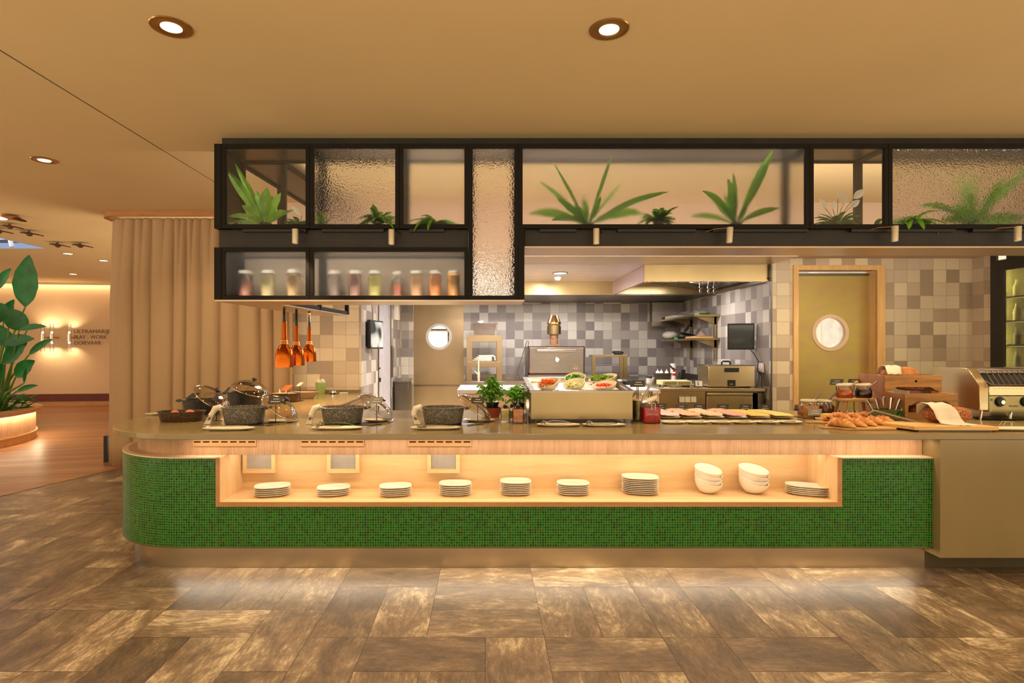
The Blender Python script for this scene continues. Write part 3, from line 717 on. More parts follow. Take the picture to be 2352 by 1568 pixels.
# ================================================================ HANGING GLASS CABINETS
YF, YBK = 4.41, 4.79
CAB = []
def cab(px0, px1, z0, z1, label, pane, back=True, bars=(0, 0, 0, 0), depth=YBK, backpane=None):
    x0, x1 = (px0 - VX) * YF / F, (px1 - VX) * YF / F
    e = thing('display_cabinet', label, 'cabinet', ((x0 + x1) / 2, YF, z0), group='black framed glass cabinets hung from the ceiling')
    L = (-(x0 + x1) / 2, -YF, -z0); b = 0.032
    fr = MB(); g = 0.0012
    fr.prism_y([(x0 + g, z0), (x1 - g, z0), (x1 - g, z1), (x0 + g, z1)], YF, YF + .03)
    fr = MB()
    for yy in (YF, depth - .03):
        fr.box(x0 + g, x1 - g, yy, yy + .03, z1 - b, z1); fr.box(x0 + g, x1 - g, yy, yy + .03, z0, z0 + b)
        fr.box(x0 + g, x0 + b, yy, yy + .03, z0 + b, z1 - b); fr.box(x1 - b, x1 - g, yy, yy + .03, z0 + b, z1 - b)
    for xx in (x0 + g, x1 - b):
        fr.box(xx, xx + b - g, YF + .03, depth - .03, z1 - b, z1); fr.box(xx, xx + b - g, YF + .03, depth - .03, z0, z0 + b)
    fo = fr.build('frame', 'black', e, L, bev=.0012, seg=1, smooth=False)
    MB().box(x0 + b - .004, x1 - b + .004, YF + .012, YF + .018, z0 + b - .004, z1 - b + .004).build('glass_pane', pane, e, L, smooth=False)
    if backpane:
        MB().box(x0 + b - .004, x1 - b + .004, depth - .018, depth - .012, z0 + b - .004, z1 - b + .004).build('glass_pane', backpane, e, L, smooth=False)
    MB().box(x0 + b, x1 - b, YF + .03, depth - .03, z0 + .012, z0 + b - .004).build('bottom_panel', 'soffit', e, L, smooth=False)
    MB().box(x0 + b, x1 - b, YF + .03, depth - .03, z1 - .02, z1 - .006).build('top_panel', 'steel_d', e, L, smooth=False)
    w_ = x1 - x0 - .1
    lamp('AREA', 'cabinet_strip', ((x0 + x1) / 2, YF + .040, z1 - .024), (1.9 if z0 > 2.3 else 5.0) * w_, SOFT, (R(22), 0, 0), size=w_, size_y=.015)
    CAB.append(e); return e
ZT, ZM, ZL0, ZL1 = 3.056, 2.401, 1.848, 2.253
cab(508, 711, ZM, ZT, 'clear glass cabinet at the left end with a broad-leaved fern', 'pane')
cab(711, 917, ZM, ZT, 'hammered glass cabinet second from the left with a low fern', 'hammer')
cab(917, 1076, ZM, ZT, 'narrow frosted cabinet with a low fern, left of the tall one', 'frost')
cab(1076, 1191, ZL0, ZT, 'tall narrow cabinet of hammered glass reaching both tiers', 'hammer')
cab(1191, 1860, ZM, ZT, 'widest frosted cabinet with two large ferns', 'frost')
cab(1860, 2041, ZM, ZT, 'clear glass cabinet with white peace lilies', 'pane')
cab(2041, 2460, ZM, ZT, 'wide hammered glass cabinet at the right edge', 'hammer')
cab(508, 711, ZL0, ZL1, 'lower frosted cabinet holding three spice jars', 'jarfrost', backpane='backpane')
cab(711, 1076, ZL0, ZL1, 'lower frosted cabinet holding seven spice jars', 'jarfrost', backpane='backpane')
def X(px, Y=YF): return (px - VX) * Y / F
# corner posts belong to the end cabinets; beams, tracks and soffits hang between them
def post(e, x0, x1, z0, z1): MB().box(x0, x1, YF - .002, YBK, z0, z1).build('corner_post', 'black', e, (-e.location.x, -e.location.y, -e.location.z), bev=.001, seg=1, smooth=False)
post(CAB[0], X(492), X(492) + .053, ZM, ZT); post(CAB[7], X(492), X(492) + .053, ZL0, ZL1); post(CAB[3], X(1191), X(1204.5), ZL0, ZM - .002)
def bar(name, label, cat, mat, *b, **k): return tag(MB().box(*b).build(name, mat, smooth=False, **k), label, cat)
bar('steel_beam', 'blackened steel beam along the ceiling above the glass cabinets', 'beam', 'beam', X(510, 4.54), 5.5, 4.54, 4.70, ZT + .001, CZ)
bar('steel_beam', 'blackened steel beam between the upper and lower cabinets at the left', 'beam', 'beam', X(503, 4.47), X(1075), 4.47, 4.75, ZL1 + .001, ZM - .001)
bar('steel_beam', 'blackened steel lintel beam over the kitchen opening', 'beam', 'beam', X(1205.5, 4.47), 5.5, 4.47, 4.75, 2.263, ZM - .001)
struct(MB().box(X(1205), 5.5, YF, YBK, 2.250, 2.262).build('trim_7', 'soffit', smooth=False), 'satin panel under the lintel beam')
sp = MB(); sp.prism([(-2.10, YF), (X(1204.5), YF), (X(1204.5), YBK), (-1.715, YBK), (-1.53, 6.33), (-1.94, 6.33)], ZL0 - .012, ZL0 - .001)
struct(sp.build('trim_8', 'soffit', smooth=False), 'satin panel under the lower cabinets')
# upper and lower cabinets running back over the counter's leg
def legcab(z0, z1, label):
    e = thing('display_cabinet', label, 'cabinet', (-1.8, 5.5, z0)); L = (1.8, -5.5, -z0); b = .032
    fr = MB()
    A = [(-2.08, 4.80), (-1.715, 4.80), (-1.53, 6.33), (-1.94, 6.33)]
    def bar(p, q, za, zb, r=.016):
        d = Vector((q[0] - p[0], q[1] - p[1], 0)); L_ = d.length; n_ = Vector((-d.y, d.x, 0)).normalized() * r if L_ > 1e-6 else Vector((0, r, 0)); 
        fr.add([(p[0] + n_.x, p[1] + n_.y, za), (q[0] + n_.x, q[1] + n_.y, za), (q[0] - n_.x, q[1] - n_.y, za), (p[0] - n_.x, p[1] - n_.y, za), (p[0] + n_.x, p[1] + n_.y, zb), (q[0] + n_.x, q[1] + n_.y, zb), (q[0] - n_.x, q[1] - n_.y, zb), (p[0] - n_.x, p[1] - n_.y, zb)],
               [(0, 1, 2, 3), (7, 6, 5, 4), (0, 4, 5, 1), (1, 5, 6, 2), (2, 6, 7, 3), (3, 7, 4, 0)])
    for i in range(4):
        p, q = A[i], A[(i + 1) % 4]
        bar(p, q, z0, z0 + b); bar(p, q, z1 - b, z1)
    lerp = lambda p, q, t_: (p[0] + (q[0] - p[0]) * t_, p[1] + (q[1] - p[1]) * t_)
    for s0, s1 in ((A[0], A[3]), (A[1], A[2])):
        for t_ in (0.02, 0.5, 0.98):
            c_ = lerp(s0, s1, t_); fr.box(c_[0] - .02, c_[0] + .02, c_[1] - .02, c_[1] + .02, z0, z1)
    fr.build('frame', 'black', e, L, smooth=False)
    MB().prism(A, z1 - .015, z1 - .005).build('top_panel', 'steel_d', e, L, smooth=False)
    MB().prism(A, z0 + .002, z0 + .012).build('bottom_panel', 'soffit', e, L, smooth=False)
    return e
legcab(ZM, ZT, 'upper glass cabinet running back towards the tiled wall')
legcab(ZL0, ZL1, 'lower open-framed cabinet running back above the heat lamps')
# ================================================================ LIGHT FIXTURES
M['darkwood'] = wood('dark_carved_wood', (60, 30, 18), (96, 52, 30), 5, 'x')
M['alu'] = plain('champagne_aluminium', (236, 226, 204), .28, .5, var=.02)
def downlight(x, y, label, r=0.052, ring=0.105, face='lampface', z=CZ, group='recessed ceiling downlights'):
    e = thing('ceiling_downlight', label, 'downlight', (x, y, z), group=group)
    MB().lathe([(ring, -0.001), (ring - .004, -0.006), (r + .012, -0.008), (r, -.004), (r * .96, .0)], 40, cap0=False, cap1=False).build('trim_ring', 'bronze' if ring > .1 else 'steel_d', e)
    MB().lathe([(r, -.0045), (r * .5, -.006), (0.001, -.006)], 32).build('lamp_glass', face, e)
    return e
downlight(-1.64, 2.97, 'brass-rimmed ceiling downlight left of the glass cabinets, nearest the camera')
downlight(0.65, 2.99, 'brass-rimmed ceiling downlight above the middle of the counter')
downlight(-3.93, 5.07, 'ceiling downlight beyond the shadow joint at the left', 0.05, 0.102)
for px, py, lb in ((156, 582, 'small far downlight nearest the skylight'), (238, 598, 'small far downlight beside the curtain'), (168, 629, 'small far downlight nearest the glowing lounge wall')):
    p = on(px, py, CZ) if False else Vector(((px - VX) * (F * (CZ - H) / (VY - py)) / F, F * (CZ - H) / (VY - py), CZ))
    downlight(p.x, p.y, lb, 0.07, 0.085)
def spot(px, py0, py1, label, tilt=0.0):
    Y = 4.36; top = at(px, py0, Y); bot = at(px, py1, Y)
    e = thing('track_spotlight', label, 'spotlight', (top.x, Y, top.z), group='silver spotlights under the glass cabinets')

    h = top.z - bot.z; d = Vector((tilt, -.02, -h))
    MB().lathe([(.001, 0.0), (.0225, 0.0), (.0235, -.002), (.0235, -h), (.019, -h), (.018, -h + .01), (.001, -h + .01)], 28, rot=Matrix.Rotation(tilt, 4, 'Y')).build('lamp_body', 'alu', e)
    MB().tube([(0, .0, -.004), (.035 if tilt <= 0.02 else -.10, .05, -.002), (.06 if tilt <= .02 else -.16, .085, -.016)], .005, 8).build('arm', 'blk' if tilt <= .02 else 'bronze', e)
    lamp('SPOT', 'spotlight_lamp', (top.x, Y, bot.z + .004), 46, WARM, size=.018, spot=82, blend=.7, tgt=(top.x + tilt * 2, 4.25, CT))
    return e


spot(678, 526, 559, 'silver spotlight under the left end cabinet'); spot(899, 527, 561, 'silver spotlight under the second cabinet from the left')
spot(1369.5, 525, 560, 'silver spotlight under the left part of the widest cabinet'); spot(1677, 522, 557, 'silver spotlight on a brass arm under the right part of the widest cabinet', .06)
spot(2056, 519, 554, 'silver spotlight on a brass arm under the clear cabinet with lilies', .03); spot(2338, 520, 553, 'silver spotlight at the right edge of the picture', .03)
for k, (a, b_) in enumerate(((555, 700), (737, 880), (940, 1020), (1240, 1325), (1420, 1600), (1640, 1860), (1960, 2200), (2240, 2400))):
    o = MB().box(X(a), X(b_), 4.43, 4.465, ZM - .022, ZM - .001).build('lighting_track', 'blk', smooth=False)
    tag(o, 'black lighting track under the cabinets, %s from the left' % ('leftmost', 'second', 'third', 'fourth', 'fifth', 'sixth', 'seventh', 'rightmost')[k], 'track', 'lighting tracks under the cabinets')

# heat lamps
def heat_lamp(x, y, zb, d, label):
    e = thing('heat_lamp', label, 'lamp', (x, y, zb), group='orange heat lamps over the counter leg')
    r = d / 2; k = d / .162
    MB().lathe([(r, 0), (r * 1.0, .01 * k), (r * .97, .10 * k), (r * .86, .145 * k), (r * .62, .18 * k), (r * .42, .20 * k), (r * .36, .235 * k), (r * .27, .26 * k), (r * .265, .40 * k), (r * .25, .405 * k), (.002, .406 * k)], 40, cap0=False).build('lamp_shade', 'copper', e)
    hm = MB()
    for q in range(3):
        for j in range(20):
            a = 2 * PI * j / 20; rr = r * (.40 - .022 * q); z = (.210 + .013 * q) * k
            hm.ell((rr * math.cos(a), rr * math.sin(a), z), .0028, .0028, .0028, 6, 4)
    hm.build('vent_holes', 'ventglow', e)
    MB().tube([(0, 0, .405 * k), (0, 0, .46 * k)], [.014 * k, .012 * k], 12).build('cord_grip', 'blk', e)
    top = ZL0 - .013 - zb; pts = []
    z0 = .455 * k; n = int((top - z0) / .010)
    for j in range(n * 8 + 1):
        a = 2 * PI * j / 8; pts.append((.010 * math.cos(a), .010 * math.sin(a), z0 + (top - z0) * j / (n * 8)))
    MB().tube(pts, .0035, 5).build('coiled_cord', 'blk', e)
    lamp('SPOT', 'heat_bulb', (x, y, zb + .05), 11, (1, .5, .2), size=.03, spot=110, blend=.5)
heat_lamp(-1.80, 5.09, 1.303, .162, 'orange metal heat lamp nearest the counter front, lowest of three')
heat_lamp(-1.77, 5.33, 1.311, .150, 'orange metal heat lamp in the middle of the three')
heat_lamp(-1.74, 5.62, 1.341, .136, 'orange metal heat lamp nearest the tiled wall')
lamp('AREA', 'leg_fill', (-1.8, 5.9, 1.82), 16, (1, .66, .36), size=.25, size_y=.6)  # added warm fill without a fixture, standing in for heat-lamp spill

# ================================================================ CURTAIN
def curtain():
    e = thing('curtain', 'floor-length pleated beige curtain on a curved wooden ceiling rail', 'curtain', (-3.5, 7.1, 0))
    L = (3.5, -7.1, 0)
    rnd = random.Random(4)
    x0, x1, yb = -4.69, -2.38, 7.09
    n = 420; cols = []
    widths = []; x = 0
    s = []
    tot = (x1 - x0) + .35
    ph = 0; phs = []
    f = 0
    for i in range(n + 1):
        t_ = i / n; L_ = t_ * tot
        phs.append(2 * PI * (L_ / .118 + .35 * math.sin(L_ * 5.1) + .2 * math.sin(L_ * 11)))
    def base(L_):
        # first 0.35 m wraps round the rounded end of the rail
        if L_ < .35:
            a = (1 - L_ / .35) * PI / 2; r = .223
            return x0 + r - r * math.sin(a) - 0, yb - .0 + r * (1 - math.cos(a)), -math.sin(a), -math.cos(a)
        return x0 + .223 + (L_ - .35) * ((x1 - x0 - .223) / (tot - .35)), yb, 0, -1
    rings = []
    zs = [0.012, .3, .8, 1.4, 2.0, 2.5, 2.8, 2.97, 3.05, 3.085]
    for z in zs:
        h = z / 3.08; row = []
        for i in range(n + 1):
            L_ = i / n * tot; bx, by, nx, ny = base(L_)
            top = .050 * abs(math.sin(phs[i] / 2)) ** .55
            lo = .105 * abs(math.sin(phs[i] * .25 + .25 * math.sin(h * 2 + L_ * 1.7))) ** .65 + .012 * math.sin(phs[i] * .5 + 1 + h)
            k = max(0, (h - .62) / .38) ** 1.5
            a = lo * (1 - k) + top * k
            row.append((bx + nx * a, by + ny * a, z + (.008 * math.sin(phs[i] * .5) if z < .1 else 0)))
        rings.append(row)
    mb = MB(); mb.loft(rings, False, False, False)
    o = mb.build('curtain_panel', 'curtain', e, L, ang=180)
    sd = o.modifiers.new('thick', 'SOLIDIFY'); sd.thickness = .004
    # rail
    out = []
    def rail(off):
        p = [(x1 + .1, 7.28 - off)] if False else []
        c = (x0 + .16, 7.11); r = .10 + off
        pts = [(x1 + .02, c[1] - r)] + [(c[0] + r * math.cos(a), c[1] + r * math.sin(a)) for a in [-PI / 2 - k * PI / 20 for k in range(11)]]
        return pts + [(c[0] - r, 7.55)]
    po = rail(.10); pi_ = rail(.075)
    MB().prism([(x, y) for x, y in po] + [(x, y) for x, y in pi_[::-1]], CZ - .072, CZ - .001).build('curtain_rail', 'rail', e, L, ang=60)
    MB().prism([(x, y) for x, y in rail(.102)] + [(x1 + .02, 7.24)], CZ - .012, CZ - .002)
    return e
curtain()
mb = MB().box(-4.93, -4.88, 7.34, 7.42, 0.004, .34)
tag(mb.build('floor_box', 'blk', bev=.004), 'small black box on the floor at the left foot of the curtain', 'box')

# ================================================================ LOUNGE: sconces, lettering, birds, planter
def sconce(px, Yw, label):
    p = at(px, 775, Yw - .12)
    e = thing('wall_sconce', label, 'wall lamp', (p.x, Yw, p.z), group='up-and-down tube lamps on the lounge wall')
    MB().lathe([(.001, -.10), (.042, -.10), (.042, .10), (.001, .10)], 24, c=(0, -.12, 0)).build('lamp_body', 'steel_s', e, bev=.002)
    MB().tube([(0.075, -.10, -.0), (.075, -.0, 0)], .022, 16).tube([(0.02, -.11, 0), (.08, -.09, 0)], .012, 10).build('wall_mount', 'rail', e)
    MB().lathe([(.042, .10), (.042, .36)], 24, c=(0, -.12, 0), cap0=False, cap1=False).build('glass_tube', 'glass', e)
    MB().lathe([(.042, -.36), (.042, -.10)], 24, c=(0, -.12, 0), cap0=False, cap1=False).build('glass_tube', 'glass', e)
    for s in (1, -1):
        MB().ell((0, -.12, .13 * s), .025, .025, .025, 12, 8).build('bulb', 'lampface', e)
        lamp('SPOT', 'sconce_lamp', (p.x, Yw - .12, p.z + .18 * s), 15, WARM, size=.02, spot=125, blend=.9, tgt=(p.x, Yw + .10, p.z + 1.2 * s))
sconce(98, 14.54, 'leftmost of the three glass tube wall lamps'); sconce(119, 14.58, 'middle one of the three glass tube wall lamps'); sconce(159, 14.62, 'glass tube wall lamp beside the lettering')
def text(body, size, loc, mat, parent=None, rot=(R(90), 0, 0), name='lettering', ext=.004, spacing=1.0, align='LEFT'):
    cu = bpy.data.curves.new(name, 'FONT'); cu.body = body; cu.size = size; cu.extrude = ext; cu.space_line = spacing; cu.align_x = align
    o = bpy.data.objects.new(name, cu); COL.objects.link(o); o.location = loc; o.rotation_euler = rot
    dg = bpy.context.evaluated_depsgraph_get(); me = bpy.data.meshes.new_from_object(o.evaluated_get(dg)); bpy.data.objects.remove(o)
    m = bpy.data.objects.new(name, me); COL.objects.link(m); me.materials.clear(); me.materials.append(M[mat] if isinstance(mat, str) else mat)
    m.location = loc; m.rotation_euler = rot
    if parent: m.parent = parent
    return m
M['letters'] = plain('dark_bronze_letters', (92, 70, 44), 0.5)
Yt = 14.63
for ln, py in (('ULTRAMARIJN', 765), ('PLAY - WORK', 778), ('OOIEVAAR', 791)):
    p = at(169.5, py, Yt); o = text(ln, .135, (p.x, Yt, p.z), 'letters')
    sx = {'ULTRAMARIJN': 88, 'PLAY - WORK': 75, 'OOIEVAAR': 62}[ln] * Yt / F / max(.01, o.dimensions.x); o.scale = (sx, 1.0, 1)
    tag(o, 'dark lettering %s on the cream lounge wall' % ln, 'lettering', 'lettering on the lounge wall')
def bird(px, py, label, s=1.0, rz=0.0):
    s *= .6
    Y = F * (CZ - H) / (VY - py); p = Vector(((px - VX) * Y / F, Y, CZ))
    e = thing('wooden_bird', label, 'ornament', (p.x, p.y, CZ), rz, group='carved wooden birds on the ceiling')
    MB().ell((0, 0, -.085 * s), .085 * s, .05 * s, .055 * s, 14, 8, Matrix.Rotation(R(12), 4, 'Y')).tube([(0, 0, -.05 * s), (0, 0, -.001)], .008, 8).build('bird_body', 'darkwood', e)
    def wing(y0):
        return MB().loft([[(x, y0 + yy * w_, z) for x, z, w_ in ((-.17 * s, -.05 * s, .01), (-.05 * s, -.045 * s, .05 * s), (.10 * s, -.065 * s, .055 * s), (.30 * s, -.11 * s, .015))] for yy in (-1, 1)], False, False, False)
    for yy in (-.05, .05):
        w_ = wing(yy * s).build('bird_wing', 'darkwood', e); sd = w_.modifiers.new('t', 'SOLIDIFY'); sd.thickness = .014
bird(67, 529, 'dark carved wooden bird on the ceiling, above the tip of the skylight'); bird(132, 556, 'dark carved wooden bird right of the skylight tip'); bird(184, 557, 'rightmost carved wooden bird on the ceiling')
bird(22, 513, 'carved wooden bird on the ceiling near the left edge', .9); bird(-4, 523, 'carved wooden bird cut by the left edge', 1.0)
# big one with a lamp
Y = F * (CZ - H) / (VY - 494); e = thing('wooden_bird', 'largest wooden bird with a lit lamp in the upper left', 'ornament', ((22 - VX) * Y / F, Y, CZ), group='carved wooden birds on the ceiling')
MB().ell((.0, 0, -.03), .13, .10, .022, 20, 8).build('bird_wing', 'rail', e); MB().ell((.10, 0, -.05), .12, .05, .02, 20, 8, Matrix.Rotation(R(14), 4, 'Y')).build('bird_body', 'darkwood', e)
MB().ell((-.10, -.03, -.048), .09, .07, .012, 16, 6).build('lamp_glass', 'lampface', e)
# skylight spot
p = at(24, 553, 9.38); e = thing('track_spotlight', 'white cylinder spotlight on the rail in the skylight', 'spotlight', (p.x, 9.38, 3.29), group='spotlights in the skylight')
MB().tube([(0, 0, -.01), (0, 0, -.05)], .012, 8).build('stem', 'white', e)
MB().lathe([(.001, -.11), (.035, -.11), (.035, 0), (.001, 0)], 20, c=(0, 0, -.04), rot=Matrix.Rotation(R(-14), 4, 'Y')).build('lamp_body', 'white', e)

# planter
PX, PY, PR = -9.05, 8.35, 1.95
pl = thing('round_planter', 'large round planter with a slatted oak side and glowing rim', 'planter', (PX, PY, 0))
MB().lathe([(PR - .06, .46), (PR + .06, .46), (PR + .07, .47), (PR + .07, .52), (PR + .05, .53), (PR - .12, .53), (PR - .14, .42)], 96, cap0=False, cap1=False).build('rim', 'rail', pl)
MB().lathe([(PR - .04, .10), (PR - .04, .47)], 96, cap0=False, cap1=False).build('side', 'slat', pl)
ss = MB()
for k in range(420):
    a = -PI * .62 + k * PI * .9 / 420; c_, s_ = math.cos(a), math.sin(a); r0, r1 = PR - .045, PR - .025
    if k % 1 == 0:
        h = .0045; ss.prism([(r0 * c_ - h * s_, r0 * s_ + h * c_), (r0 * c_ + h * s_, r0 * s_ - h * c_), (r1 * c_ + h * s_, r1 * s_ - h * c_), (r1 * c_ - h * s_, r1 * s_ + h * c_)], .12, .46)
ss.build('slats', 'slat', pl, smooth=False)
MB().lathe([(PR - .08, 0), (PR - .02, 0), (PR - .02, .10), (PR, .11), (PR, .135), (PR - .04, .135)], 96, cap1=False).build('base_ring', 'oak_edge', pl)
MB().lathe([(PR - .13, .44), (.01, .47)], 64, cap0=False).build('soil', 'soil', pl)
for k in range(8):
    a = -PI * .36 + k * .28
    lamp('AREA', 'planter_strip', (PX + (PR + .015) * math.cos(a), PY + (PR + .015) * math.sin(a), .455), 3.2, WARM, (0, 0, a + PI / 2), size=.55, size_y=.03)

# ---------------------------------------------------------------- leaves
def leaf(mb, base, d, L, W, droop=.5, up=Vector((0, 0, 1)), fold=.25, n=8, stalk=.0, wave=0, twist=0.0, peak=.45, tip=.02):
    """one arched leaf with a folded midrib"""
    d = Vector(d).normalized(); p = Vector(base); rows = []; step = L / n
    side0 = d.cross(up)
    side0 = side0.normalized() if side0.length > 1e-3 else Vector((1, 0, 0))
    if twist: side0 = Matrix.Rotation(twist, 3, d) @ side0
    for i in range(n + 1):
        t_ = i / n
        w_ = W * max(tip, (math.sin(PI * min(1, max(0, (t_ - stalk) / (1 - stalk))) ** (math.log(.5) / math.log(peak)))) ** .8) if t_ > stalk else W * .05
        side = (side0 - d * side0.dot(d)).normalized(); nn = side.cross(d)
        wv = wave * W * math.sin(i * 2.1)
        rows.append((p + side * w_ * .5 + nn * (fold * w_ + wv), p.copy(), p - side * w_ * .5 + nn * (fold * w_ - wv)))
        d = (d + Vector((0, 0, -1)) * droop / n).normalized(); p = p + d * step
    o = len(mb.v)
    for r in rows: mb.v += [tuple(q) for q in r]
    for i in range(n):
        for j in range(2):
            a = o + i * 3 + j; mb.f.append((a, a + 1, a + 4, a + 3))
    return p
def frond(mb, base, d, L, W, droop, npin=22, rnd=None, up=Vector((0, 0, 1)), pw=.012):
    """fern frond: midrib with pinnae on both sides"""
    d = Vector(d).normalized(); p = Vector(base); step = L / npin; side0 = d.cross(up)
    side0 = side0.normalized() if side0.length > 1e-3 else Vector((1, 0, 0))
    for i in range(npin):
        t_ = i / npin; side = (side0 - d * side0.dot(d)).normalized(); nn = side.cross(d)
        w_ = W * math.sin(PI * (t_ * .9 + .1)) ** .7
        for s in (1, -1):
            e = (side * s + d * .45).normalized(); q = p + e * w_ * .5 - nn * .15 * w_; m = p + e * w_ * .25 + nn * .02 * w_
            o = len(mb.v); mb.v += [tuple(p - d * pw * .5), tuple(m - d * pw * .6), tuple(q), tuple(m + d * pw * .6), tuple(p + d * pw * .5)]
            mb.f.append((o, o + 1, o + 2, o + 3, o + 4) if s > 0 else (o + 4, o + 3, o + 2, o + 1, o))
        d = (d + Vector((0, 0, -1)) * droop / npin).normalized(); p = p + d * step
    return p
def pot(e, r, h, mat='terra', z=0, soil=True):
    MB().lathe([(.001, z), (r * .72, z), (r, z + h), (r * .93, z + h), (r * .9, z + h * .85)], 28, cap1=False).build('pot', mat, e)
    if soil: MB().lathe([(r * .91, z + h * .86), (.001, z + h * .9)], 24, cap0=False).build('soil', 'soil', e)

# the big tropical planting
def big_plant():
    e = thing('tropical_plant', 'tall tropical plant with paddle leaves in the round planter', 'plant', (-7.9, 8.9, .45))
    B = Vector((-7.9, 8.9, .45)); st = MB()
    # (tip px,py, centre px,py, width in px, distance)
    LV = [((66, 594), (58, 705), 52, 8.6), ((22, 618), (-8, 665), 22, 8.6), ((-30, 715), (22, 728), 50, 8.5), ((12, 712), (62, 758), 44, 8.5), ((103, 747), (44, 758), 14, 8.4), ((116, 778), (66, 815), 16, 8.3),
          ((74, 775), (10, 790), 26, 8.5), ((58, 785), (10, 835), 34, 8.6), ((76, 828), (36, 866), 34, 8.3), ((84, 883), (38, 900), 12, 8.2), ((-10, 745), (26, 800), 36, 8.7), ((30, 690), (8, 740), 26, 8.8), ((60, 846), (55, 880), 8, 8.25), ((4, 836), (-14, 880), 30, 8.5)]
    for k, (tp, bs, w_, Y) in enumerate(LV):
        t_ = at(tp[0], tp[1], Y - .1); b_ = at(bs[0], bs[1], Y); d = t_ - b_; L_ = d.length
        mb = MB(); W = w_ * Y / F * 1.0
        leaf(mb, b_ - B, d + Vector((0, 0, .15 * L_)), L_ * 1.08, W, .35, up=Vector((0.25, -1, .2)), fold=.12, n=12, wave=.03, peak=.45, tip=.04)
        o = mb.build('paddle_leaf', 'banana', e)
        g = B + Vector(((k % 5 - 2) * .06 + .25, (k % 3 - 1) * .08, 0)); mid = (g + b_) / 2 + Vector((0.0, 0, .1))
        st.tube([g - B, mid - B, b_ - B], [.022, .017, .010], 7)
    st.build('stalks', 'stem', e)
    rnd = random.Random(5); low = MB()
    for k in range(150):
        a = rnd.uniform(0, 2 * PI); rr = rnd.uniform(0, .62); x, y = B.x - .02 + rr * math.cos(a), B.y + rr * math.sin(a)
        leaf(low, (x - B.x, y - B.y, .0 + rnd.uniform(0, .25)), (math.cos(a) * .8, math.sin(a) * .8, rnd.uniform(.5, 1.4)), rnd.uniform(.16, .34), rnd.uniform(.04, .09), rnd.uniform(.6, 1.6), n=5)
    tag(low.build('undergrowth', 'leaf_d', e), None, None, None, 'stuff')
big_plant()

# ---------------------------------------------------------------- plants inside the glass cabinets
ZC = ZM + .030          # cabinet floor
def nest_fern(px, Y, label, leaves, mat='leaf', seed=1):
    x = X(px, Y); e = thing('birds_nest_fern', label, 'plant', (x, Y, ZC)); pot(e, .05, .05, 'blk')
    for k, (tx, ty, w_, dY, dr) in enumerate(leaves):
        yy = Y + dY; t_ = at(tx, ty, yy) - Vector((x, Y, ZC)); b_ = Vector((0, 0, .03)); d = t_ - b_; L_ = d.length
        mb = MB(); dd = d.normalized() + Vector((0, 0, dr * .42))
        leaf(mb, b_, dd, L_ * (1.02 + dr * .04), w_ * .82 * yy / F, dr, up=Vector((0.05, -1, .25)), fold=.24, n=10, wave=.05, peak=.6, tip=.03)
        mb.build('leaf_blade', mat, e)
    return e
nest_fern(610, 4.60, 'large broad-leaved fern behind clear glass at the left end', [(524, 392, 26, -.06, .1), (541, 376, 14, .04, .05), (568, 415, 10, .08, .1), (530, 486, 16, -.05, .9), (560, 470, 20, -.03, .5), (613, 432, 34, -.04, .05), (644, 444, 24, -.02, .1), (655, 482, 24, -.1, .3), (590, 440, 20, .06, .1), (528, 508, 14, -.08, .5), (672, 478, 10, -.02, .5), (625, 450, 24, .03, .1), (570, 500, 26, -.1, .2)])
nest_fern(1350, 4.62, 'large fern with splayed leaves at the left in the widest frosted cabinet', [(1276, 380, 10, -.17, .1), (1405, 356, 11, -.17, .1), (1525, 430, 18, -.17, .5), (1245, 415, 14, -.03, .3), (1270, 492, 20, -.17, .9), (1283, 455, 22, -.15, .3), (1380, 452, 16, -.14, .1), (1425, 420, 9, .08, .2), (1222, 480, 30, .12, .6), (1470, 478, 30, .12, .7), (1340, 455, 20, .02, 0), (1320, 470, 22, -.05, .1)])
nest_fern(1690, 4.60, 'large fern with one long tattered leaf at the right in the widest frosted cabinet', [(1771, 349, 26, -.16, .1), (1622, 430, 22, -.16, .7), (1672, 412, 26, -.14, .1), (1684, 400, 16, -.12, .05), (1752, 375, 18, .04, .1), (1782, 470, 18, -.1, .7), (1716, 468, 16, -.08, .2), (1590, 488, 18, .08, .7), (1640, 460, 24, -.04, .2), (1665, 450, 26, .02, .1)])
nest_fern(2225, 4.60, 'large fern with arching leaves in the right-hand hammered glass cabinet', [(2120, 455, 20, -.12, .8), (2155, 468, 18, -.1, .6), (2303, 408, 20, -.08, .1), (2352, 388, 22, -.04, .15), (2232, 400, 16, .05, 0), (2200, 398, 22, .08, .05), (2225, 445, 34, -.1, .05), (2352, 492, 24, -.08, .8), (2345, 515, 22, -.02, .6), (2190, 470, 30, -.05, .3), (2160, 500, 22, -.06, .7), (2275, 470, 26, -.02, .2), (2250, 480, 30, -.12, .2)])
def fern(px, Y, label, L_=.3, n=16, seed=1, mat='fern', spread=1.0, up=.5, bias=0, pots=.045):
    rnd = random.Random(seed); x = X(px, Y); e = thing('potted_fern', label, 'fern', (x, Y, ZC)); pot(e, pots, .04, 'blk')
    mb = MB()
    for k in range(n):
        a = 2 * PI * k / n + rnd.uniform(-.2, .2) ; ll = L_ * rnd.uniform(.65, 1.1)
        dx = math.cos(a) * spread; dy = math.sin(a) * .45
        frond(mb, (0, 0, .035), (dx + bias, dy, rnd.uniform(.3, 1.0) * up * 2), ll, .055, rnd.uniform(1.2, 2.2), 22)
    mb.build('fronds', mat, e)
    return e
fern(868, 4.52, 'low bright fern in the hammered glass cabinet', .22, 30, 2, 'fern', .8, .55)
fern(735, 4.66, 'small plant in the lower left corner of the hammered glass cabinet', .14, 10, 12, 'leaf_y', .3, .9)
fern(1000, 4.55, 'low fern in the narrow frosted cabinet', .27, 30, 3, 'fern', 1.0, .3)
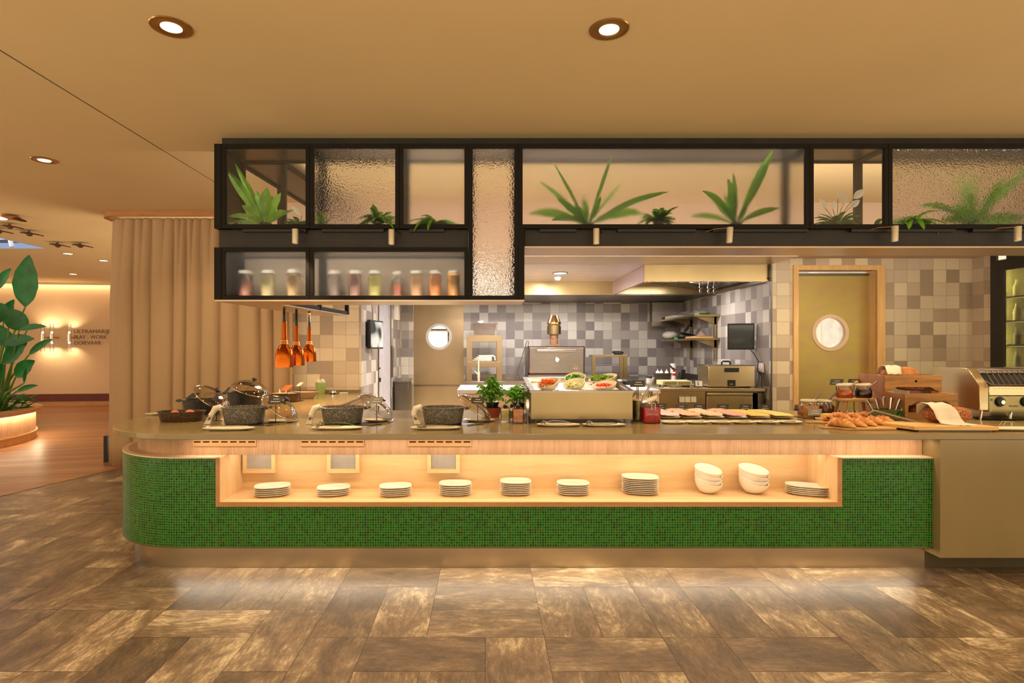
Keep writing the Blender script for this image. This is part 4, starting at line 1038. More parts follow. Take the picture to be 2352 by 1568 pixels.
fern(1512, 4.52, 'small fern between the two large ones in the widest cabinet', .2, 28, 4, 'fern', .8, .7)
fern(2095, 4.50, 'bright low fern in the lower left of the right-hand cabinet', .22, 28, 5, 'fern', .9, .4)
fern(2010, 4.68, 'wispy fern frond behind the lilies', .14, 7, 6, 'leaf_d', .9, .4)
fern(540, 4.50, 'low fern frond at the bottom of the left end cabinet', .13, 8, 7, 'leaf', 1, .15, pots=.03)
def lily(px, Y, label, flowers, seed=3, s=1.0):
    rnd = random.Random(seed); x = X(px, Y); e = thing('peace_lily', label, 'plant', (x, Y, ZC)); pot(e, .045, .04, 'blk')
    mb = MB()
    for k in range(60):
        a = rnd.uniform(0, 2 * PI); leaf(mb, (0, 0, .03), (math.cos(a), math.sin(a) * .5, rnd.uniform(.2, 1.2)), rnd.uniform(.11, .21) * s, .042, rnd.uniform(.8, 2.0), n=6, stalk=.2)
    mb.build('foliage', 'leaf_d', e)
    for fx, fy, tx, ty, w_ in flowers:
        b_ = at(fx, fy, Y - .04) - Vector((x, Y, ZC)); t_ = at(tx, ty, Y - .05) - Vector((x, Y, ZC))
        MB().tube([(0, 0, .03), (b_.x * .5, b_.y * .5, .03 + (b_.z - .03) * .6), b_], .0025, 6).build('flower_stalk', 'stem', e)
        m_ = MB(); leaf(m_, b_, t_ - b_, (t_ - b_).length, w_ * Y / F, .1, up=Vector((0, -1, .1)), fold=.3, n=7, peak=.4); m_.build('white_flower', 'petal', e)
lily(1922, 4.60, 'white-flowered peace lily behind clear glass', [(1895, 478, 1882, 455, 13), (1925, 456, 1928, 440, 12), (1913, 480, 1915, 460, 11), (1934, 475, 1943, 440, 9), (1960, 456, 1984, 434, 17), (1952, 476, 1974, 458, 14), (1880, 495, 1868, 486, 10)])
lily(688, 4.66, 'small peace lily at the right in the left end cabinet', [(694, 494, 670, 472, 12)], 8, .7)

# ---------------------------------------------------------------- spice jars on the lower cabinets' floors
def jar(px, wpx, top, fill, cols, Y, label, scale=36, lid='glass'):
    x = X(px, Y); r = wpx * Y / F / 2; zt = H + (VY - top) * Y / F; z0 = ZL0 + .030; h = zt - z0
    e = thing('spice_jar', label, 'jar', (x, Y, z0), group='glass spice jars in the lower frosted cabinets')
    MB().lathe([(.001, 0), (r * .92, 0), (r, .01), (r, h * .78), (r * .8, h * .86), (r * .8, h * .92)], 28, cap1=False).build('jar_glass', 'glass', e)
    MB().lathe([(.001, .004), (r * .93, .004), (r * .95, .012), (r * .95, h * fill), (.001, h * fill)], 28).build('spice', mottled('spice_%d' % px, cols, scale * 2.2, .8, .2), e)
    MB().lathe([(r * .86, h * .87), (r * .88, h * .98), (r * .6, h), (.001, h)], 28).build('jar_lid', plain('frosty_lid_%d' % px, (226, 222, 208), .2, var=.02), e)
G_ = 'glass spice jars in the lower frosted cabinets'
jar(563, 34, 621, .66, [(40, 38, 36), (150, 84, 60), (60, 50, 44)], 4.60, 'spout-lidded jar of dark red and black spice, leftmost in the lower cabinets')
jar(616, 32, 620, .78, [(60, 56, 30), (222, 206, 140), (120, 110, 50)], 4.60, 'jar of pale herb mix, second of the three at the left')
jar(675, 32, 619, .78, [(70, 60, 36), (200, 160, 100), (120, 100, 60)], 4.60, 'jar of brown-green herbs, third of the three at the left')
jar(769, 30, 621, .72, [(120, 104, 96), (140, 120, 110)], 4.70, 'hazy grey-brown jar, leftmost of the seven')
jar(816, 30, 621, .80, [(50, 44, 40), (150, 100, 80), (70, 60, 50)], 4.60, 'jar of dark speckled spice, second of the seven')
jar(861, 30, 621, .80, [(60, 64, 20), (226, 214, 110), (110, 110, 40)], 4.60, 'jar of yellow-green seeds, third of the seven')
jar(913, 27, 623, .52, [(150, 78, 50), (176, 96, 66)], 4.68, 'half-full jar of reddish spice, middle of the seven')
jar(956, 29, 621, .80, [(196, 140, 84), (236, 190, 130)], 4.60, 'jar of sandy spice, fifth of the seven')
jar(999, 29, 621, .80, [(190, 96, 30), (240, 160, 70)], 4.60, 'jar of orange spice, sixth of the seven')
jar(1042, 29, 621, .86, [(200, 130, 40), (232, 170, 70)], 4.60, 'jar of golden spice, rightmost of the seven')
lamp('AREA', 'jar_strip', (-1.7, 4.455, ZL0 + .036), 3.0, SOFT, (R(145), 0, 0), size=.5, size_y=.02)
lamp('AREA', 'jar_strip', (-.75, 4.455, ZL0 + .036), 6.0, SOFT, (R(145), 0, 0), size=1.1, size_y=.02)
# ================================================================ THE KITCHEN
# extraction canopy
cn = thing('extraction_canopy', 'brushed steel extraction canopy along the back and right of the kitchen', 'hood', (2.8, 8.9, 2.32))
CL = (-2.8, -8.9, -2.32)
mb = MB(); mb.box(2.01, 3.598, 7.20, 7.23, 2.318, 2.75); mb.box(2.01, 3.598, 7.192, 7.20, 2.318, 2.345)
mb.build('front_panel', 'steel_w', cn, CL, smooth=False)
sc_ = MB()
for k in range(80):
    x = 2.02 + k * .0198; sc_.lathe([(.006, 0), (.006, .012)], 8, c=(x, 7.196, 2.308))
sc_.build('scalloped_edge', 'steel', cn, CL)
MB().box(2.01, 2.04, 7.23, 9.0, 2.318, 2.53).build('side_panel', plain('lilac_steel', (196, 176, 186), .3, .6, var=.02), cn, CL, smooth=False)
MB().box(-1.55, 2.04, 9.0, 9.03, 2.318, 2.53).build('rear_panel', 'steel_w', cn, CL, smooth=False)
MB().box(-1.55, 3.598, 9.03, 10.54, 2.318, 2.33).build('underside', 'steel_d', cn, CL, smooth=False)
MB().box(3.56, 3.598, 7.2, 9.03, 2.318, 2.36).build('wall_gutter', 'steel_d', cn, CL, smooth=False)
MB().box(2.04, 3.59, 9.0, 9.03, 2.33, 2.6).box(3.57, 3.598, 7.23, 9.0, 2.36, 2.6).build('inner_panel', 'steel_w', cn, CL, smooth=False)
fm = MB()
for k in range(46):
    y = 7.3 + k * .036
    fm.add([(2.7, y, 2.50), (3.57, y, 2.365), (3.57, y + .02, 2.365), (2.7, y + .02, 2.50), (2.7, y, 2.515), (3.57, y, 2.38), (3.57, y + .02, 2.38), (2.7, y + .02, 2.515)], [(3, 2, 1, 0), (4, 5, 6, 7), (0, 1, 5, 4), (1, 2, 6, 5), (2, 3, 7, 6), (3, 0, 4, 7)])
tag(fm.build('grease_filters', 'steel', cn, CL, smooth=False), None, None, None, 'stuff')
for k, (x, y) in enumerate(((2.93, 7.75), (3.06, 7.8), (3.13, 7.78))):
    z0 = 2.32
    e = thing('hanging_nozzle', ('steel fire-suppression nozzle under the canopy, leftmost of three', 'steel fire-suppression nozzle under the canopy, middle of three', 'steel fire-suppression nozzle under the canopy, rightmost of three')[k], 'nozzle', (x, y, z0), group='nozzles under the canopy')
    MB().tube([(0, 0, .25), (0, 0, -.06 - .02 * (k == 0))], .010, 8).build('pipe', 'steel', e)
    MB().lathe([(.006, .03), (.022, .02), (.014, 0), (.022, -.02), (.010, -.05), (.02, -.07), (.008, -.10)], 12, c=(0, 0, .0)).build('nozzle_head', 'steel', e)
downlight(1.05, 8.0, 'round cool-white ceiling light in the kitchen', .10, .095, 'coolface', 2.53, 'round kitchen ceiling lights')
e = thing('smoke_detector', 'pinkish-white smoke detector on the kitchen ceiling', 'detector', (1.06, 8.35, 2.53))
MB().lathe([(.055, 0), (.055, -.025), (.04, -.045), (.035, -.06), (.001, -.065)], 24, cap0=False).build('detector_body', 'white', e); MB().box(-.03, .03, -.048, -.044, -.05, -.03).build('sensor_slot', 'blk', e)

# rear left: sink unit, overshelf, gastronorm pan, towels, tap
def table(name, label, x0, x1, y0, y1, z, mat='steel', panel=None):
    e = thing(name, label, 'worktable', ((x0 + x1) / 2, (y0 + y1) / 2, 0)); L = (-(x0 + x1) / 2, -(y0 + y1) / 2, 0)
    MB().box(x0, x1, y0, y1, z - .045, z).build('table_top', mat, e, L, bev=.003, smooth=False)
    MB().box(x0 + .02, x1 - .02, y0 + .03, y1 - .01, .10, z - .045).build('cabinet_body', panel or mat, e, L, smooth=False)
    for xx in (x0 + .06, x1 - .09):
        for yy in (y0 + .05, y1 - .08): MB().box(xx, xx + .03, yy, yy + .03, 0, .10).build('foot', 'steel_d', e, L, smooth=False)
    return e
T1 = table('sink_table', 'steel sink table at the back left of the kitchen', -.37, .68, 9.45, 10.5, .92)
MB().box(-.36, .62, 10.45, 10.5, .92, 1.0).build('splash_rail', 'steel', T1, (-.155, -9.975, 0), smooth=False)
osx0, osx1, Yo = (1072 - VX) * 9.75 / F, (1153 - VX) * 9.75 / F, 9.75
e = thing('overshelf', 'two-tier steel overshelf standing on the sink table', 'shelf', (0, Yo, .92), group=None); L = (0, -Yo, -.92)
z1 = H + 30 * 9.75 / F; zm = H - 30 * 9.75 / F
MB().box(osx0, osx1, Yo, Yo + .35, z1 - .11, z1).build('top_shelf', 'kdoor', e, L, bev=.004, smooth=False)
MB().box(osx0 + .02, osx1 - .02, Yo, Yo + .35, zm - .10, zm).build('middle_shelf', 'kdoor', e, L, bev=.004, smooth=False)
for xx in (osx0, osx1 - .09):
    for yy in (Yo + .002, Yo + .29): MB().box(xx, xx + .09 if yy < Yo + .1 else xx + .05, yy, yy + .05, .921, z1 - .11).build('post', 'kdoor', e, L, smooth=False)
def openbox(mb, x0, x1, y0, y1, z0, z1, t=.01, taper=0.0, rim=0.0):
    def r(a, z, q=0): return [(x0 + a - q, y0 + a - q, z), (x1 - a + q, y0 + a - q, z), (x1 - a + q, y1 - a + q, z), (x0 + a - q, y1 - a + q, z)]
    rings = [r(taper, z0), r(0, z1)]
    if rim: rings += [r(0, z1, rim), r(0, z1 + .004, rim)]
    rings += [r(t, z1 + (.004 if rim else 0)), r(taper + t, z0 + t)]
    return mb.loft(rings, True, True)
e = thing('gastronorm_pan', 'deep steel pan on top of the overshelf', 'pan', (.02, 9.9, z1))
xa, xb = (1085 - VX) * 9.8 / F, (1140 - VX) * 9.8 / F
openbox(MB(), xa - .02, xb - .02, -.14, .16, 0, .205, .006, .035, .03).build('pan_body', 'steel', e)
sb_ = thing('spray_bottle', 'white spray bottle head poking out of the deep pan', 'bottle', (-.085, 9.92, z1 + .01))
MB().lathe([(.001, 0), (.035, 0), (.035, .15), (.012, .19), (.012, .22)], 16).build('bottle_body', 'white', sb_); MB().box(-.03, .05, -.012, .012, .215, .245).box(-.05, -.03, -.01, .01, .225, .24).build('spray_head', 'white', sb_, bev=.004)
cl = MB()
for k in range(4): cl.obox((-.05 + k * .012, 9.9, zm + .016 + k * .026), (.34 - k * .035, .24, .026), (0, 0, R(4 * k - 5)))
tag(cl.build('folded_cloths', 'linen', bev=.010, seg=3), 'pile of folded cream cloths on the middle shelf of the overshelf', 'cloths', None, 'stuff')
e = thing('tap', 'pale swan-neck tap over the sink', 'tap', (-.115, 9.55, .92)); k_ = 9.55 / F
MB().tube([(0, 0, 0), (0, 0, .16)], .022, 14).tube([(-.02, 0, .12), (-.065, -.01, .17)], .010, 8).build('tap_body', 'ledge', e)
MB().tube([(0, 0, .15), (0, 0, .36), (.02, -.02, .385), (.16, -.05, .425), (.24, -.06, .43), (.27, -.06, .41), (.275, -.06, .35)], .013, 10).build('spout', 'ledge', e)
e = thing('oven_poker', 'long steel poker leaning against the oven', 'poker', (.62, 9.3, .95))
p0 = at(1182, 874, 9.3) - Vector((.62, 9.3, .95)); p1 = at(1208, 790, 9.45) - Vector((.62, 9.3, .95))
MB().tube([p0, p1, p1 + Vector((.02, 0, .06)), p1 + Vector((.045, 0, .05)), p1 + Vector((.035, 0, -.06)), p1 + Vector((.05, 0, -.08))], .006, 8).build('rod', 'steel_d', e)

# prep island with a white top
e = thing('prep_island', 'prep island with a bright white top behind the counter', 'worktable', (.83, 7.6, 0)); L = (-.83, -7.6, 0)
MB().box(-.357, 2.2, 7.15, 8.1, .90, .95).build('table_top', plain('bright_white_top', (236, 230, 228), .3), e, L, bev=.004, smooth=False)
MB().box(-.34, 2.19, 7.17, 8.08, .0, .90).build('cabinet_body', 'ledge', e, L, smooth=False)

# charcoal oven
ox0, ox1, OY = (1213 - VX) * 9.3 / F, (1343 - VX) * 9.3 / F, 9.3
oc = (ox0 + ox1) / 2; zt = H + 5 * 9.3 / F; zb = H - 60 * 9.3 / F
e = thing('charcoal_oven', 'steel charcoal oven with a tall chimney cap', 'oven', (oc, OY, .6)); L = (-oc, -OY, -.6)
MB().box(ox0, ox1, OY, OY + .7, .6, zt).build('oven_body', 'steel_d', e, L, bev=.01)
MB().box(ox0, ox1, OY - .012, OY + .01, zb - .01, zb + .03).box(ox0, ox0 + .02, OY - .012, OY + .01, zb, zt).box(ox1 - .02, ox1, OY - .012, OY + .01, zb, zt).box(ox0, ox1, OY - .012, OY + .01, zt - .015, zt).build('door_rim', plain('dark_red_seal', (60, 34, 34), .5), e, L, smooth=False)
MB().box(ox0 + .022, ox1 - .022, OY - .03, OY + .01, zb + .03, zt - .018).build('oven_door', 'steel', e, L, bev=.006)
MB().tube([(oc - .32, OY - .075, zt - .07), (oc + .30, OY - .075, zt - .07)], .022, 12).tube([(oc - .28, OY - .075, zt - .07), (oc - .28, OY - .02, zt - .07)], .012, 8).tube([(oc + .26, OY - .075, zt - .07), (oc + .26, OY - .02, zt - .07)], .012, 8).build('door_handle', 'steel', e, L)
th = MB().lathe([(.001, -.012), (.044, -.012), (.044, 0), (.036, .004), (.001, .004)], 28, c=(oc + .01, OY - .034, H - 26 * 9.3 / F), rot=Matrix.Rotation(R(90), 4, 'X')).build('thermometer', 'steel', e, L)
MB().lathe([(.001, .0), (.032, 0), (.001, .002)], 24, c=(oc + .01, OY - .040, H - 26 * 9.3 / F), rot=Matrix.Rotation(R(90), 4, 'X')).build('dial', 'white', th)
lg = MB(); lx, lz = ox1 - .24, H - 45 * 9.3 / F
pts = [(lx + .006 * k, OY - .034, lz + .022 * math.sin(k * 1.05) * (1 if k < 4 else .7)) for k in range(24)]
lg.tube(pts, .005, 6).tube([(lx + .05, OY - .034, lz + .04), (lx + .12, OY - .034, lz + .045)], .003, 6).build('script_emblem', 'bronze', e, L)
MB().box(ox0 - .03, ox1 + .03, OY - .05, OY + .75, .0, .60).box(ox0, ox1, OY - .02, OY, .6, zb - .01).build('oven_stand', 'steel', e, L, smooth=False)
ccx, ccy = (1272.5 - VX) * 9.55 / F, 9.55; zc = zt
MB().lathe([(.12, 0), (.12, .012), (.075, .03), (.075, .20), (.06, .20)], 28, c=(ccx, ccy, zc)).build('chimney_neck', 'copper', e, L).data.materials[0] = mottled('rusty_iron', [(100, 60, 40), (170, 130, 90), (70, 44, 30)], 18, .45)
MB().lathe([(.075, .20), (.117, .20), (.117, .34), (.10, .34), (.10, .36)], 32, c=(ccx, ccy, zc)).build('chimney_collar', 'steel_w', e, L)
MB().lathe([(.10, .355), (.116, .37), (.116, .39), (.112, .405), (.062, .52), (.001, .52)], 32, c=(ccx, ccy, zc)).build('chimney_cap', 'bronze', e, L)

# low rack with a gadget on top
rx0, rx1, RY = (1360 - VX) * 9.7 / F, (1441 - VX) * 9.7 / F, 9.7
z1 = H - 15 * RY / F; z2 = H - 36 * RY / F; z0 = .90
T2 = table('steel_table', 'steel table with a low rack behind the salad display', 1.72, 2.29, 9.45, 10.5, .89)
e = thing('steel_rack', 'low open steel rack beside the oven', 'rack', (2.1, RY, .89)); L = (-2.1, -RY, -.89)
MB().box(rx0, rx1, RY, RY + .3, z1 - .035, z1).build('top_shelf', 'steel_w', e, L, bev=.003, smooth=False)
MB().box(rx0 + .04, rx1 - .04, RY + .02, RY + .28, z2 - .01, z2).build('middle_shelf', 'steel', e, L, smooth=False)
for xx in (rx0, rx1 - .06, rx1 - .13):
    MB().box(xx, xx + .06, RY, RY + .04, .89, z1 - .035).build('post', 'steel_w', e, L, smooth=False)
mb = MB(); g0 = Vector(((1420 - VX) * 9.8 / F, 9.8, z1))
mb.tube([g0 + Vector((-.10, 0, .05)), g0 + Vector((.02, 0, .035)), g0 + Vector((.09, 0, .04))], [.02, .035, .012], 8).obox(g0 + Vector((.0, 0, .017)), (.14, .06, .034), (0, 0, 0))
tag(mb.build('label_gun', 'blk'), 'small black hand tool lying on top of the low rack', 'tool')
mb = MB(); mb.ell(((1400 - VX) * 9.65 / F, 9.65, .93), .07, .06, .04).ell(((1424 - VX) * 9.65 / F, 9.65, .92), .09, .06, .03)
tag(mb.build('cling_film', 'offw'), 'crumpled wrap below the low rack', 'wrap', None, 'stuff')

# right-hand worktop with drawers, and the black hob behind it
e = thing('kitchen_counter', 'steel kitchen counter with drawers along the right wall', 'worktable', (2.9, 7.8, 0)); L = (-2.9, -7.8, 0)
MB().box(2.22, 3.57, 7.22, 8.0, .925, .965).build('table_top', 'steel_k', e, L, bev=.003, smooth=False)
MB().box(2.22, 2.80, 7.25, 7.98, .12, .925).build('cabinet_body', 'steel_k', e, L, smooth=False)
MB().box(2.80, 3.48, 7.27, 7.98, .12, .925).build('cabinet_body', 'steel_d', e, L, smooth=False)
MB().box(2.815, 3.40, 7.235, 7.27, .35, .865).build('drawer', 'steel_k', e, L, bev=.003)
MB().box(2.815, 3.40, 7.225, 7.27, .872, .905).build('drawer_pull', 'steel_k', e, L, bev=.006)
MB().box(3.41, 3.56, 7.27, 7.98, .12, .90).build('cabinet_body', 'steel', e, L, smooth=False)
so = MB().box(2.455, 2.69, 7.238, 7.25, .775, .865).build('socket_plate', 'steel', e, L, bev=.004)
for k in range(3): MB().box(2.465 + k * .074, 2.532 + k * .074, 7.228, 7.239, .785, .855).build('socket_cover', 'offw', so, bev=.002)
hob = thing('hob_counter', 'dark glass hob counter in the corner of the kitchen', 'hob', (3.0, 9.1, 0)); L = (-3.0, -9.1, 0)
MB().box(2.3, 3.59, 8.02, 10.5, .93, .965).build('hob_glass', plain('black_glass', (40, 42, 46), .12), hob, L, bev=.003, smooth=False)
MB().box(2.32, 3.58, 8.05, 10.48, 0, .93).build('cabinet_body', 'steel_d', hob, L, smooth=False)
MB().box(3.55, 3.59, 8.0, 10.46, .965, 1.03).build('splash_rail', 'steel_d', hob, L, smooth=False)
KZ = .965
# water bath / box with handle
e = thing('water_bath', 'large steel water bath with a black lid handle', 'appliance', (3.17, 7.42, KZ)); L = (0, 0, 0)
MB().box(-.30, .30, -.10, .27, .012, .285).build('bath_body', 'steel_k', e, bev=.006)
MB().box(-.305, .305, -.105, .275, .285, .292).build('lid', 'steel', e, bev=.002)
MB().tube([(-.055, .08, .292), (-.055, .08, .325), (-.04, .08, .335), (.04, .08, .335), (.055, .08, .325), (.055, .08, .292)], .012, 8).build('lid_handle', 'blk', e)
MB().box(-.095, .09, -.108, -.10, .20, .255).build('handle_recess', 'blk', e, smooth=False)
dsp = MB().box(-.055, .045, -.108, -.10, .02, .10).build('control_display', 'blk', e, smooth=False)
MB().box(-.03, .01, -.110, -.108, .045, .05).build('display_mark', 'ink', dsp, smooth=False)
for xx in (-.26, .23): MB().box(xx, xx + .03, -.07, .24, 0, .012).build('foot', 'blk', e, smooth=False)
e = thing('digital_timer', 'small tilted timer with a white screen leaning on the steel water bath', 'timer', (2.755, 7.36, KZ))
a = MB().obox((0, 0, .05), (.10, .03, .09), (R(-18), 0, R(-12))).build('timer_body', 'blk', e, bev=.004); MB().obox((0, -.017, .052), (.085, .004, .074), (R(-18), 0, R(-12))).build('screen', 'white', a); MB().obox((-.012, -.020, .052), (.014, .004, .05), (R(-18), 0, R(-12))).obox((.018, -.020, .052), (.026, .004, .05), (R(-18), 0, R(-12))).build('screen_digits', 'steel_d', a)
e = thing('electric_grill', 'low cream vented appliance on black feet behind the pickle jars', 'appliance', (2.49, 7.5, KZ))
MB().box(-.19, .19, -.12, .16, .025, .085).build('grill_body', plain('cream_enamel', (226, 208, 150), .4), e, bev=.006)
vs = MB()
for k in range(30):
    if k in (14, 15): continue
    vs.box(-.165 + k * .0112, -.160 + k * .0112, -.123, -.12, .036, .072)
vs.build('vent_slots', 'steel_d', e, smooth=False)
for xx in (-.16, .14): MB().box(xx, xx + .03, -.09, .13, 0, .025).build('foot', 'blk', e, smooth=False)
tag(MB().tube([(2.66, 7.42, KZ + .05), (2.72, 7.35, KZ + .006), (2.78, 7.30, KZ + .006), (2.70, 7.26, KZ + .006), (2.5, 7.27, KZ + .006), (2.36, 7.28, KZ + .006), (2.3, 7.35, KZ + .006)], .005, 6).build('power_cord', 'steel_d'), 'dark cord curling round the cream vented appliance', 'cord')
tag(MB().tube([(2.60, 7.9, KZ + .006), (2.66, 7.72, KZ + .03), (2.72, 7.62, KZ + .025), (2.82, 7.58, KZ + .02), (2.86, 7.52, KZ + .006)], .005, 6).build('power_cord', 'white'), 'white cord on the kitchen counter behind the cream appliance', 'cord')
# sauce bottles in a steel tub, jar, torch, paper roll
def pk(px, py, Y): return Vector(((px - VX) * Y / F, Y, KZ))
p = pk(1522, 0, 8.6)
e = thing('steel_tub', 'small rectangular steel tub holding sauce bottles', 'tub', tuple(p)); openbox(MB(), -.115, .115, -.07, .07, 0, .13, .006, .01, .008).build('tub_body', 'steel', e)
for k, dx in enumerate((-.075, -.02, .06)):
    e = thing('sauce_bottle', 'white squeeze bottle in the steel tub, ' + ('leftmost of three', 'middle of three', 'rightmost of three')[k], 'bottle', (p.x + dx, p.y, KZ + .008), group='squeeze bottles')
    MB().lathe([(.001, 0), (.028, 0), (.028, .135), (.02, .155)], 16).build('bottle_body', 'white', e); MB().lathe([(.02, .155), (.005, .165), (.003, .19)], 12).build('nozzle', 'white', e)
p = pk(1491, 0, 8.5); e = thing('seasoning_tub', 'small white seasoning tub with a black lid', 'jar', tuple(p)); MB().lathe([(.001, 0), (.042, 0), (.042, .065), (.001, .065)], 20).build('tub_body', 'white', e); MB().lathe([(.044, .065), (.044, .083), (.001, .083)], 20).build('lid', 'blk', e)
p = pk(1548, 0, 8.5); e = thing('blow_torch', 'kitchen blow torch with a red and white canister', 'torch', tuple(p))
MB().lathe([(.001, 0), (.027, 0), (.027, .03)], 16).build('canister_base', 'board', e); MB().lathe([(.027, .03), (.027, .14), (.015, .155)], 16, cap0=False).build('canister', 'white', e)
MB().lathe([(.0275, .10), (.0275, .135)], 16).lathe([(.015, .15), (.018, .19), (.001, .2)], 12).build('red_band', plain('red_plastic', (196, 40, 34), .4), e); MB().tube([(.02, 0, .18), (-.03, 0, .215), (-.06, 0, .25)], [.02, .014, .010], 8).build('burner', 'blk', e)
p = pk(1546, 0, 9.3); e = thing('paper_roll', 'upright white paper roll in the kitchen corner', 'roll', tuple(p)); MB().lathe([(.012, 0), (.045, 0), (.045, .26), (.012, .26)], 24).build('roll_body', 'white', e)
p = pk(1565, 0, 9.0); e = thing('knife_block', 'black slanted knife holder in the kitchen corner', 'holder', tuple(p)); MB().loft([[(x, y, z) for x, y in ((-.03 + s, -.03), (.03 + s, -.03), (.03 + s, .03), (-.03 + s, .03))] for z, s in ((0, 0), (.17, .03))]).build('holder_body', 'blk', e); MB().obox((.02, -.12, .012), (.14, .03, .024)).build('tray_base', 'blk', e)
p = pk(1577, 0, 8.3); tag(MB().lathe([(.001, 0), (.06, 0), (.07, .02), (.03, .045), (.02, .06), (.001, .06)], 18, c=tuple(p)).build('pan_lid', 'blk'), 'small black lid on the dark glass hob', 'lid')

# corner shelves on the right wall with what lies on them
SX0, SX1 = 3.20, 3.597
def shelf(z, y0, y1, label):
    e = thing('wall_shelf', label, 'shelf', (3.4, 9.5, z), group='steel wall shelves in the kitchen corner'); L = (-3.4, -9.5, -z)
    MB().box(SX0, SX1, y0, y1, z - .03, z).build('shelf_board', 'steel_w', e, L, bev=.002, smooth=False)
    for yy in (y0 + .10, y1 - .55):
        MB().box(SX1 - .05, SX1 - .015, yy, yy + .03, z - .36, z - .03).add([(SX0 + .05, yy, z - .03), (SX1, yy, z - .03), (SX1, yy, z - .16), (SX0 + .05, yy + .03, z - .03), (SX1, yy + .03, z - .03), (SX1, yy + .03, z - .16)], [(0, 1, 2), (5, 4, 3), (0, 3, 4, 1), (1, 4, 5, 2), (2, 5, 3, 0)]).build('bracket', 'steel_w', e, L, smooth=False)
    return e
shelf(1.99, 8.72, 10.4, 'upper steel wall shelf in the kitchen corner'); shelf(1.63, 8.72, 10.4, 'lower steel wall shelf in the kitchen corner')
tag(MB().box(3.02, 3.597, 10.3, 10.45, 1.86, 2.31).build('steel_cabinet', 'steel', bev=.004), 'small steel wall cabinet in the kitchen corner under the canopy', 'cabinet')
mb = MB(); mb.box(3.22, 3.50, 9.0, 9.5, 1.991, 2.06); tag(mb.build('plastic_box', 'glass', smooth=False), 'clear plastic box on the upper wall shelf', 'box')
tag(MB().box(3.22, 3.5, 9.75, 10.2, 1.991, 2.04).build('carton', 'offw', bev=.004), 'flat cream carton on the upper wall shelf', 'box')
tag(MB().lathe([(.001, .0), (.05, .0), (.085, .03), (.08, .03), (.001, .006)], 20, c=(3.42, 9.05 - .17, 1.991)).build('green_bowl', 'basil'), 'shallow green bowl on the upper wall shelf', 'bowl')
for k, (y, x, r, dz, ti) in enumerate(((9.9, 3.40, .13, 0, 0), (9.55, 3.37, .15, 0, .0), (9.5, 3.37, .14, .05, R(14)))):
    e = thing('frying_pan', ('black frying pan at the far end of the lower shelf', 'black frying pan in the middle of the lower shelf', 'tilted black pan on top of the others on the lower shelf')[k], 'pan', (x, y, 1.631 + dz), rz=R(-40), group='black pans on the lower wall shelf')
    m_ = Matrix.Rotation(ti, 4, 'Y')
    MB().lathe([(.001, 0), (r * .8, 0), (r, .035), (r * .97, .035), (r * .78, .005), (.001, .005)], 28, rot=m_).build('pan_body', 'blk', e); MB().tube([m_ @ Vector((r * .95, 0, .03)), m_ @ Vector((r + .13, 0, .06))], .011, 8).build('pan_handle', 'blk', e)
e = thing('cloth_bundle', 'white crumpled bag at the left on the lower wall shelf', 'bag', (3.30, 10.15, 1.631)); MB().ell((0, 0, .075), .14, .14, .075, 14, 8).build('bag_body', 'linen', e)
tag(MB().box(3.22, 3.34, 9.60, 9.73, 1.631, 1.655).build('green_sponge', plain('green_plastic', (80, 210, 110), .5), bev=.004), 'bright green sponge on the lower wall shelf', 'sponge')
for k in range(2): tag(MB().box(3.22 + k * .01, 3.52, 8.78 + k * .02, 9.18, 1.631 + k * .018, 1.648 + k * .018).build('chopping_board', 'board' if k == 0 else 'plank', bev=.003), ('pale chopping board under another on the lower shelf', 'dark chopping board lying on the pale one on the lower shelf')[k], 'board', 'chopping boards on the lower wall shelf')
e = thing('brown_cloth', 'cone of brown cloth at the right on the lower wall shelf', 'cloth', (3.42, 9.0, 1.668)); MB().lathe([(.001, 0), (.10, 0), (.06, .05), (.01, .10)], 10, sx=.8).build('cloth_body', plain('brown_cloth', (140, 116, 104), .9), e)
e = thing('slatted_mats', 'fan of black slatted mats leaning on the pans on the lower shelf', 'mats', (3.36, 9.55, 1.76))
mm = MB()
for k in range(9): mm.obox((.0, -.02 * k, .012 * k), (.30, .02, .006), (0, R(-8), R(60)))
mm.build('mat_slats', 'blk', e)

# order screens
def screen(name, label, c, w_, h_, rz, tilt, face, cat='screen'):
    e = thing(name, label, cat, c, rz)
    b = MB().obox((0, 0, 0), (w_, .045, h_), (tilt, 0, 0)).build('screen_housing', 'blk', e, bev=.006)
    MB().obox((0, -.0245 * math.cos(tilt), -.0245 * math.sin(tilt)), (w_ - .03, .002, h_ - .04), (tilt, 0, 0)).build('display_glass', face, b)
    return e
e = screen('order_screen', 'dark order screen on an arm on the right kitchen wall', (3.42, 7.62, 1.63), .33, .35, R(-22), R(6), plain('dark_screen', (64, 72, 76), .06))
MB().tube([(.06, .02, .0), (.12, .12, .0)], .02, 8).build('wall_arm', 'steel_w', e)
tag(MB().tube([(3.50, 7.52, 1.455), (3.52, 7.45, 1.40), (3.55, 7.40, 1.30), (3.52, 7.36, 1.2), (3.57, 7.34, 1.1), (3.54, 7.30, 1.0), (3.56, 7.27, .93), (3.55, 7.25, .90)], .006, 6).build('power_cord', 'blk'), 'black cord hanging from the order screen on the right', 'cord')
e = thing('wall_socket', 'white double wall socket beside the water bath', 'socket', (3.595, 7.42, 1.22)); MB().box(-.03, 0, -.09, .03, -.06, .06).build('socket_plate', 'white', e, bev=.006); MB().box(-.055, -.03, -.07, -.02, -.045, -.0).build('plug', 'white', e, bev=.006)
tag(MB().tube([(3.545, 7.38, 1.18), (3.54, 7.36, 1.08), (3.50, 7.34, .99), (3.48, 7.33, .975)], .006, 6).build('power_cord', 'blk'), 'short black cord hanging from the white wall socket', 'cord')
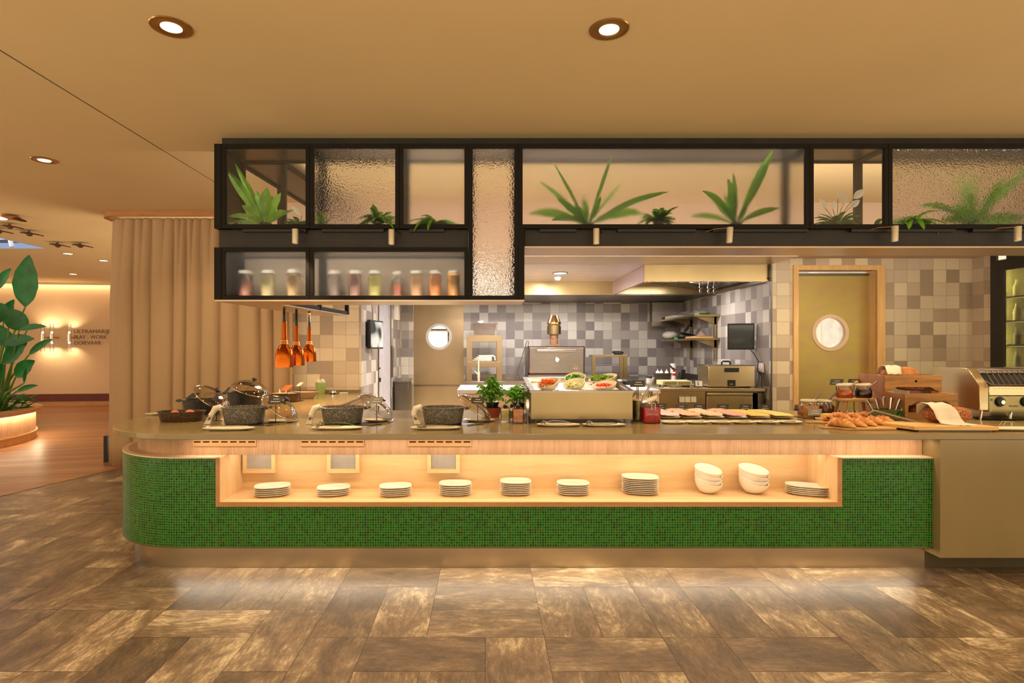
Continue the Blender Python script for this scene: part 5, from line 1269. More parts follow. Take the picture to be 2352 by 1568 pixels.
scr2 = NT('painted_reflection_screen'); _n = scr2.noise(scr2.coord(scale=(3, 1, 2.2)), 2, 0); scr2.set(Base_Color=scr2.ramp(_n, [(.42, (52, 58, 60)), (.5, (168, 182, 178)), (.62, (214, 222, 220))]), Roughness=.1)  # pale reflection painted into the screen's base colour
e = screen('order_screen', 'narrow order screen facing the kitchen on the left tiled wall', (-1.475, 7.62, 1.655), .44, .38, R(78), 0, scr2.m)
MB().obox((0, .03, -.005), (.40, .05, .34)).build('screen_back', 'blk', e, bev=.02, seg=3)
tag(MB().tube([(-1.50, 7.55, 1.84), (-1.50, 7.55, 2.0), (-1.53, 7.5, 2.2), (-1.52, 7.48, 2.45)], .005, 6).build('power_cord', 'steel_d'), 'thin cord running up from the left order screen', 'cord')
e = thing('door_handle_plate', 'recessed steel pull on the tile strip beside the pale door', 'handle', (-1.55, 9.45, 1.25)); MB().box(-.008, .012, -.06, .06, -.26, .26).build('pull_plate', 'steel_d', e, bev=.004)
e = thing('waste_bin', 'tall dark steel waste bin beside the kitchen door', 'bin', (-1.42, 9.75, 0))
MB().box(-.11, .13, -.2, .2, 0, .90).build('bin_body', 'steel_d', e, bev=.01); MB().loft([[(x, y, z + (.03 if y > 0 else 0)) for x, y in ((-.12, -.21), (.14, -.21), (.14, .21), (-.12, .21))] for z in (.90, .925)]).build('bin_lid', 'steel', e)
e = thing('wall_box', 'white wall-mounted box high beside the kitchen door', 'box', (-1.52, 9.8, 2.12)); MB().box(-.04, .03, -.12, .12, -.16, .16).build('box_body', 'white', e, bev=.01)

# drinks fridge at the right
e = thing('drinks_fridge', 'tall black-framed glass-door drinks fridge with glowing shelves', 'fridge', (6.4, 5.9, 0)); L = (-6.4, -5.9, 0)
MB().box(6.07, 6.10, 6.765, 6.84, 0, 2.60).box(6.06, 6.10, 4.9, 6.62, 2.42, 2.60).box(6.06, 6.10, 4.9, 6.62, 0, .20).box(6.06, 6.10, 4.9, 5.0, .2, 2.42).build('outer_frame', plain('fridge_black', (40, 36, 34), .4), e, L, smooth=False)
MB().box(6.035, 6.06, 6.62, 6.745, .10, 2.5).box(6.035, 6.06, 5.0, 5.1, .10, 2.5).box(6.035, 6.06, 5.1, 6.62, 2.38, 2.5).box(6.035, 6.06, 5.1, 6.62, .10, .22).build('door_frame', plain('fridge_black2', (34, 31, 30), .35), e, L, bev=.003, smooth=False)
MB().box(6.045, 6.05, 5.1, 6.62, .22, 2.38).build('door_glass', 'pane', e, L, smooth=False)
MB().box(6.11, 6.7, 4.95, 6.8, .1, 2.5).build('inner_back', plain('olive_lining', (150, 140, 84), .5), e, L, smooth=False) if False else None
cab_ = MB().box(6.60, 6.62, 4.95, 6.8, .1, 2.5).box(6.1, 6.6, 6.76, 6.78, .1, 2.5).box(6.1, 6.6, 4.95, 6.78, 2.5, 2.52).box(6.1, 6.6, 4.95, 6.78, .08, .1)
cab_.build('lining', plain('olive_lining', (176, 164, 100), .45), e, L, smooth=False)
for z in (.55, .97, 1.22, 1.5, 1.78, 2.06):
    sh = MB().box(6.1, 6.58, 4.95, 6.75, z, z + .015).build('shelf', 'steel_w', e, L, smooth=False)
    MB().box(6.102, 6.11, 4.95, 6.75, z - .012, z).build('light_strip', emit('fridge_strip_%d' % int(z * 100), (230, 220, 120), 1.6), sh, smooth=False)
lamp('AREA', 'fridge_lamp', (6.35, 5.02, 1.4), 30, (1, .93, .45), (R(90), 0, 0), size=.4, size_y=2.0)
lamp('AREA', 'fridge_lamp', (6.15, 5.9, 2.48), 14, (1, .93, .45), (0, 0, 0), size=.06, size_y=1.4)
lamp('AREA', 'fridge_lamp', (6.115, 6.70, 1.4), 26, (1, .93, .45), (0, R(-90), 0), size=2.0, size_y=.05)
lamp('AREA', 'fridge_lamp', (6.115, 5.3, 1.4), 16, (1, .93, .45), (0, R(-90), 0), size=2.0, size_y=.05)
rnd = random.Random(9)
for zi, z in enumerate((1.235, 1.515, 1.795, 2.075)):
    for k in range(3):
        y = 6.64 - k * .17; col = rnd.choice([(196, 186, 90), (120, 118, 60), (214, 204, 120)])
        o = MB().lathe([(.001, 0), (.035, 0), (.035, .12), (.014, .16), (.014, .2), (.001, .2)], 14).build('drink_bottle', liquid('drink_%d_%d' % (zi, k), col), None, (6.2, y, z + .001))
        tag(o, '%s lit bottle on the %s shelf of the drinks fridge' % (('leftmost', 'second', 'third')[k], ('lowest visible', 'second', 'third', 'top')[zi]), 'bottle', 'bottles in the drinks fridge')
# added fill light behind the glass cabinets, brightening the bulkhead and ceiling
lamp('AREA', 'bulkhead_fill', (1.6, 4.86, ZM + .04), 55, SOFT, (R(128), 0, 0), size=7.0, size_y=.03)
# ================================================================ CROCKERY IN THE NICHE
ORD = ['top', 'second from the top', 'third from the top', 'fourth from the top', 'fifth from the top', 'sixth from the top', 'seventh from the top', 'eighth from the top', 'ninth from the top']
def plate_mesh(name, a, b, e, t=.012, mat='white', rim=.9, well=.004, parent=None):
    """rounded-square or oval plate with a foot, raised rim and shallow well"""
    return MB().loft([sring(a * .55, b * .55, 0, e), sring(a * .62, b * .62, 0, e), sring(a * .97, b * .97, t * .8, e), sring(a, b, t, e), sring(a * .97, b * .97, t * 1.05, e), sring(a * .85, b * .85, t * .55, e), sring(a * .6, b * .6, well, e), sring(.01, .01, well, 2)]).build(name, mat, parent, ang=50)
NZ = 0.4612
def stack(px, py, wpx, n, order, a, b, rot, step=.0125, mat='white', seed=0, e=3.1):
    rnd = random.Random(seed + px); Y = F * (H - NZ) / (py - VY); x = (px - VX) * Y / F; first = None
    for k in range(n):
        lb = 'pale rounded plate, %s of the %s stack in the niche' % ('bottom' if k == 0 else ORD[n - 1 - k], order)
        if first is None: o = first = plate_mesh('serving_plate', a, b, e, .017)
        else: o = first.copy(); COL.objects.link(o)
        o.location = (x + rnd.uniform(-.001, .001), Y, NZ + k * step); o.rotation_euler = (0, 0, R(rot) + rnd.uniform(-.015, .015))
        tag(o, lb, 'plate', 'stacked plates in the niche')
stack(626, 1136, 82, 5, 'leftmost', .118, .092, 16)
stack(766, 1135, 78, 4, 'second', .112, .088, 13)
stack(908, 1136, 74, 5, 'third', .110, .088, 9)
stack(1046, 1134, 73, 6, 'fourth', .112, .090, 0)
stack(1184, 1133, 70, 7, 'fifth', .108, .092, 0)
stack(1316, 1133, 73, 6, 'sixth', .112, .092, -3)
stack(1470, 1131, 83, 9, 'tallest', .125, .10, -10)
stack(1854, 1135, 86, 5, 'rightmost', .136, .078, -22)
def bowl_obj(name, r, h, tiltz=.03, mat='white', parent=None, n=36, t=.006, asym=.25):
    """bowl with a rim that rises to one side"""
    def ring(rr, z, k): return [(rr * math.cos(2 * PI * j / n) * (1 + .12 * k * (1 + math.cos(2 * PI * j / n)) * .5), rr * math.sin(2 * PI * j / n), z + tiltz * k * (-math.cos(2 * PI * j / n))) for j in range(n)]
    rings = [ring(r * .35, 0, 0), ring(r * .62, h * .12, .05), ring(r * .88, h * .45, .3), ring(r * .99, h * .8, .8), ring(r, h, 1), ring(r - t, h + .001, 1), ring(r * .93 - t, h * .78, .8), ring(r * .8 - t, h * .45, .3), ring(r * .5, h * .17, .05), ring(.01, h * .12, 0)]
    return MB().loft(rings).build(name, mat, parent, ang=60)
for px, order in ((1626, 'left'), (1730, 'right')):
    Y = F * (H - NZ) / (1131 - VY); x = (px - VX) * Y / F; first = None
    for k in range(4):
        if first is None: o = first = bowl_obj('serving_bowl', .088 if order == 'left' else .094, .088, .022)
        else: o = first.copy(); COL.objects.link(o)
        o.location = (x, Y, NZ + k * .027); o.rotation_euler = (0, 0, R((8, -12, 14, -6)[k] - 62))
        tag(o, 'cream bowl, %s of the %s stack of bowls in the niche' % ('bottom' if k == 0 else ORD[3 - k], order), 'bowl', 'stacked bowls in the niche')

# ================================================================ ON THE WORKTOP
WZ = CT + .0005
def pos(px, py): p = on(px, py, WZ); return p
def casserole(x, y, z, r, h, label, mat='granite', rz=0, handles=True, food=None, sy=.8):
    e = thing('casserole', label, 'pot', (x, y, z), rz)
    MB().lathe([(.001, 0), (r * .80, 0), (r * .86, .008), (r * .95, h * .85), (r * .96, h * .97), (r * 1.03, h * .97), (r * 1.035, h), (r * .97, h + .002), (r * .93, h * .9), (r * .80, .012), (.001, .012)], 48, sx=1, sy=sy).build('pot_body', mat, e)
    if handles:
        for s in (1, -1):
            MB().tube([(s * r * 1.0, -.035, h * .9), (s * (r + .028), -.032, h * .95), (s * (r + .036), 0, h * .96), (s * (r + .028), .032, h * .95), (s * r * 1.0, .035, h * .9)], .008, 8).build('handle', mat, e)
    if food: MB().lathe([(r * .93, h * .62), (.001, h * .66)], 32, sy=sy, cap0=False).build('food', food, e)
    return e
M['stew'] = mottled('brown_stew', [(70, 46, 24), (150, 100, 50), (110, 70, 34)], 60, .3, .4)
M['lid'] = glassy('lid_glass', (226, 220, 205), .35)
def glass_lid(c, r, tilt, az, label, knob=True, dome=.06):
    """shallow glass dome with a steel rim and a black knob, leaning at an angle"""
    e = thing('glass_lid', label, 'lid', c); m = Matrix.Rotation(az, 4, 'Z') @ Matrix.Rotation(tilt, 4, 'Y')
    MB().lathe([(r, 0), (r * .9, dome * .35), (r * .7, dome * .68), (r * .4, dome * .93), (.012, dome)], 44, cap0=False, rot=m).build('dome', 'lid', e)
    n = 48; MB().tube([m @ Vector((r * math.cos(2 * PI * j / n), r * math.sin(2 * PI * j / n), 0)) for j in range(n + 1)], .0048, 8, cap=False).build('steel_rim', 'steel_s', e)
    if knob: MB().lathe([(.008, dome), (.008, dome + .014), (.024, dome + .018), (.022, dome + .032), (.001, dome + .034)], 20, rot=m).build('knob', 'blk', e)
    return e
def wrapped_napkin(x, y, z, s, label, lean=-.03):
    """cloth wound round a pot handle and hanging down to the worktop"""
    e = thing('napkin', label, 'napkin', (x, y, z))
    MB().tube([(.03, -.005, .10), (.008, -.012, .122), (-.02, -.015, .112), (-.034, -.02, .085), (-.04 + lean * .3, -.03, .06)], [.014, .024, .024, .020, .018], 12).build('cloth_knot', 'linen', e)
    b = .022
    MB().loft([[(-.036 + lean * (1 - q) + w_ * math.cos(a), -.03 + w_ * .45 * math.sin(a) + .003 * math.sin(3 * a), zz) for a in [2 * PI * j / 16 for j in range(16)]] for q, zz, w_ in ((1, .072, .017), (.6, .05, .018), (.3, .026, .021), (0, .002, .026))]).build('cloth_tail', 'linen', e)
    MB().loft([[(-.036 + lean * (1 - q) + w_ * math.cos(a), -.03 + w_ * .45 * math.sin(a), zz) for a in [2 * PI * j / 16 for j in range(16)]] for q, zz, w_ in ((.62, .052, .0195), (.36, .032, .0215))]).build('stripe', 'stripe', e)
    return e
def tongs(x, y, z, L_, rz, label, mat='steel_s', handle=None, comb=True, name='serving_tongs'):
    e = thing(name, label, 'tongs', (x, y, z), rz)
    for s, zz in ((1, .006), (-1, .030)):
        MB().loft([[(xx, s * .001 + w_, z2 + dz), (xx, s * .001 - w_, z2 + dz), (xx, s * .001 - w_, z2 + dz + .003), (xx, s * .001 + w_, z2 + dz + .003)] for xx, w_, z2, dz in ((-L_ / 2, .009, zz * .6, .0), (-L_ * .2, .009, zz, 0), (L_ * .2, .008, zz * .9, 0), (L_ / 2, .006, .012, 0))]).build('arm', handle or mat, e)
        if comb:
            cb = MB()
            for k in range(6): cb.tube([(-L_ / 2 + .01, -.022 + k * .009, zz * .6 + .004), (-L_ / 2 - .012, -.024 + k * .0095, zz * .7 + .012), (-L_ / 2 - .026, -.025 + k * .010, max(.003, zz * .5 - .004))], .0018, 5)
            cb.box(-L_ / 2, -L_ / 2 + .014, -.024, .025, zz * .6, zz * .6 + .003).build('comb_head', mat, e)
    return e
def fork_spoon(x, y, z, L_, rz, label, mat='steel_s'):
    e = thing('serving_spoon', label, 'spoon', (x, y, z), rz)
    MB().tube([(-.02, 0, .01), (L_ * .4, 0, .012), (L_ - .06, 0, .008)], [.003, .0035, .005], 8).build('handle', mat, e)
    MB().ell((-.045, 0, .009), .034, .021, .006, 18, 8).build('spoon_bowl', mat, e)
    return e
def fork(x, y, z, L_, rz, label):
    e = thing('serving_fork', label, 'fork', (x, y, z), rz)
    MB().tube([(-.02, 0, .012), (L_ * .5, 0, .012), (L_ - .06, 0, .007)], [.003, .0035, .005], 8).build('handle', 'steel_s', e)
    t_ = MB()
    for k in range(4): t_.tube([(-.02, -.009 + k * .006, .012), (-.05, -.010 + k * .0066, .007), (-.07, -.009 + k * .006, .013)], .0016, 5)
    t_.box(-.03, -.016, -.011, .011, .009, .013).build('tines', 'steel_s', e)
    return e
def oval_plate(px, py, a, b, label, rz=0, mat='offw', e=2.8, t=.016, name='serving_plate', group=None, Yc=None, cat='plate'):
    p = pos(px, py); o = plate_mesh(name, a, b, e, t, mat); o.location = (p.x, p.y + (b if Yc is None else Yc), WZ); o.rotation_euler = (0, 0, rz)
    return tag(o, label, cat, group)
def card(px, pyc, wpx, hpx, py_base, label, Y=None, mat='card', lean=0.18, shear=0.0, lines=2, ybase=None, rz=0):
    """sign on a black stand: foot, stem, card with two lines of fine lettering"""
    if Y is None: b = pos(px, py_base); Y = b.y
    x = (px - VX) * Y / F; zc = H + (VY - pyc) * Y / F; w_ = wpx * Y / F; h_ = hpx * Y / F
    e = thing('menu_sign', label, 'sign', (x, Y, WZ), rz, group='small food signs on stands')
    MB().box(-.035, .035, -.02, .03, 0, .0025).build('foot', 'blk', e, smooth=False)
    MB().box(-.0025, .0025, .0, .004, .0025, zc - WZ).build('stem', 'blk', e, smooth=False)
    sl = .35 * h_
    c_ = MB().add([(-w_ / 2 + shear * w_, -sl - .004, zc - WZ - h_ / 2), (w_ / 2 + shear * w_, -sl - .004, zc - WZ - h_ / 2), (w_ / 2 - shear * w_, sl - .004, zc - WZ + h_ / 2), (-w_ / 2 - shear * w_, sl - .004, zc - WZ + h_ / 2),
                   (-w_ / 2 + shear * w_, -sl - .002, zc - WZ - h_ / 2), (w_ / 2 + shear * w_, -sl - .002, zc - WZ - h_ / 2), (w_ / 2 - shear * w_, sl - .002, zc - WZ + h_ / 2), (-w_ / 2 - shear * w_, sl - .002, zc - WZ + h_ / 2)],
                  [(0, 1, 2, 3), (7, 6, 5, 4), (0, 4, 5, 1), (1, 5, 6, 2), (2, 6, 7, 3), (3, 7, 4, 0)]).build('card', mat, e, smooth=False)
    if lines:
        tm = MB(); rnd = random.Random(int(px * 7))
        for ln, (v, f) in enumerate(((.18, .40), (-.16, .62))):
            y0 = 2 * v * sl; zz = zc - WZ + v * h_; xc = -f * w_ / 2 + (-shear * 2 * v * w_); xe = xc + f * w_
            while xc < xe:
                d = rnd.uniform(.002, .005); t_ = min(.0022, h_ * .045)
                tm.add([(xc, y0 - .0052 - t_ * .35, zz - t_), (xc + d, y0 - .0052 - t_ * .35, zz - t_), (xc + d, y0 - .0052 + t_ * .35, zz + t_), (xc, y0 - .0052 + t_ * .35, zz + t_)], [(0, 1, 2, 3)]); xc += d + .0012
        tag(tm.build('card_lettering', 'ink', e, smooth=False), None, None, None, 'stuff')
    return e

# --- left group: egg dish, casseroles, lids
p = pos(417, 966); e = thing('oval_dish', 'speckled dark brown oval dish with eggs at the left end of the worktop', 'dish', (p.x, p.y, WZ), R(6))
MB().lathe([(.001, 0), (.145, 0), (.152, .006), (.168, .068), (.176, .072), (.176, .076), (.166, .075), (.145, .012), (.001, .010)], 48, sy=.62).build('dish_body', 'granite_b', e)
for k, (dx, dy, l_) in enumerate(((-.045, -.01, 'left'), (.055, .01, 'middle'), (.078, -.015, 'right'))):
    o = MB().ell((0, 0, 0), .030, .024, .024, 18, 12).build('boiled_egg', 'skin_egg', None, (p.x + dx * 1.0, p.y + dy, WZ + .060), R(20 * k)); tag(o, 'orange-brown boiled egg, %s of three in the oval dish' % ('leftmost', 'middle', 'rightmost')[k], 'egg', 'eggs in the oval dish')
oval_plate(352, 953, .06, .035, 'small pale plate behind the egg dish at the far left', Yc=0, rz=R(20))
q = Vector((-2.42, 4.86, WZ)); casserole(q.x, q.y, q.z, .165, .118, 'black speckled casserole under a propped glass lid, behind the egg dish', 'granite_k', R(8), sy=.75)
glass_lid((q.x + .10, q.y - .03, WZ + .135), .16, R(38), R(-8), 'glass lid propped open on the black casserole behind the egg dish')
q = Vector((-2.28, 5.40, WZ)); casserole(q.x, q.y, q.z, .175, .14, 'dark speckled casserole under a high glass dome, furthest back', 'granite_k', R(-6), sy=.75)
glass_lid((q.x + .06, q.y - .02, WZ + .155), .175, R(20), R(-10), 'high glass dome tilted on the furthest back casserole', dome=.09)
def station(pxc, tag_, rz=0, lidc=None, nap=True, lean=-.03, pzr=.165):
    Yc = 4.20; x = (pxc - VX) * Yc / F
    casserole(x, Yc, WZ, pzr - .004, .122, 'grey speckled casserole, %s of the three in the front row' % tag_, 'granite', R(rz), food='stew', sy=.78)
    ly = Yc + .10; lx = x + .20
    glass_lid((lx + .03, ly, WZ + .105), .155, R(38), R(-6), 'glass lid leaning against the %s front casserole' % tag_)
    if nap: wrapped_napkin(x - pzr - .012, Yc - .02, WZ, 1, 'striped napkin wound round the handle of the %s front casserole' % tag_, lean)
    return x
xA = station(561, 'leftmost', 0, lean=-.035); xB = station(787, 'middle', 4, lean=-.02); xC = station(1018, 'rightmost', 0, lean=.03)
for (px, py, w_, t_) in ((640, 972, .11, 'leftmost'), (864, 970, .11, 'middle'), (1100, 970, .12, 'rightmost')):
    oval_plate(px, py, w_, .065, 'pale plate under the lid right of the %s front casserole' % t_, rz=R(-4), Yc=.07)
for (px, py, t_) in ((516, 990, 'leftmost'), (768, 988.5, 'middle'), (999, 988.5, 'rightmost')):
    oval_plate(px, py, .172, .060, 'long pale plate with cutlery in front of the %s casserole' % t_, rz=R(2), Yc=.062, e=3.2)
def onp(px, py): p = on(px, py, WZ + .012); return p
p = onp(490, 981); fork(p.x, p.y + .02, WZ + .006, .24, R(6), 'steel serving fork on the long plate before the leftmost casserole'); fork_spoon(p.x + .06, p.y + .045, WZ + .006, .22, R(2), 'steel serving spoon on the long plate before the leftmost casserole')
p = onp(735, 980); fork(p.x + .01, p.y + .0, WZ + .006, .22, R(12), 'steel fork on the long plate before the middle casserole')
e = tongs(p.x + .11, p.y + .045, WZ + .006, .24, R(-4), 'green-handled steel tongs before the middle casserole', 'steel_s', plain('green_grip', (60, 110, 50), .5), name='serving_tongs')
p = onp(970, 980); fork_spoon(p.x + .04, p.y + .01, WZ + .006, .26, R(4), 'steel spoon on the long plate before the rightmost casserole'); fork(p.x + .02, p.y + .045, WZ + .006, .24, R(-3), 'steel fork on the long plate before the rightmost casserole')
for k, (px, t_) in enumerate(((612, 'leftmost'), (850, 'middle'), (1080, 'rightmost'))):
    p = pos(px, 978); e = thing('hot_plate', 'flat black warming plate under the %s front casserole' % t_, 'warmer', (p.x - .12, p.y + .12, WZ)); MB().box(-.13, .15, -.11, .09, 0, .0004).build('plate_glass', 'blk', e, smooth=False)
    MB().tube([(.10, -.12, .006), (.22, .0, .006)], .005, 8).build('handle', 'steel_s', e)
card(443, 909, 22, 13, 925, 'black sign behind the egg dish, furthest left', Y=4.72, shear=-.3, lines=0, rz=R(-20))
card(497, 912, 17, 14, 966, 'narrow black sign turned away, left of the leftmost front casserole', shear=-.2, lines=0, rz=R(-35))
card(524, 894, 12, 10, 915, 'small black sign in front of the furthest back casserole', Y=5.1, shear=-.3, lines=0, rz=R(-40))
card(633, 919, 31, 16, 973, 'dark sign right of the leftmost front casserole', shear=-.05)
card(865, 919, 28, 14, 975, 'olive-grey sign right of the middle front casserole', mat='card_g')
card(1097.5, 919.5, 29, 13.5, 974, 'black sign beside the basil plants')
# back leg: soup dishes, green pot, bell
p = on(653, 922, WZ); casserole(p.x, p.y, WZ, .17, .09, 'low speckled dish with a pale crust under the heat lamps', 'granite_b', R(4), handles=False, food=None, sy=.7); 
cr = MB().lathe([(.16, .082), (.10, .09), (.001, .09)], 32, sy=.7, cap0=False).build('pastry_crust', mottled('pale_crust', [(196, 140, 90), (226, 176, 124)], 40, .7, .4), None, (p.x, p.y, WZ + .0)); tag(cr, 'pale pinkish pie filling in the speckled dish under the heat lamps', 'food')
for k, dx in enumerate((-.05, .02)): tag(MB().lathe([(.012, 0), (.001, .045)], 12).build('candle_flame', 'white', None, (p.x + dx, p.y, WZ + .09)), ('left', 'right')[k] + ' small white cone standing in the dish under the heat lamps', 'decoration', 'white cones in the dish')
p = on(696, 916, WZ); e = thing('oval_dish', 'beige oval dish with white food behind the speckled one', 'dish', (p.x, p.y + .05, WZ)); MB().lathe([(.001, 0), (.10, 0), (.155, .075), (.148, .075), (.10, .01), (.001, .01)], 40, sy=.62).build('dish_body', plain('beige_enamel', (176, 150, 118), .4), e); MB().lathe([(.14, .06), (.001, .07)], 30, sy=.62, cap0=False).build('food', 'white', e)
card(659, 890, 16, 12, 927, 'orange-lit sign before the speckled dish under the heat lamps', mat=plain('orange_lit_card', (210, 100, 50), .5), shear=-.35, lines=0)  # heat-lamp glow put into the card's orange
card(689, 882, 9, 8, 920, 'small pale sign behind the dishes under the heat lamps', mat='offw', shear=-.4, lines=0)
p = on(737, 904, WZ); e = thing('green_pot', 'green scalloped pot full of white napkins by the tiled wall', 'pot', (p.x, p.y, WZ))
MB().lathe([(.001, 0), (.045, 0), (.07, .11), (.066, .14), (.062, .11), (.04, .012)], 10, cap1=True).build('pot_body', plain('green_glaze', (146, 168, 96), .35), e)
nk = MB()
for k in range(6): nk.ell((.028 * math.cos(k * 1.05), .028 * math.sin(k * 1.05), .13 + .012 * (k % 2)), .024, .012, .045, 8, 6, Matrix.Rotation(k * 1.05, 4, 'Z') @ Matrix.Rotation(.3, 4, 'Y'))
nk.build('paper_napkins', 'white', e)
p = on(765, 904, WZ); e = thing('service_bell', 'chrome service bell on the worktop by the tiled wall', 'bell', (p.x, p.y, WZ)); MB().lathe([(.001, 0), (.045, 0), (.045, .008), (.03, .012)], 24).build('bell_base', 'blk', e); MB().lathe([(.044, .012), (.036, .034), (.016, .045), (.004, .048), (.004, .058), (.001, .059)], 24).build('bell_dome', 'steel_s', e)
tag(MB().tube([(0, 0, .008), (.10, .01, .008)], .006, 8).build('pen', 'white', None, (p.x + .08, p.y, WZ)), 'white pen beside the service bell', 'pen')

# --- basil, oil bottles
def basil(x, y, label, h, sp, n, seed, potr=.055, saucer=True):
    e = thing('potted_basil', label, 'plant', (x, y, WZ)); rnd = random.Random(seed); z0 = .02
    if saucer: MB().lathe([(.001, 0), (.058, 0), (.074, .06), (.076, .075), (.070, .075), (.054, .01), (.001, .01)], 32).build('terracotta_dish', 'terra', e); z0 = .035
    MB().lathe([(.001, z0), (potr * .74, z0), (potr * .92, z0 + .07), (potr, z0 + .07), (potr, z0 + .085), (potr * .9, z0 + .083)], 28, cap1=True).build('nursery_pot', 'blk', e)
    st = MB(); lf = MB()
    for k in range(n):
        a = rnd.uniform(0, 2 * PI); rr = rnd.uniform(0, sp) ** 1.0; zt = z0 + .08 + h * rnd.uniform(.35, 1.0) * (1 - .35 * rr / sp); top = Vector((rr * math.cos(a), rr * math.sin(a) * .8, zt))
        if k < 22: st.tube([(top.x * .25, top.y * .25, z0 + .08), top * .6 + Vector((0, 0, (z0 + .08) * .4)), top], .0025, 5)
        for q in range(5):
            b = a + q * 1.26 + rnd.uniform(-.3, .3)
            leaf(lf, top + Vector((0, 0, rnd.uniform(-.03, .01))), (math.cos(b), math.sin(b), rnd.uniform(-.1, .8)), rnd.uniform(.04, .072), rnd.uniform(.026, .042), rnd.uniform(1.0, 2.6), fold=-.22, n=5, peak=.5)
    st.build('stems', 'stem', e); lf.build('leaves', 'basil', e)
    return e
basil(.055, 4.62, 'large basil plant in a black pot standing in a terracotta dish', .24, .11, 46, 3)
basil(.275, 4.72, 'smaller basil plant behind the amber bottle', .19, .09, 26, 8, .05, False)
basil(.365, 4.98, 'small dark basil plant against the steel display', .17, .05, 12, 9, .045, False)
def bottle(px, py, w_, h_, fill, col, label, neck=.05):
    p = pos(px, py); r = w_ / 2; e = thing('oil_bottle', label, 'bottle', (p.x, p.y + r, WZ), group='oil and vinegar bottles')
    MB().loft([sring(r, r, 0, 6, 24), sring(r, r, h_ * .80, 6, 24), sring(r * .8, r * .8, h_ * .90, 4, 24), sring(r * .42, r * .42, h_ * .97, 2, 24), sring(r * .42, r * .42, h_, 2, 24)], True, False).build('bottle_glass', 'glass', e)
    MB().loft([sring(r * .9, r * .9, .010, 6, 24), sring(r * .9, r * .9, fill, 6, 24)]).build('oil', liquid('oil_' + str(px), col), e)
    MB().lathe([(r * .40, h_ - .02), (r * .45, h_ + .004), (r * .2, h_ + .01)], 16).build('stopper', 'blk', e); MB().tube([(0, 0, h_ + .005), (0, 0, h_ + neck * .6), (.004, -.006, h_ + neck)], .004, 8).build('pourer', 'steel_s', e)
bottle(1161, 969.5, .074, .12, .088, (232, 206, 40), 'square bottle of yellow-green oil')
bottle(1190.5, 973, .082, .128, .105, (250, 150, 36), 'square bottle of amber vinegar next to the green oil')
bottle(1176, 964, .06, .11, .07, (150, 140, 50), 'slimmer oil bottle half hidden between the two in front')

# --- refrigerated steel salad display
X0_, X1_, YA, YB_ = .3375, 1.086, 4.20, 4.92; ZB, ZF, ZK = .949, 1.158, 1.218
e = thing('salad_display', 'brushed steel chilled display box holding five salad bowls', 'display', ((X0_ + X1_) / 2, YA, WZ)); L = (-(X0_ + X1_) / 2, -YA, -WZ)
MB().loft([[(X0_, YA, ZB), (X1_, YA, ZB), (X1_, YB_, ZB), (X0_, YB_, ZB)], [(X0_, YA, ZF), (X1_, YA, ZF), (X1_, YB_, ZK), (X0_, YB_, ZK)]], True, False).build('steel_case', 'steel_w', e, L, smooth=False)
def topr(a, dz): 
    f = lambda y: ZF + (ZK - ZF) * (y - YA) / (YB_ - YA) + dz
    return [(X0_ + a, YA + a, f(YA + a)), (X1_ - a, YA + a, f(YA + a)), (X1_ - a, YB_ - a, f(YB_ - a)), (X0_ + a, YB_ - a, f(YB_ - a))]
MB().loft([topr(-.012, -.012), topr(-.012, .004), topr(.03, .004), topr(.045, -.03)], False, False).build('tray_rim', 'steel', e, L, bev=.003)
MB().loft([topr(.044, -.030), topr(.044, -.028)]).build('ice_bed', mottled('crushed_ice', [(214, 206, 196), (246, 240, 230)], 40, .35, .3), e, L, smooth=False)
for xx in (X0_ + .04, X1_ - .05):
    for yy in (YA + .03, YB_ - .05): MB().tube([(xx, yy, WZ), (xx, yy, ZB)], .007, 10).build('leg', 'steel_d', e, L)
def ztop(y): return ZF + (ZK - ZF) * (y - YA) / (YB_ - YA) - .028
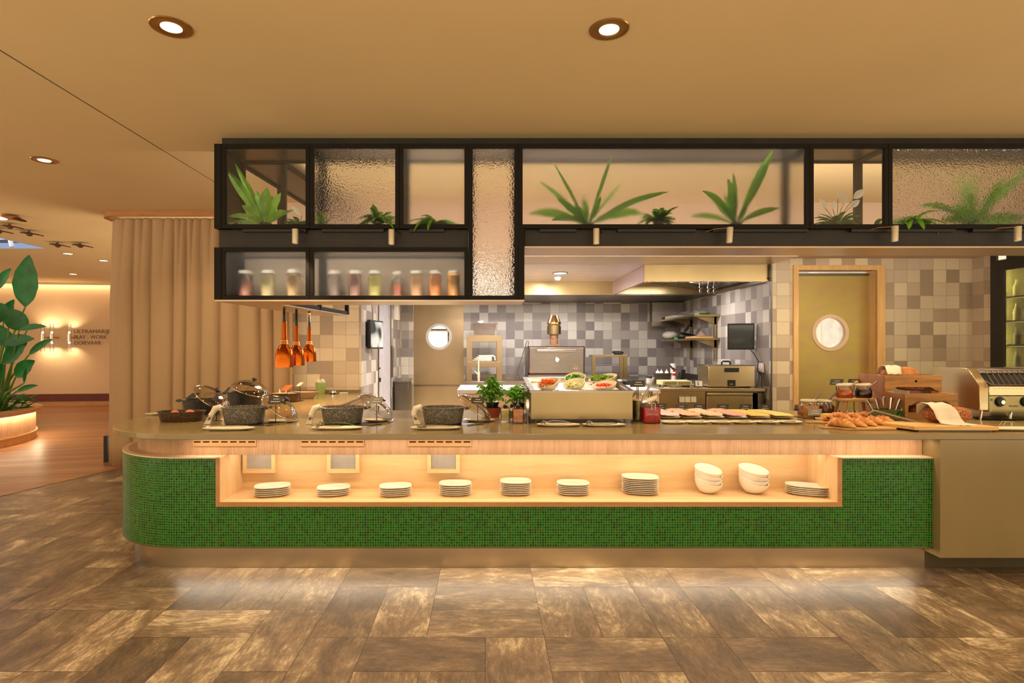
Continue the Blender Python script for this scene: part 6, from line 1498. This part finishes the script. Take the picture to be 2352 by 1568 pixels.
def salad(px, Yc, r, h, rz, kind, label, tz=.035):
    x = (px - VX) * Yc / F; z = ztop(Yc) + .003
    b = thing('salad_bowl', label, 'bowl', (x, Yc, z), rz, group='bowls on the salad display'); bowl_obj('bowl_body', r, h, tz, 'offw', b)
    rnd = random.Random(int(px)); f = MB()
    if kind == 'carrot':
        for k in range(70):
            a = rnd.uniform(0, 2 * PI); rr = rnd.uniform(0, r * .72); f.obox((rr * math.cos(a) + .005, rr * math.sin(a), h * .62 + .030 * (1 - (rr / r) ** 2) + rnd.uniform(-.012, .012)), (.055, .007, .006), (rnd.uniform(-.5, .5), rnd.uniform(-.6, .6), rnd.uniform(0, PI)))
        mt = mottled('carrot', [(214, 92, 24), (236, 124, 44)], 30, .4)
    elif kind == 'cucumber':
        for k in range(46):
            a = rnd.uniform(0, 2 * PI); rr = rnd.uniform(0, r * .66); f.obox((rr * math.cos(a), rr * math.sin(a), h * .52 + .022 * (1 - (rr / r) ** 2)), (.045, .008, .007), (rnd.uniform(-.5, .5), rnd.uniform(-.4, .4), rnd.uniform(0, PI)))
        mt = mottled('cucumber', [(96, 150, 44), (214, 224, 150), (226, 232, 170)], 60, .35)
    elif kind == 'tomato':
        for k in range(46):
            a = rnd.uniform(0, 2 * PI); rr = rnd.uniform(0, r * .66); f.obox((rr * math.cos(a), rr * math.sin(a), h * .55 + .022 * (1 - (rr / r) ** 2)), (.017, .016, .014), (rnd.uniform(-.6, .6), rnd.uniform(-.6, .6), rnd.uniform(0, PI)))
        mt = mottled('tomato', [(206, 58, 30), (236, 110, 70)], 40, .3)
    else:
        for k in range(90 if kind == 'mixed' else 60):
            a = rnd.uniform(0, 2 * PI); rr = rnd.uniform(0, r * .85); b_ = rnd.uniform(0, 2 * PI)
            leaf(f, (rr * math.cos(a), rr * math.sin(a), h * .6 + .03 * (1 - (rr / r) ** 2)), (math.cos(b_), math.sin(b_), rnd.uniform(.1, 1.1)), rnd.uniform(.03, .055), rnd.uniform(.02, .032), rnd.uniform(.8, 2), fold=.3, n=5, wave=.12)
        mt = leafmat('salad_leaf_' + kind, (30, 90, 24) if kind == 'greens' else (56, 80, 20), (96, 170, 50) if kind == 'greens' else (150, 190, 60), 25)
    o = f.build(kind + '_pieces' if kind in ('carrot', 'cucumber', 'tomato') else 'salad_leaves', mt, b); tag(o, None, None, None, 'stuff')
    if kind == 'greens':
        MB().lathe([(.001, 0), (.034, 0), (.034, .006), (.001, .006)], 20, c=(.06, -.02, h * .8), rot=Matrix.Rotation(R(70), 4, 'X')).build('lime_slice', plain('lime', (150, 190, 60), .4), b)
salad(1259, 4.38, .084, .062, R(-132), 'carrot', 'cream bowl of carrot sticks at the front left of the display')
salad(1318, 4.36, .084, .060, R(-125), 'cucumber', 'cream bowl of cucumber strips at the front middle of the display')
salad(1388, 4.36, .092, .050, R(-140), 'tomato', 'cream bowl of diced tomato at the front right of the display', .025)
salad(1321, 4.72, .088, .058, R(-110), 'greens', 'cream bowl of dark green leaves behind the cucumber')
salad(1385, 4.68, .112, .060, R(-150), 'mixed', 'largest cream bowl of mixed salad leaves behind the tomato', .03)
for (px, l_) in ((1285, 'left'), (1391, 'right')):
    oval_plate(px, 981, .155, .058, 'long pale plate with tongs before the salad display, %s one' % l_, Yc=.06)
p = pos(1285, 981); tongs(p.x + .0, p.y + .062, WZ + .008, .19, R(-3), 'steel comb tongs on the left plate before the salad display')
p = pos(1391, 981); tongs(p.x + .0, p.y + .062, WZ + .008, .19, R(-3), 'steel comb tongs with black arms on the right plate before the salad display', 'steel_s', 'blk')
p = pos(1213, 972); e = thing('ladle', 'silver leaf-shaped server standing left of the display', 'server', (p.x, p.y + .03, WZ)); MB().tube([(0, 0, 0), (0, .0, .09)], .004, 8).build('stem', 'steel_s', e); MB().ell((0, 0, .13), .016, .004, .05, 14, 8).build('server_head', 'steel_s', e); MB().lathe([(.001, 0), (.025, 0), (.006, .02), (.001, .02)], 20).build('foot', 'steel_s', e)

# --- signs and jars right of the display
card(1463, 881, 30, 14, 957, 'black sign on a tall stand, left one by the pickle jars', Y=4.62, shear=-.1, lines=0)
card(1466, 880.5, 30, 14, 962, 'black sign on a tall stand, right one by the pickle jars', Y=4.45, shear=-.03)
def big_jar(px, py, r, h, fill, mat, label, lid_tilt=R(18), utensil=None, lid=True, group='clip-top jars', name='clip_top_jar', lidmat='glass', body_n=4.5):
    p = pos(px, py); e = thing(name, label, 'jar', (p.x, p.y + r, WZ), group=group)
    MB().loft([sring(r * .92, r * .92, 0, body_n, 32), sring(r, r, .01, body_n, 32), sring(r, r, h * .72, body_n, 32), sring(r * .82, r * .82, h * .86, 2.5, 32), sring(r * .82, r * .82, h * .95, 2, 32), sring(r * .9, r * .9, h * .96, 2, 32)], True, False).build('jar_glass', 'glass', e)
    MB().loft([sring(r * .88, r * .88, .006, body_n, 32), sring(r * .95, r * .95, .016, body_n, 32), sring(r * .95, r * .95, fill, body_n, 32)]).build('contents', mat, e)
    n = 36; MB().tube([(r * .85 * math.cos(2 * PI * j / n), r * .85 * math.sin(2 * PI * j / n), h * .90) for j in range(n + 1)], .0018, 6, cap=False).tube([(r * .3, -r * .95, h * .90), (r * .3, -r * 1.04, h * .6), (-r * .1, -r * 1.04, h * .6), (-r * .1, -r * .95, h * .9)], .0018, 6).build('wire_clip', 'steel_s', e)
    if lid:
        m = Matrix.Translation((0, 0, h * 1.0)) @ Matrix.Rotation(lid_tilt, 4, 'Y')
        MB().lathe([(.001, .014), (r * .7, .014), (r * .88, .012), (r * .9, .0), (r * .84, -.004)], 32, rot=m, cap1=False).build('lid', lidmat, e)
    if utensil:
        MB().tube([utensil[0], utensil[1]], utensil[2], 10).build('serving_utensil', utensil[3], e)
    return e
M['ltd'] = plain('glass_lid_pale', (214, 204, 180), .15, var=.03)
big_jar(1484, 968, .086, .23, .155, mottled('olives', [(130, 112, 34), (184, 160, 66), (104, 88, 30)], 30, .3, .5), 'tall jar of green pickles with steel tongs in it', lid=False, utensil=((-.03, 0, .10), (.085, -.0, .33), .009, 'steel_s'))
big_jar(1499, 973, .067, .165, .115, mottled('red_pickle', [(190, 10, 40), (226, 20, 54), (160, 4, 40)], 22, .25, .3), 'jar of bright red pickled vegetables with an open lid', R(-26), ((-.005, 0, .13), (.115, .02, .30), .005, 'steel_s'), lidmat='ltd')
# cold cuts
CUT = [('ham', [(214, 158, 138), (232, 182, 162)], 'pink ham slices'), ('smoked_chicken', [(216, 146, 96), (234, 178, 128), (206, 136, 90)], 'orange smoked slices'), ('turkey', [(220, 190, 150), (234, 206, 168)], 'pale turkey slices'), ('salami', [(190, 112, 98), (230, 186, 164), (204, 136, 118)], 'speckled red salami'), ('cheese', [(232, 196, 96), (242, 210, 116)], 'yellow cheese slices, left one of two'), ('young_cheese', [(238, 208, 120), (246, 222, 140)], 'pale yellow cheese slices, right one of two')]
near = [(1545, 1.44), (1590, 1.615), (1640, 1.79), (1690, 1.97), (1742, 2.15), (1797, 2.34)]
xr = [1.455, 1.625, 1.80, 1.98, 2.16, 2.345]
for k, (nm, cols, lb) in enumerate(CUT):
    x = xr[k]; e = thing('serving_platter', 'long pale platter holding %s' % lb, 'platter', (x, 4.70, WZ), group='platters of cold cuts')
    MB().loft([sring(.060, .23, 0, 8), sring(.083, .255, .012, 8), sring(.084, .256, .015, 8), sring(.076, .248, .013, 8), sring(.07, .24, .008, 8), sring(.001, .001, .008, 2)]).build('platter_body', 'offw', e)
    rnd = random.Random(k); mt = mottled(nm, cols, 45 if nm != 'salami' else 70, .45, .15); fo = MB(); n = 16
    for j in range(n):
        y = -.205 + j * .027; z = .019 + .0006 * (n - j)
        if 'cheese' in nm: fo.obox((rnd.uniform(-.003, .003), y, z), (.150, .075, .004), (R(5), 0, rnd.uniform(-.05, .05)))
        else:
            o0 = [(a + rnd.uniform(-.004, .004), b, c) for a, b, c in sring(.074, .046, 0, 2.8, 20)]
            m = Matrix.Translation((rnd.uniform(-.005, .005), y, z + .002)) @ Euler3((R(6), 0, rnd.uniform(-.2, .2)))
            fo.loft([[m @ Vector((a, b, c + .004 * math.sin(a * 90 + j))) for a, b, c in o0], [m @ Vector((a, b, c + .004 + .004 * math.sin(a * 90 + j))) for a, b, c in o0]])
    o = fo.build('slices', mt, None, (x, 4.70, WZ)); tag(o, '%s fanned out on the %s platter of the cold cuts' % (lb.split(',')[0], ('leftmost', 'second', 'third', 'fourth', 'fifth', 'rightmost')[k]), 'food', None, 'stuff')
for k, (px, hh) in enumerate(((1517, 933), (1563, 935), (1604, 934.5), (1658, 935), (1710, 935), (1756, 935))):
    card(px + (1 if k else -1), hh, 27, 13, 0, ('black sign half hidden behind the red pickle jar', 'grey-brown sign behind the orange slices', 'black sign behind the pale turkey slices', 'black sign behind the salami', 'black sign behind the left cheese platter', 'black sign behind the right cheese platter, rightmost of the row')[k], Y=5.02, shear=-.13)
for k, px in enumerate((1551, 1607, 1662, 1714, 1768, 1822)):
    o = oval_plate(px, 974, .088, .058, 'small cream plate, %s of the six before the cold cuts' % ('leftmost', 'second', 'third', 'fourth', 'fifth', 'rightmost')[k], Yc=.05, group='small plates before the cold cuts', e=3)
    tw = MB().tube([(-.055, -.02, .008), (-.01, .0, .016), (.05, .012, .010)], .0016, 6).tube([(-.055, -.02, .006), (-.01, -.006, .008), (.05, .004, .008)], .0016, 6).build('small_fork', 'steel_d', None, (o.location.x, o.location.y, WZ + .004)); tag(tw, 'thin steel fork on the %s small plate' % ('leftmost', 'second', 'third', 'fourth', 'fifth', 'rightmost')[k], 'fork', 'forks on the small plates')
card(1837.5, 936, 27, 13, 957, 'black sign left of the spread jars', shear=-.12)
card(1871, 946, 30, 14, 969, 'grey-green sign on a stand before the spread jars', mat='card_g', shear=-.14)
big_jar(1868, 962, .066, .135, .10, mottled('orange_spread', [(196, 110, 44), (232, 170, 104), (150, 76, 40)], 14, .3), 'clip-top jar of orange spread with a spoon', 0, ((0, 0, .10), (.10, -.01, .20), .005, 'steel_d'), lidmat='ltd')
big_jar(1903, 959, .062, .125, .095, mottled('brown_spread', [(90, 34, 20), (130, 60, 36)], 14, .3), 'clip-top jar of dark brown spread with a spoon', 0, ((0, 0, .10), (.105, -.01, .205), .006, 'steel_d'), lidmat='ltd')
# wooden stool with two jam jars
sx, sy = (1962 - VX) * 4.60 / F, 4.60; SZ = H - 113 * 4.60 / F
e = thing('wooden_stool', 'small round-legged wooden display stool holding two jam jars', 'stool', (sx, sy, WZ))
MB().loft([sring(.150, .085, SZ - WZ - .026, 3), sring(.158, .09, SZ - WZ - .018, 3), sring(.158, .09, SZ - WZ - .004, 3), sring(.154, .087, SZ - WZ, 3)]).build('stool_top', 'beech', e)
for a, b in ((-.10, -.05), (.10, -.05), (-.10, .05), (.10, .05)): MB().tube([(a * 1.25, b * 1.2, 0), (a, b, SZ - WZ - .02)], [.012, .016], 12).build('leg', 'beech', e)
def jam(px, col, label, dx):
    x = sx + dx; r = .062; e = thing('jam_jar', label, 'jar', (x, sy - .01, SZ + .0008), group='jam jars on the wooden stool')
    MB().lathe([(.001, 0), (r * .9, 0), (r, .02), (r, .05), (r * .82, .075), (r * .82, .088), (r * .92, .09)], 36, cap1=False).build('jar_glass', 'glass', e)
    MB().lathe([(.001, .003), (r * .88, .003), (r * .96, .02), (r * .96, .052), (r * .84, .066), (.001, .066)], 36).build('jam', liquid('jam_' + label[:3], col, .15), e)
    n = 36; MB().tube([(r * .86 * math.cos(2 * PI * j / n), r * .86 * math.sin(2 * PI * j / n), .083) for j in range(n + 1)], .002, 6, cap=False).tube([(r, -.01, .08), (r * 1.12, -.01, .05), (r * 1.1, -.01, .02)], .002, 6).build('wire_clip', 'steel_s', e)
    m = Matrix.Translation((-.004, 0, .100)) @ Matrix.Rotation(R(-7), 4, 'Y'); MB().lathe([(r * .86, -.004), (r * .94, 0), (r * .94, .010), (r * .8, .014), (.001, .014)], 32, rot=m).build('lid', 'ltd', e)
    MB().tube([(.02, -.02, .08), (.085, -.03, .135)], [.004, .010], 10).build('spoon_handle', 'beech' if col[1] > 40 else 'steel_s', e)
jam(1938, (255, 112, 16), 'jar of orange marmalade on the wooden stool', -.083); jam(1981, (60, 8, 12), 'jar of dark red jam on the wooden stool', .068)
card(1921, 877, 30, 13, 0, 'black sign behind the orange marmalade jar', Y=4.80, shear=-.14); card(1962, 877, 30, 13, 0, 'black sign behind the dark jam jar', Y=4.80, shear=-.14)
for k, (px, py) in enumerate(((1934, 958), (1946, 962), (1957, 958), (1970, 962), (1983, 959))):
    p = pos(px, py); o = MB().lathe([(.001, 0), (.024, 0), (.028, .01), (.028, .04), (.024, .045), (.026, .055), (.022, .055), (.022, .045), (.025, .03), (.02, .006), (.001, .006)], 22).build('small_glass', 'glass', None, (p.x, p.y, WZ)); tag(o, 'little empty glass jar, %s of five under the stool' % ('leftmost', 'second', 'middle', 'fourth', 'rightmost')[k], 'glass', 'little glass jars under the stool')
# butter block on a plate
oval_plate(1893, 966, .05, .035, 'small plate with a block of butter behind the croissants', Yc=.03)
p = pos(1905, 966); tag(MB().obox((0, 0, .03), (.085, .045, .035), (0, 0, R(5))).build('butter', plain('butter', (240, 206, 110), .4), None, (p.x, p.y + .03, WZ + .004), bev=.003), 'yellow block of butter behind the croissants', 'butter')

# --- croissants on boards
def board(px0, px1, py, d, label, handle_left=True, rz=0, t=.014, mat='beech'):
    a, b = pos(px0, py), pos(px1, py); x = (a.x + b.x) / 2; w_ = (b.x - a.x) / 2
    e = thing('serving_board', label, 'board', (x, a.y + d / 2, WZ), rz)
    MB().prism([(-w_ * .95, -.025), (-w_ * .72, -.03), (-w_ * .55, -d / 2), (w_ * .8, -d / 2), (w_, -d / 4), (w_, d / 4), (w_ * .8, d / 2), (-w_ * .55, d / 2), (-w_ * .72, .03), (-w_ * .95, .025)], 0, t).build('board_slab', mat, e, bev=.003)
    h = MB().lathe([(.006, t + .0003), (.001, t + .0006)], 14, c=(-w_ * .86, 0, 0)).build('hang_hole', 'blk', e)
    return e
B1 = board(1901, 2077, 988, .22, 'wooden paddle board with the front row of croissants', rz=R(3)); B2 = board(1862, 1985, 973.5, .12, 'wooden paddle board behind, with the pastries', rz=R(-2))
M['pastry'] = mottled('baked_pastry', [(170, 92, 40), (210, 142, 74), (226, 176, 112)], 22, .4, .25)
def croissant(x, y, z, rz, L_, r, label, name='croissant'):
    e = MB(); n = 26; rings = []
    for i in range(n + 1):
        t_ = i / n; a = (t_ - .5) * .7; cx = math.sin(a) * L_ / .69; cy = -(1 - math.cos(a)) * L_ * .5
        seg = .86 + .17 * abs(math.sin(t_ * PI * 5.5)) ** .7; rad = max(.003, r * math.sin(PI * min(.97, max(.03, t_)) ** .8) ** .6 * seg)
        m = Matrix.Rotation(-a, 3, 'Z'); rings.append([Vector((cx, cy, rad * .82)) + m @ Vector((0, rad * math.cos(q), rad * .82 * math.sin(q))) for q in [2 * PI * j / 16 for j in range(16)]])
    o = e.loft(rings).build(name, 'pastry', None, (x, y, z), rz); tag(o, label, 'croissant' if name == 'croissant' else 'pastry', 'pastries on the wooden boards'); return o
zc = WZ + .0145
for k, (px, py, rz, nm) in enumerate(((1950, 984, -50, 'leftmost and largest'), (1980, 982, -52, 'second'), (2003, 980, -52, 'middle'), (2026, 978, -53, 'fourth'), (2048, 976, -54, 'rightmost'))):
    p = on(px, py, zc); croissant(p.x, p.y + .075, zc, R(rz), .175 if k == 0 else .155, .040 if k == 0 else .036, 'golden croissant, %s of the front row on the board' % nm)
for k, (px, py, nm) in enumerate(((1950, 962, 'left'), (1978, 962, 'middle'), (2006, 960, 'right'))):
    p = on(px, py, WZ + .03); croissant(p.x, p.y + .08, WZ + .02, R(-50), .13, .032, 'golden croissant half hidden in the back row, %s one' % nm)
for k, (px, py, nm) in enumerate(((1911, 968, 'front'), (1927, 962, 'back'))):
    p = on(px, py, zc); o = croissant(p.x, p.y + .03, zc, R(-14), .10, .030, 'chocolate-filled roll at the left of the boards, %s one' % nm, 'chocolate_roll')
    c_ = MB().ell((-.018, -.030, .026), .010, .006, .010, 10, 6).build('chocolate', plain('chocolate_%d' % k, (70, 30, 14), .4), o)
# --- cutlery pot
p = pos(2043, 970); e = thing('cutlery_pot', 'green rectangular pot packed with silver cutlery', 'pot', (p.x, p.y + .05, WZ))
MB().loft([sring(.075, .045, 0, 6), sring(.088, .055, .095, 6), sring(.084, .051, .095, 6), sring(.07, .04, .01, 6)]).build('pot_body', mottled('mossy_green_tin', [(70, 84, 44), (104, 116, 66)], 30, .5), e)
rnd = random.Random(2)
lfm = MB()
for k in range(8): leaf(lfm, (.05, -.058, .07), (rnd.uniform(-1, 1), -.6, rnd.uniform(-.6, .8)), .05, .025, .6, n=5)
lfm.build('leaf_print', 'leaf_d', e)
for k in range(16):
    a = (k - 7.5) / 7.5; x = p.x + a * .055; dx = a * .10; yy = p.y + .05 + (k % 3 - 1) * .022
    o = MB().tube([(0, 0, .012), (dx * .6, 0, .10), (dx, 0, .19 - abs(a) * .03)], [.003, .005, .010], 8).build('table_knife', 'steel_s', None, (x, yy, WZ)); tag(o, 'silver cutlery handle in the green pot, %s' % (('leftmost', 'second from the left', 'third from the left', 'fourth from the left', 'fifth from the left', 'sixth from the left', 'seventh from the left', 'just left of the middle', 'just right of the middle', 'seventh from the right', 'sixth from the right', 'fifth from the right', 'fourth from the right', 'third from the right', 'second from the right', 'rightmost')[k]), 'cutlery', 'cutlery in the green pot')
# --- bread crates
def crate(x0, x1, y0, y1, z0, z1, label, cut=.5, mid=False):
    e = thing('bread_crate', label, 'crate', ((x0 + x1) / 2, y0, z0)); L = (-(x0 + x1) / 2, -y0, -z0); t = .018; h = z1 - z0
    MB().box(x0, x0 + t, y0, y1, z0, z1).build('side_board', 'plank_r', e, L, bev=.001); MB().box(x1 - t, x1, y0, y1, z0, z1).build('side_board', 'plank_r', e, L, bev=.001)
    MB().box(x0 + t, x1 - t, y1 - t, y1, z0, z0 + h * .35).build('back_board', 'plank', e, L, bev=.001)
    xm0, xm1 = x0 - .0015, x1 + .0015; zt = z1; za = z1 - h * .27
    MB().prism_y([(xm0, z0), (xm0 + .026, z0), (xm0 + .026, za - .03), (xm0 + .05, za - .028), (xm0 + .075, za - .008), (xm0 + .10, za), (xm1 - .10, za), (xm1 - .075, za - .008), (xm1 - .05, za - .028), (xm1 - .026, za - .03), (xm1 - .026, z0), (xm1, z0), (xm1, z1), (xm0, z1)], y0 - .001, y0 + .016).build('front_rail', 'plank', e, L, bev=.002)
    MB().box(x0 + t, x1 - t, y0 + .02, y1 - t, za - .005, za + .007).build('shelf_board', 'plank', e, L, bev=.001)
    MB().lathe([(.009, 0), (.009, -.002), (.001, -.003)], 14, c=((x0 + x1) / 2 + .02, y0 - .001, (z1 + za) / 2), rot=Matrix.Rotation(R(90), 4, 'X')).build('bolt', 'blk', e, L) if mid else None
    return e
ca = (2033 - VX) * 4.5 / F; cb = (2163 - VX) * 4.5 / F
crate(ca, cb, 4.50, 4.82, WZ, H - 62 * 4.5 / F, 'tall wooden bread crate at the back of the bread display', mid=True)
da = (2079 - VX) * 4.24 / F; db = (2200 - VX) * 4.24 / F
crate(da, db, 4.24, 4.47, WZ, H - 104 * 4.24 / F, 'lower wooden bread crate in front of the tall one')
e = thing('bread_tray', 'shallow wooden tray inside the lower bread crate', 'tray', ((da + db) / 2, 4.22, WZ)); openbox(MB(), -.17, .20, -.0, .20, 0, .075, .012).build('tray_body', 'plank', e, (0, .03, 0), smooth=False)
M['seedbread'] = mottled('seeded_bread_crust', [(110, 52, 20), (168, 96, 48), (214, 160, 100)], 90, .7, .9); M['loaf'] = mottled('brown_loaf_crust', [(150, 84, 36), (190, 122, 66), (214, 160, 106)], 14, .6, .3)
def loaf(x, y, z, L_, r, rz, label, mat='seedbread', sx=1.0, e_=2.6):
    rings = []; n = 18
    for i in range(n + 1):
        t_ = i / n; q = (1 - abs(2 * t_ - 1) ** 3.2) ** .5; q = max(q, .08); w_ = r * q * (1 + .04 * math.sin(i * 2.3))
        rings.append([((t_ - .5) * L_, a, b + r * .78) for a, b, _ in sring(w_, w_ * .80, 0, e_, 20)])
    o = MB().loft(rings).build('bread_loaf', mat, None, (x, y, z), rz); return tag(o, label, 'bread', 'loaves on the bread display')
loaf((2068 - VX) * 4.65 / F, 4.66, H - 62 * 4.5 / F - .055, .27, .075, R(-14), 'round-crusted brown loaf on top of the tall crate', 'loaf')
loaf((2096 - VX) * 4.58 / F, 4.60, H - 104 * 4.24 / F - .0, .25, .062, R(2), 'seeded square loaf inside the tall crate', e_=4)
loaf((2126 - VX) * 4.32 / F, 4.345, WZ + .022, .22, .062, R(4), 'seeded loaf inside the lower crate')
# cutting board, front loaf, napkins, tongs, knife
c0, c1 = pos(2062, 992), pos(2295, 992)
e = thing('cutting_board', 'thick pale wooden cutting board at the front of the bread display', 'board', ((c0.x + c1.x) / 2, 3.86, WZ)); hw = (c1.x - c0.x) / 2
MB().prism([(-hw + .12, -.09), (hw, -.10), (hw - .08, .19), (-hw + .03, .19)], .010, .036).build('board_slab', 'board', e, bev=.003); MB().box(-hw + .16, hw - .02, -.07, .17, 0, .010).build('rubber_feet', 'steel_d', e, smooth=False)
lz = WZ + .0365
loaf((2176 - VX) * 3.98 / F, 3.985, lz, .30, .072, R(-10), 'large seeded loaf on the cutting board')
def drape(pts_top, w_, label, mat='linen', loc=(0, 0, 0), name='napkin'):
    """cloth strip following a profile (y,z) with width along x"""
    rows = []
    for k, (x, y, z, ww) in enumerate(pts_top):
        rows.append([(x + ww * (j / 8 - .5), y + .004 * math.sin(j * 1.3 + k), z + .003 * math.sin(j * 1.9 + k * .7)) for j in range(9)])
    o = MB().loft(rows, False, False, False).build(name, mat, None, loc, ang=180); s_ = o.modifiers.new('t', 'SOLIDIFY'); s_.thickness = .003; s_.offset = 1
    return tag(o, label, 'napkin', 'napkins on the bread')
bx = (2152 - VX) * 3.98 / F; z9 = lz
drape([(bx + .01, 4.085, z9 + .05, .15), (bx - .005, 4.06, z9 + .11, .15), (bx - .012, 4.0, z9 + .138, .155), (bx - .012, 3.94, z9 + .128, .16), (bx + .0, 3.905, z9 + .09, .17), (bx + .01, 3.89, z9 + .04, .17), (bx + .02, 3.87, z9 + .010, .165), (bx + .04, 3.82, z9 + .006, .15), (bx + .05, 3.79, z9 + .005, .12)], .15, 'cream napkin draped over the large seeded loaf down to the board')
bx = (2056 - VX) * 4.6 / F; z9 = H - 62 * 4.5 / F
drape([(bx + .03, 4.77, z9 + .0, .13), (bx + .02, 4.74, z9 + .05, .13), (bx + .01, 4.68, z9 + .076, .13), (bx - .01, 4.61, z9 + .070, .13), (bx - .03, 4.565, z9 + .02, .12), (bx - .035, 4.555, z9 + .006, .12)], .13, 'cream napkin over the loaf on the tall crate')
p = on(2095, 976, WZ + .02); e = thing('bread_tongs', 'long steel bread tongs leaning on the cutting board', 'tongs', (p.x, 4.02, WZ))
for k, dz in enumerate((.0, .022)):
    MB().tube([(-.20, .11 - k * .02, .055 + dz), (-.17, .10 - k * .02, .085 + dz), (-.13, .09 - k * .02, .075 + dz), (.03, -.02, .035 + dz * .5), (.17, -.13 + k * .01, .008)], [.004, .007, .006, .007, .004], 8).build('tong_arm', 'steel_s' if k else 'steel_d', e)
e = thing('bread_knife', 'bread knife lying against the tongs beside the board', 'knife', (p.x - .02, 3.95, WZ)); MB().loft([[(a, b, c), (a + .01, b + w_, c), (a + .01, b + w_, c + .002), (a, b, c + .002)] for a, b, c, w_ in ((-.14, .06, .02, .02), (.02, -.02, .014, .025), (.16, -.12, .004, .004))]).build('blade', 'steel_s', e); MB().tube([(-.14, .07, .022), (-.22, .12, .035)], .010, 10).build('knife_handle', 'plank', e)
# --- conveyor toaster
TX, TY = (2195 - VX) * 4.80 / F, 4.38
tx0 = (2250 - VX) * TY / F
e = thing('conveyor_toaster', 'large steel conveyor toaster with a wire bread rack at the right edge', 'toaster', (tx0 + .3, TY, WZ)); tz0 = WZ + .075; tz1 = H - 44 * 4.6 / F
L = (-.3 - tx0, -TY, -WZ)
def side(xa, xb, mat, nm):
    pr = [(TY, tz0), (TY, tz0 + .19), (TY + .10, tz1 - .012), (TY + .13, tz1), (TY + .46, tz1), (TY + .46, tz0 + .02)]
    return MB().loft([[(xa, y, z) for y, z in pr], [(xb, y, z) for y, z in pr]]).build(nm, mat, e, L, bev=.004, ang=60)
side(tx0, tx0 + .07, 'steel_k', 'side_housing'); side(tx0 + .60, tx0 + .67, 'steel_k', 'side_housing')
MB().box(tx0 + .07, tx0 + .60, TY + .12, TY + .46, tz1 - .045, tz1 - .004).build('top_cover', 'steel', e, L, bev=.008)
MB().box(tx0 + .07, tx0 + .60, TY + .14, TY + .45, tz0, tz1 - .05).build('heating_chamber', 'blk', e, L, smooth=False)
MB().box(tx0 + .075, tx0 + .60, TY + .002, TY + .14, tz0 + .115, tz0 + .185).build('upper_fascia', 'steel_k', e, L, bev=.003)
fa = MB().box(tx0 + .072, tx0 + .60, TY - .004, TY + .14, tz0 - .012, tz0 + .110).build('control_panel', plain('pale_gold_panel', (182, 172, 120), .4, .3), e, L, bev=.003)
sl_ = MB()
for k in range(16):
    sl_.box(tx0 + .115 + k * .028, tx0 + .130 + k * .028, TY - .0, TY + .003, tz0 + .166, tz0 + .170)
sl_.build('printed_dashes', 'ink', e, L, smooth=False)
hl = MB()
for r_ in range(2):
    for k in range(34):
        hl.ell((tx0 + .10 + k * .014 - r_ * .006, TY - .0045, tz0 + .0 - r_ * .009 + .003), .0042, .001, .0030, 8, 4)
tag(hl.build('cooling_holes', 'blk', fa, (0, 0, 0)), None, None, None, 'stuff')
for k, xx in enumerate((.15, .345)):
    kb = MB().lathe([(.040, 0), (.040, .001), (.034, .001)], 32, c=(tx0 + xx, TY - .0045, tz0 + .068), rot=Matrix.Rotation(R(90), 4, 'X')).lathe([(.031, .0), (.030, .020), (.020, .022)], 32, c=(tx0 + xx, TY - .005, tz0 + .068), rot=Matrix.Rotation(R(90), 4, 'X')).build('control_knob', 'blk', e, L)
    MB().lathe([(.017, .020), (.016, .026), (.001, .026)], 24, c=(tx0 + xx + .006, TY - .005, tz0 + .066), rot=Matrix.Rotation(R(90), 4, 'X')).build('knob_cap', 'steel_s', kb)
MB().lathe([(.010, 0), (.010, .002), (.001, .002)], 20, c=(tx0 + .087, TY - .0045, tz0 + .084), rot=Matrix.Rotation(R(90), 4, 'X')).build('green_sticker', plain('green_dot', (20, 140, 84), .4), e, L)
tt = text('Bartscher', .019, (-.3 + .222, -.0065, tz0 - WZ + .030), 'steel_d', e, name='maker_lettering', ext=.0008)
for (a, b) in ((.03, .03), (.28, .05), (.03, .4), (.62, .03)): MB().tube([(tx0 + a, TY + b, WZ), (tx0 + a + .012, TY + b, tz0)], .010, 10).build('leg', 'steel_s', e, L)
rk = MB()
z_r = tz0 + .20
for k in range(10):
    x = tx0 + .085 + k * .042
    rk.tube([(x, TY - .03, z_r), (x + .045, TY + .10, z_r + .105)], .004, 6)
rk.tube([(tx0 + .07, TY - .03, z_r), (tx0 + .60, TY - .03, z_r)], .003, 6).tube([(tx0 + .12, TY + .10, z_r + .105), (tx0 + .60, TY + .10, z_r + .105)], .003, 6).tube([(tx0 + .07, TY - .03, z_r), (tx0 + .06, TY + .02, z_r + .03)], .003, 6)
rk.build('wire_rack', 'steel_s', e, L)
oval_plate(2352, 991, .20, .07, 'long pale plate before the toaster at the right edge', Yc=.07)
p = pos(2330, 985); e = thing('serving_tongs', 'wire tongs on the plate before the toaster', 'tongs', (p.x, p.y + .07, WZ + .014)); MB().tube([(-.06, -.02, .004), (-.02, .0, .03), (.06, .01, .022)], .0025, 6).tube([(-.045, -.03, .004), (-.005, -.012, .03), (.07, .0, .022)], .0025, 6).build('tong_arms', 'steel_s', e)
p = pos(2300, 966); tag(MB().loft([sring(.20, .08, 0, 4), sring(.22, .10, .012, 4), sring(.21, .09, .012, 4), sring(.001, .001, .006, 2)]).build('toast_tray', 'steel', None, (p.x + .12, p.y + .10, WZ)), 'shallow steel tray under the toaster', 'tray')
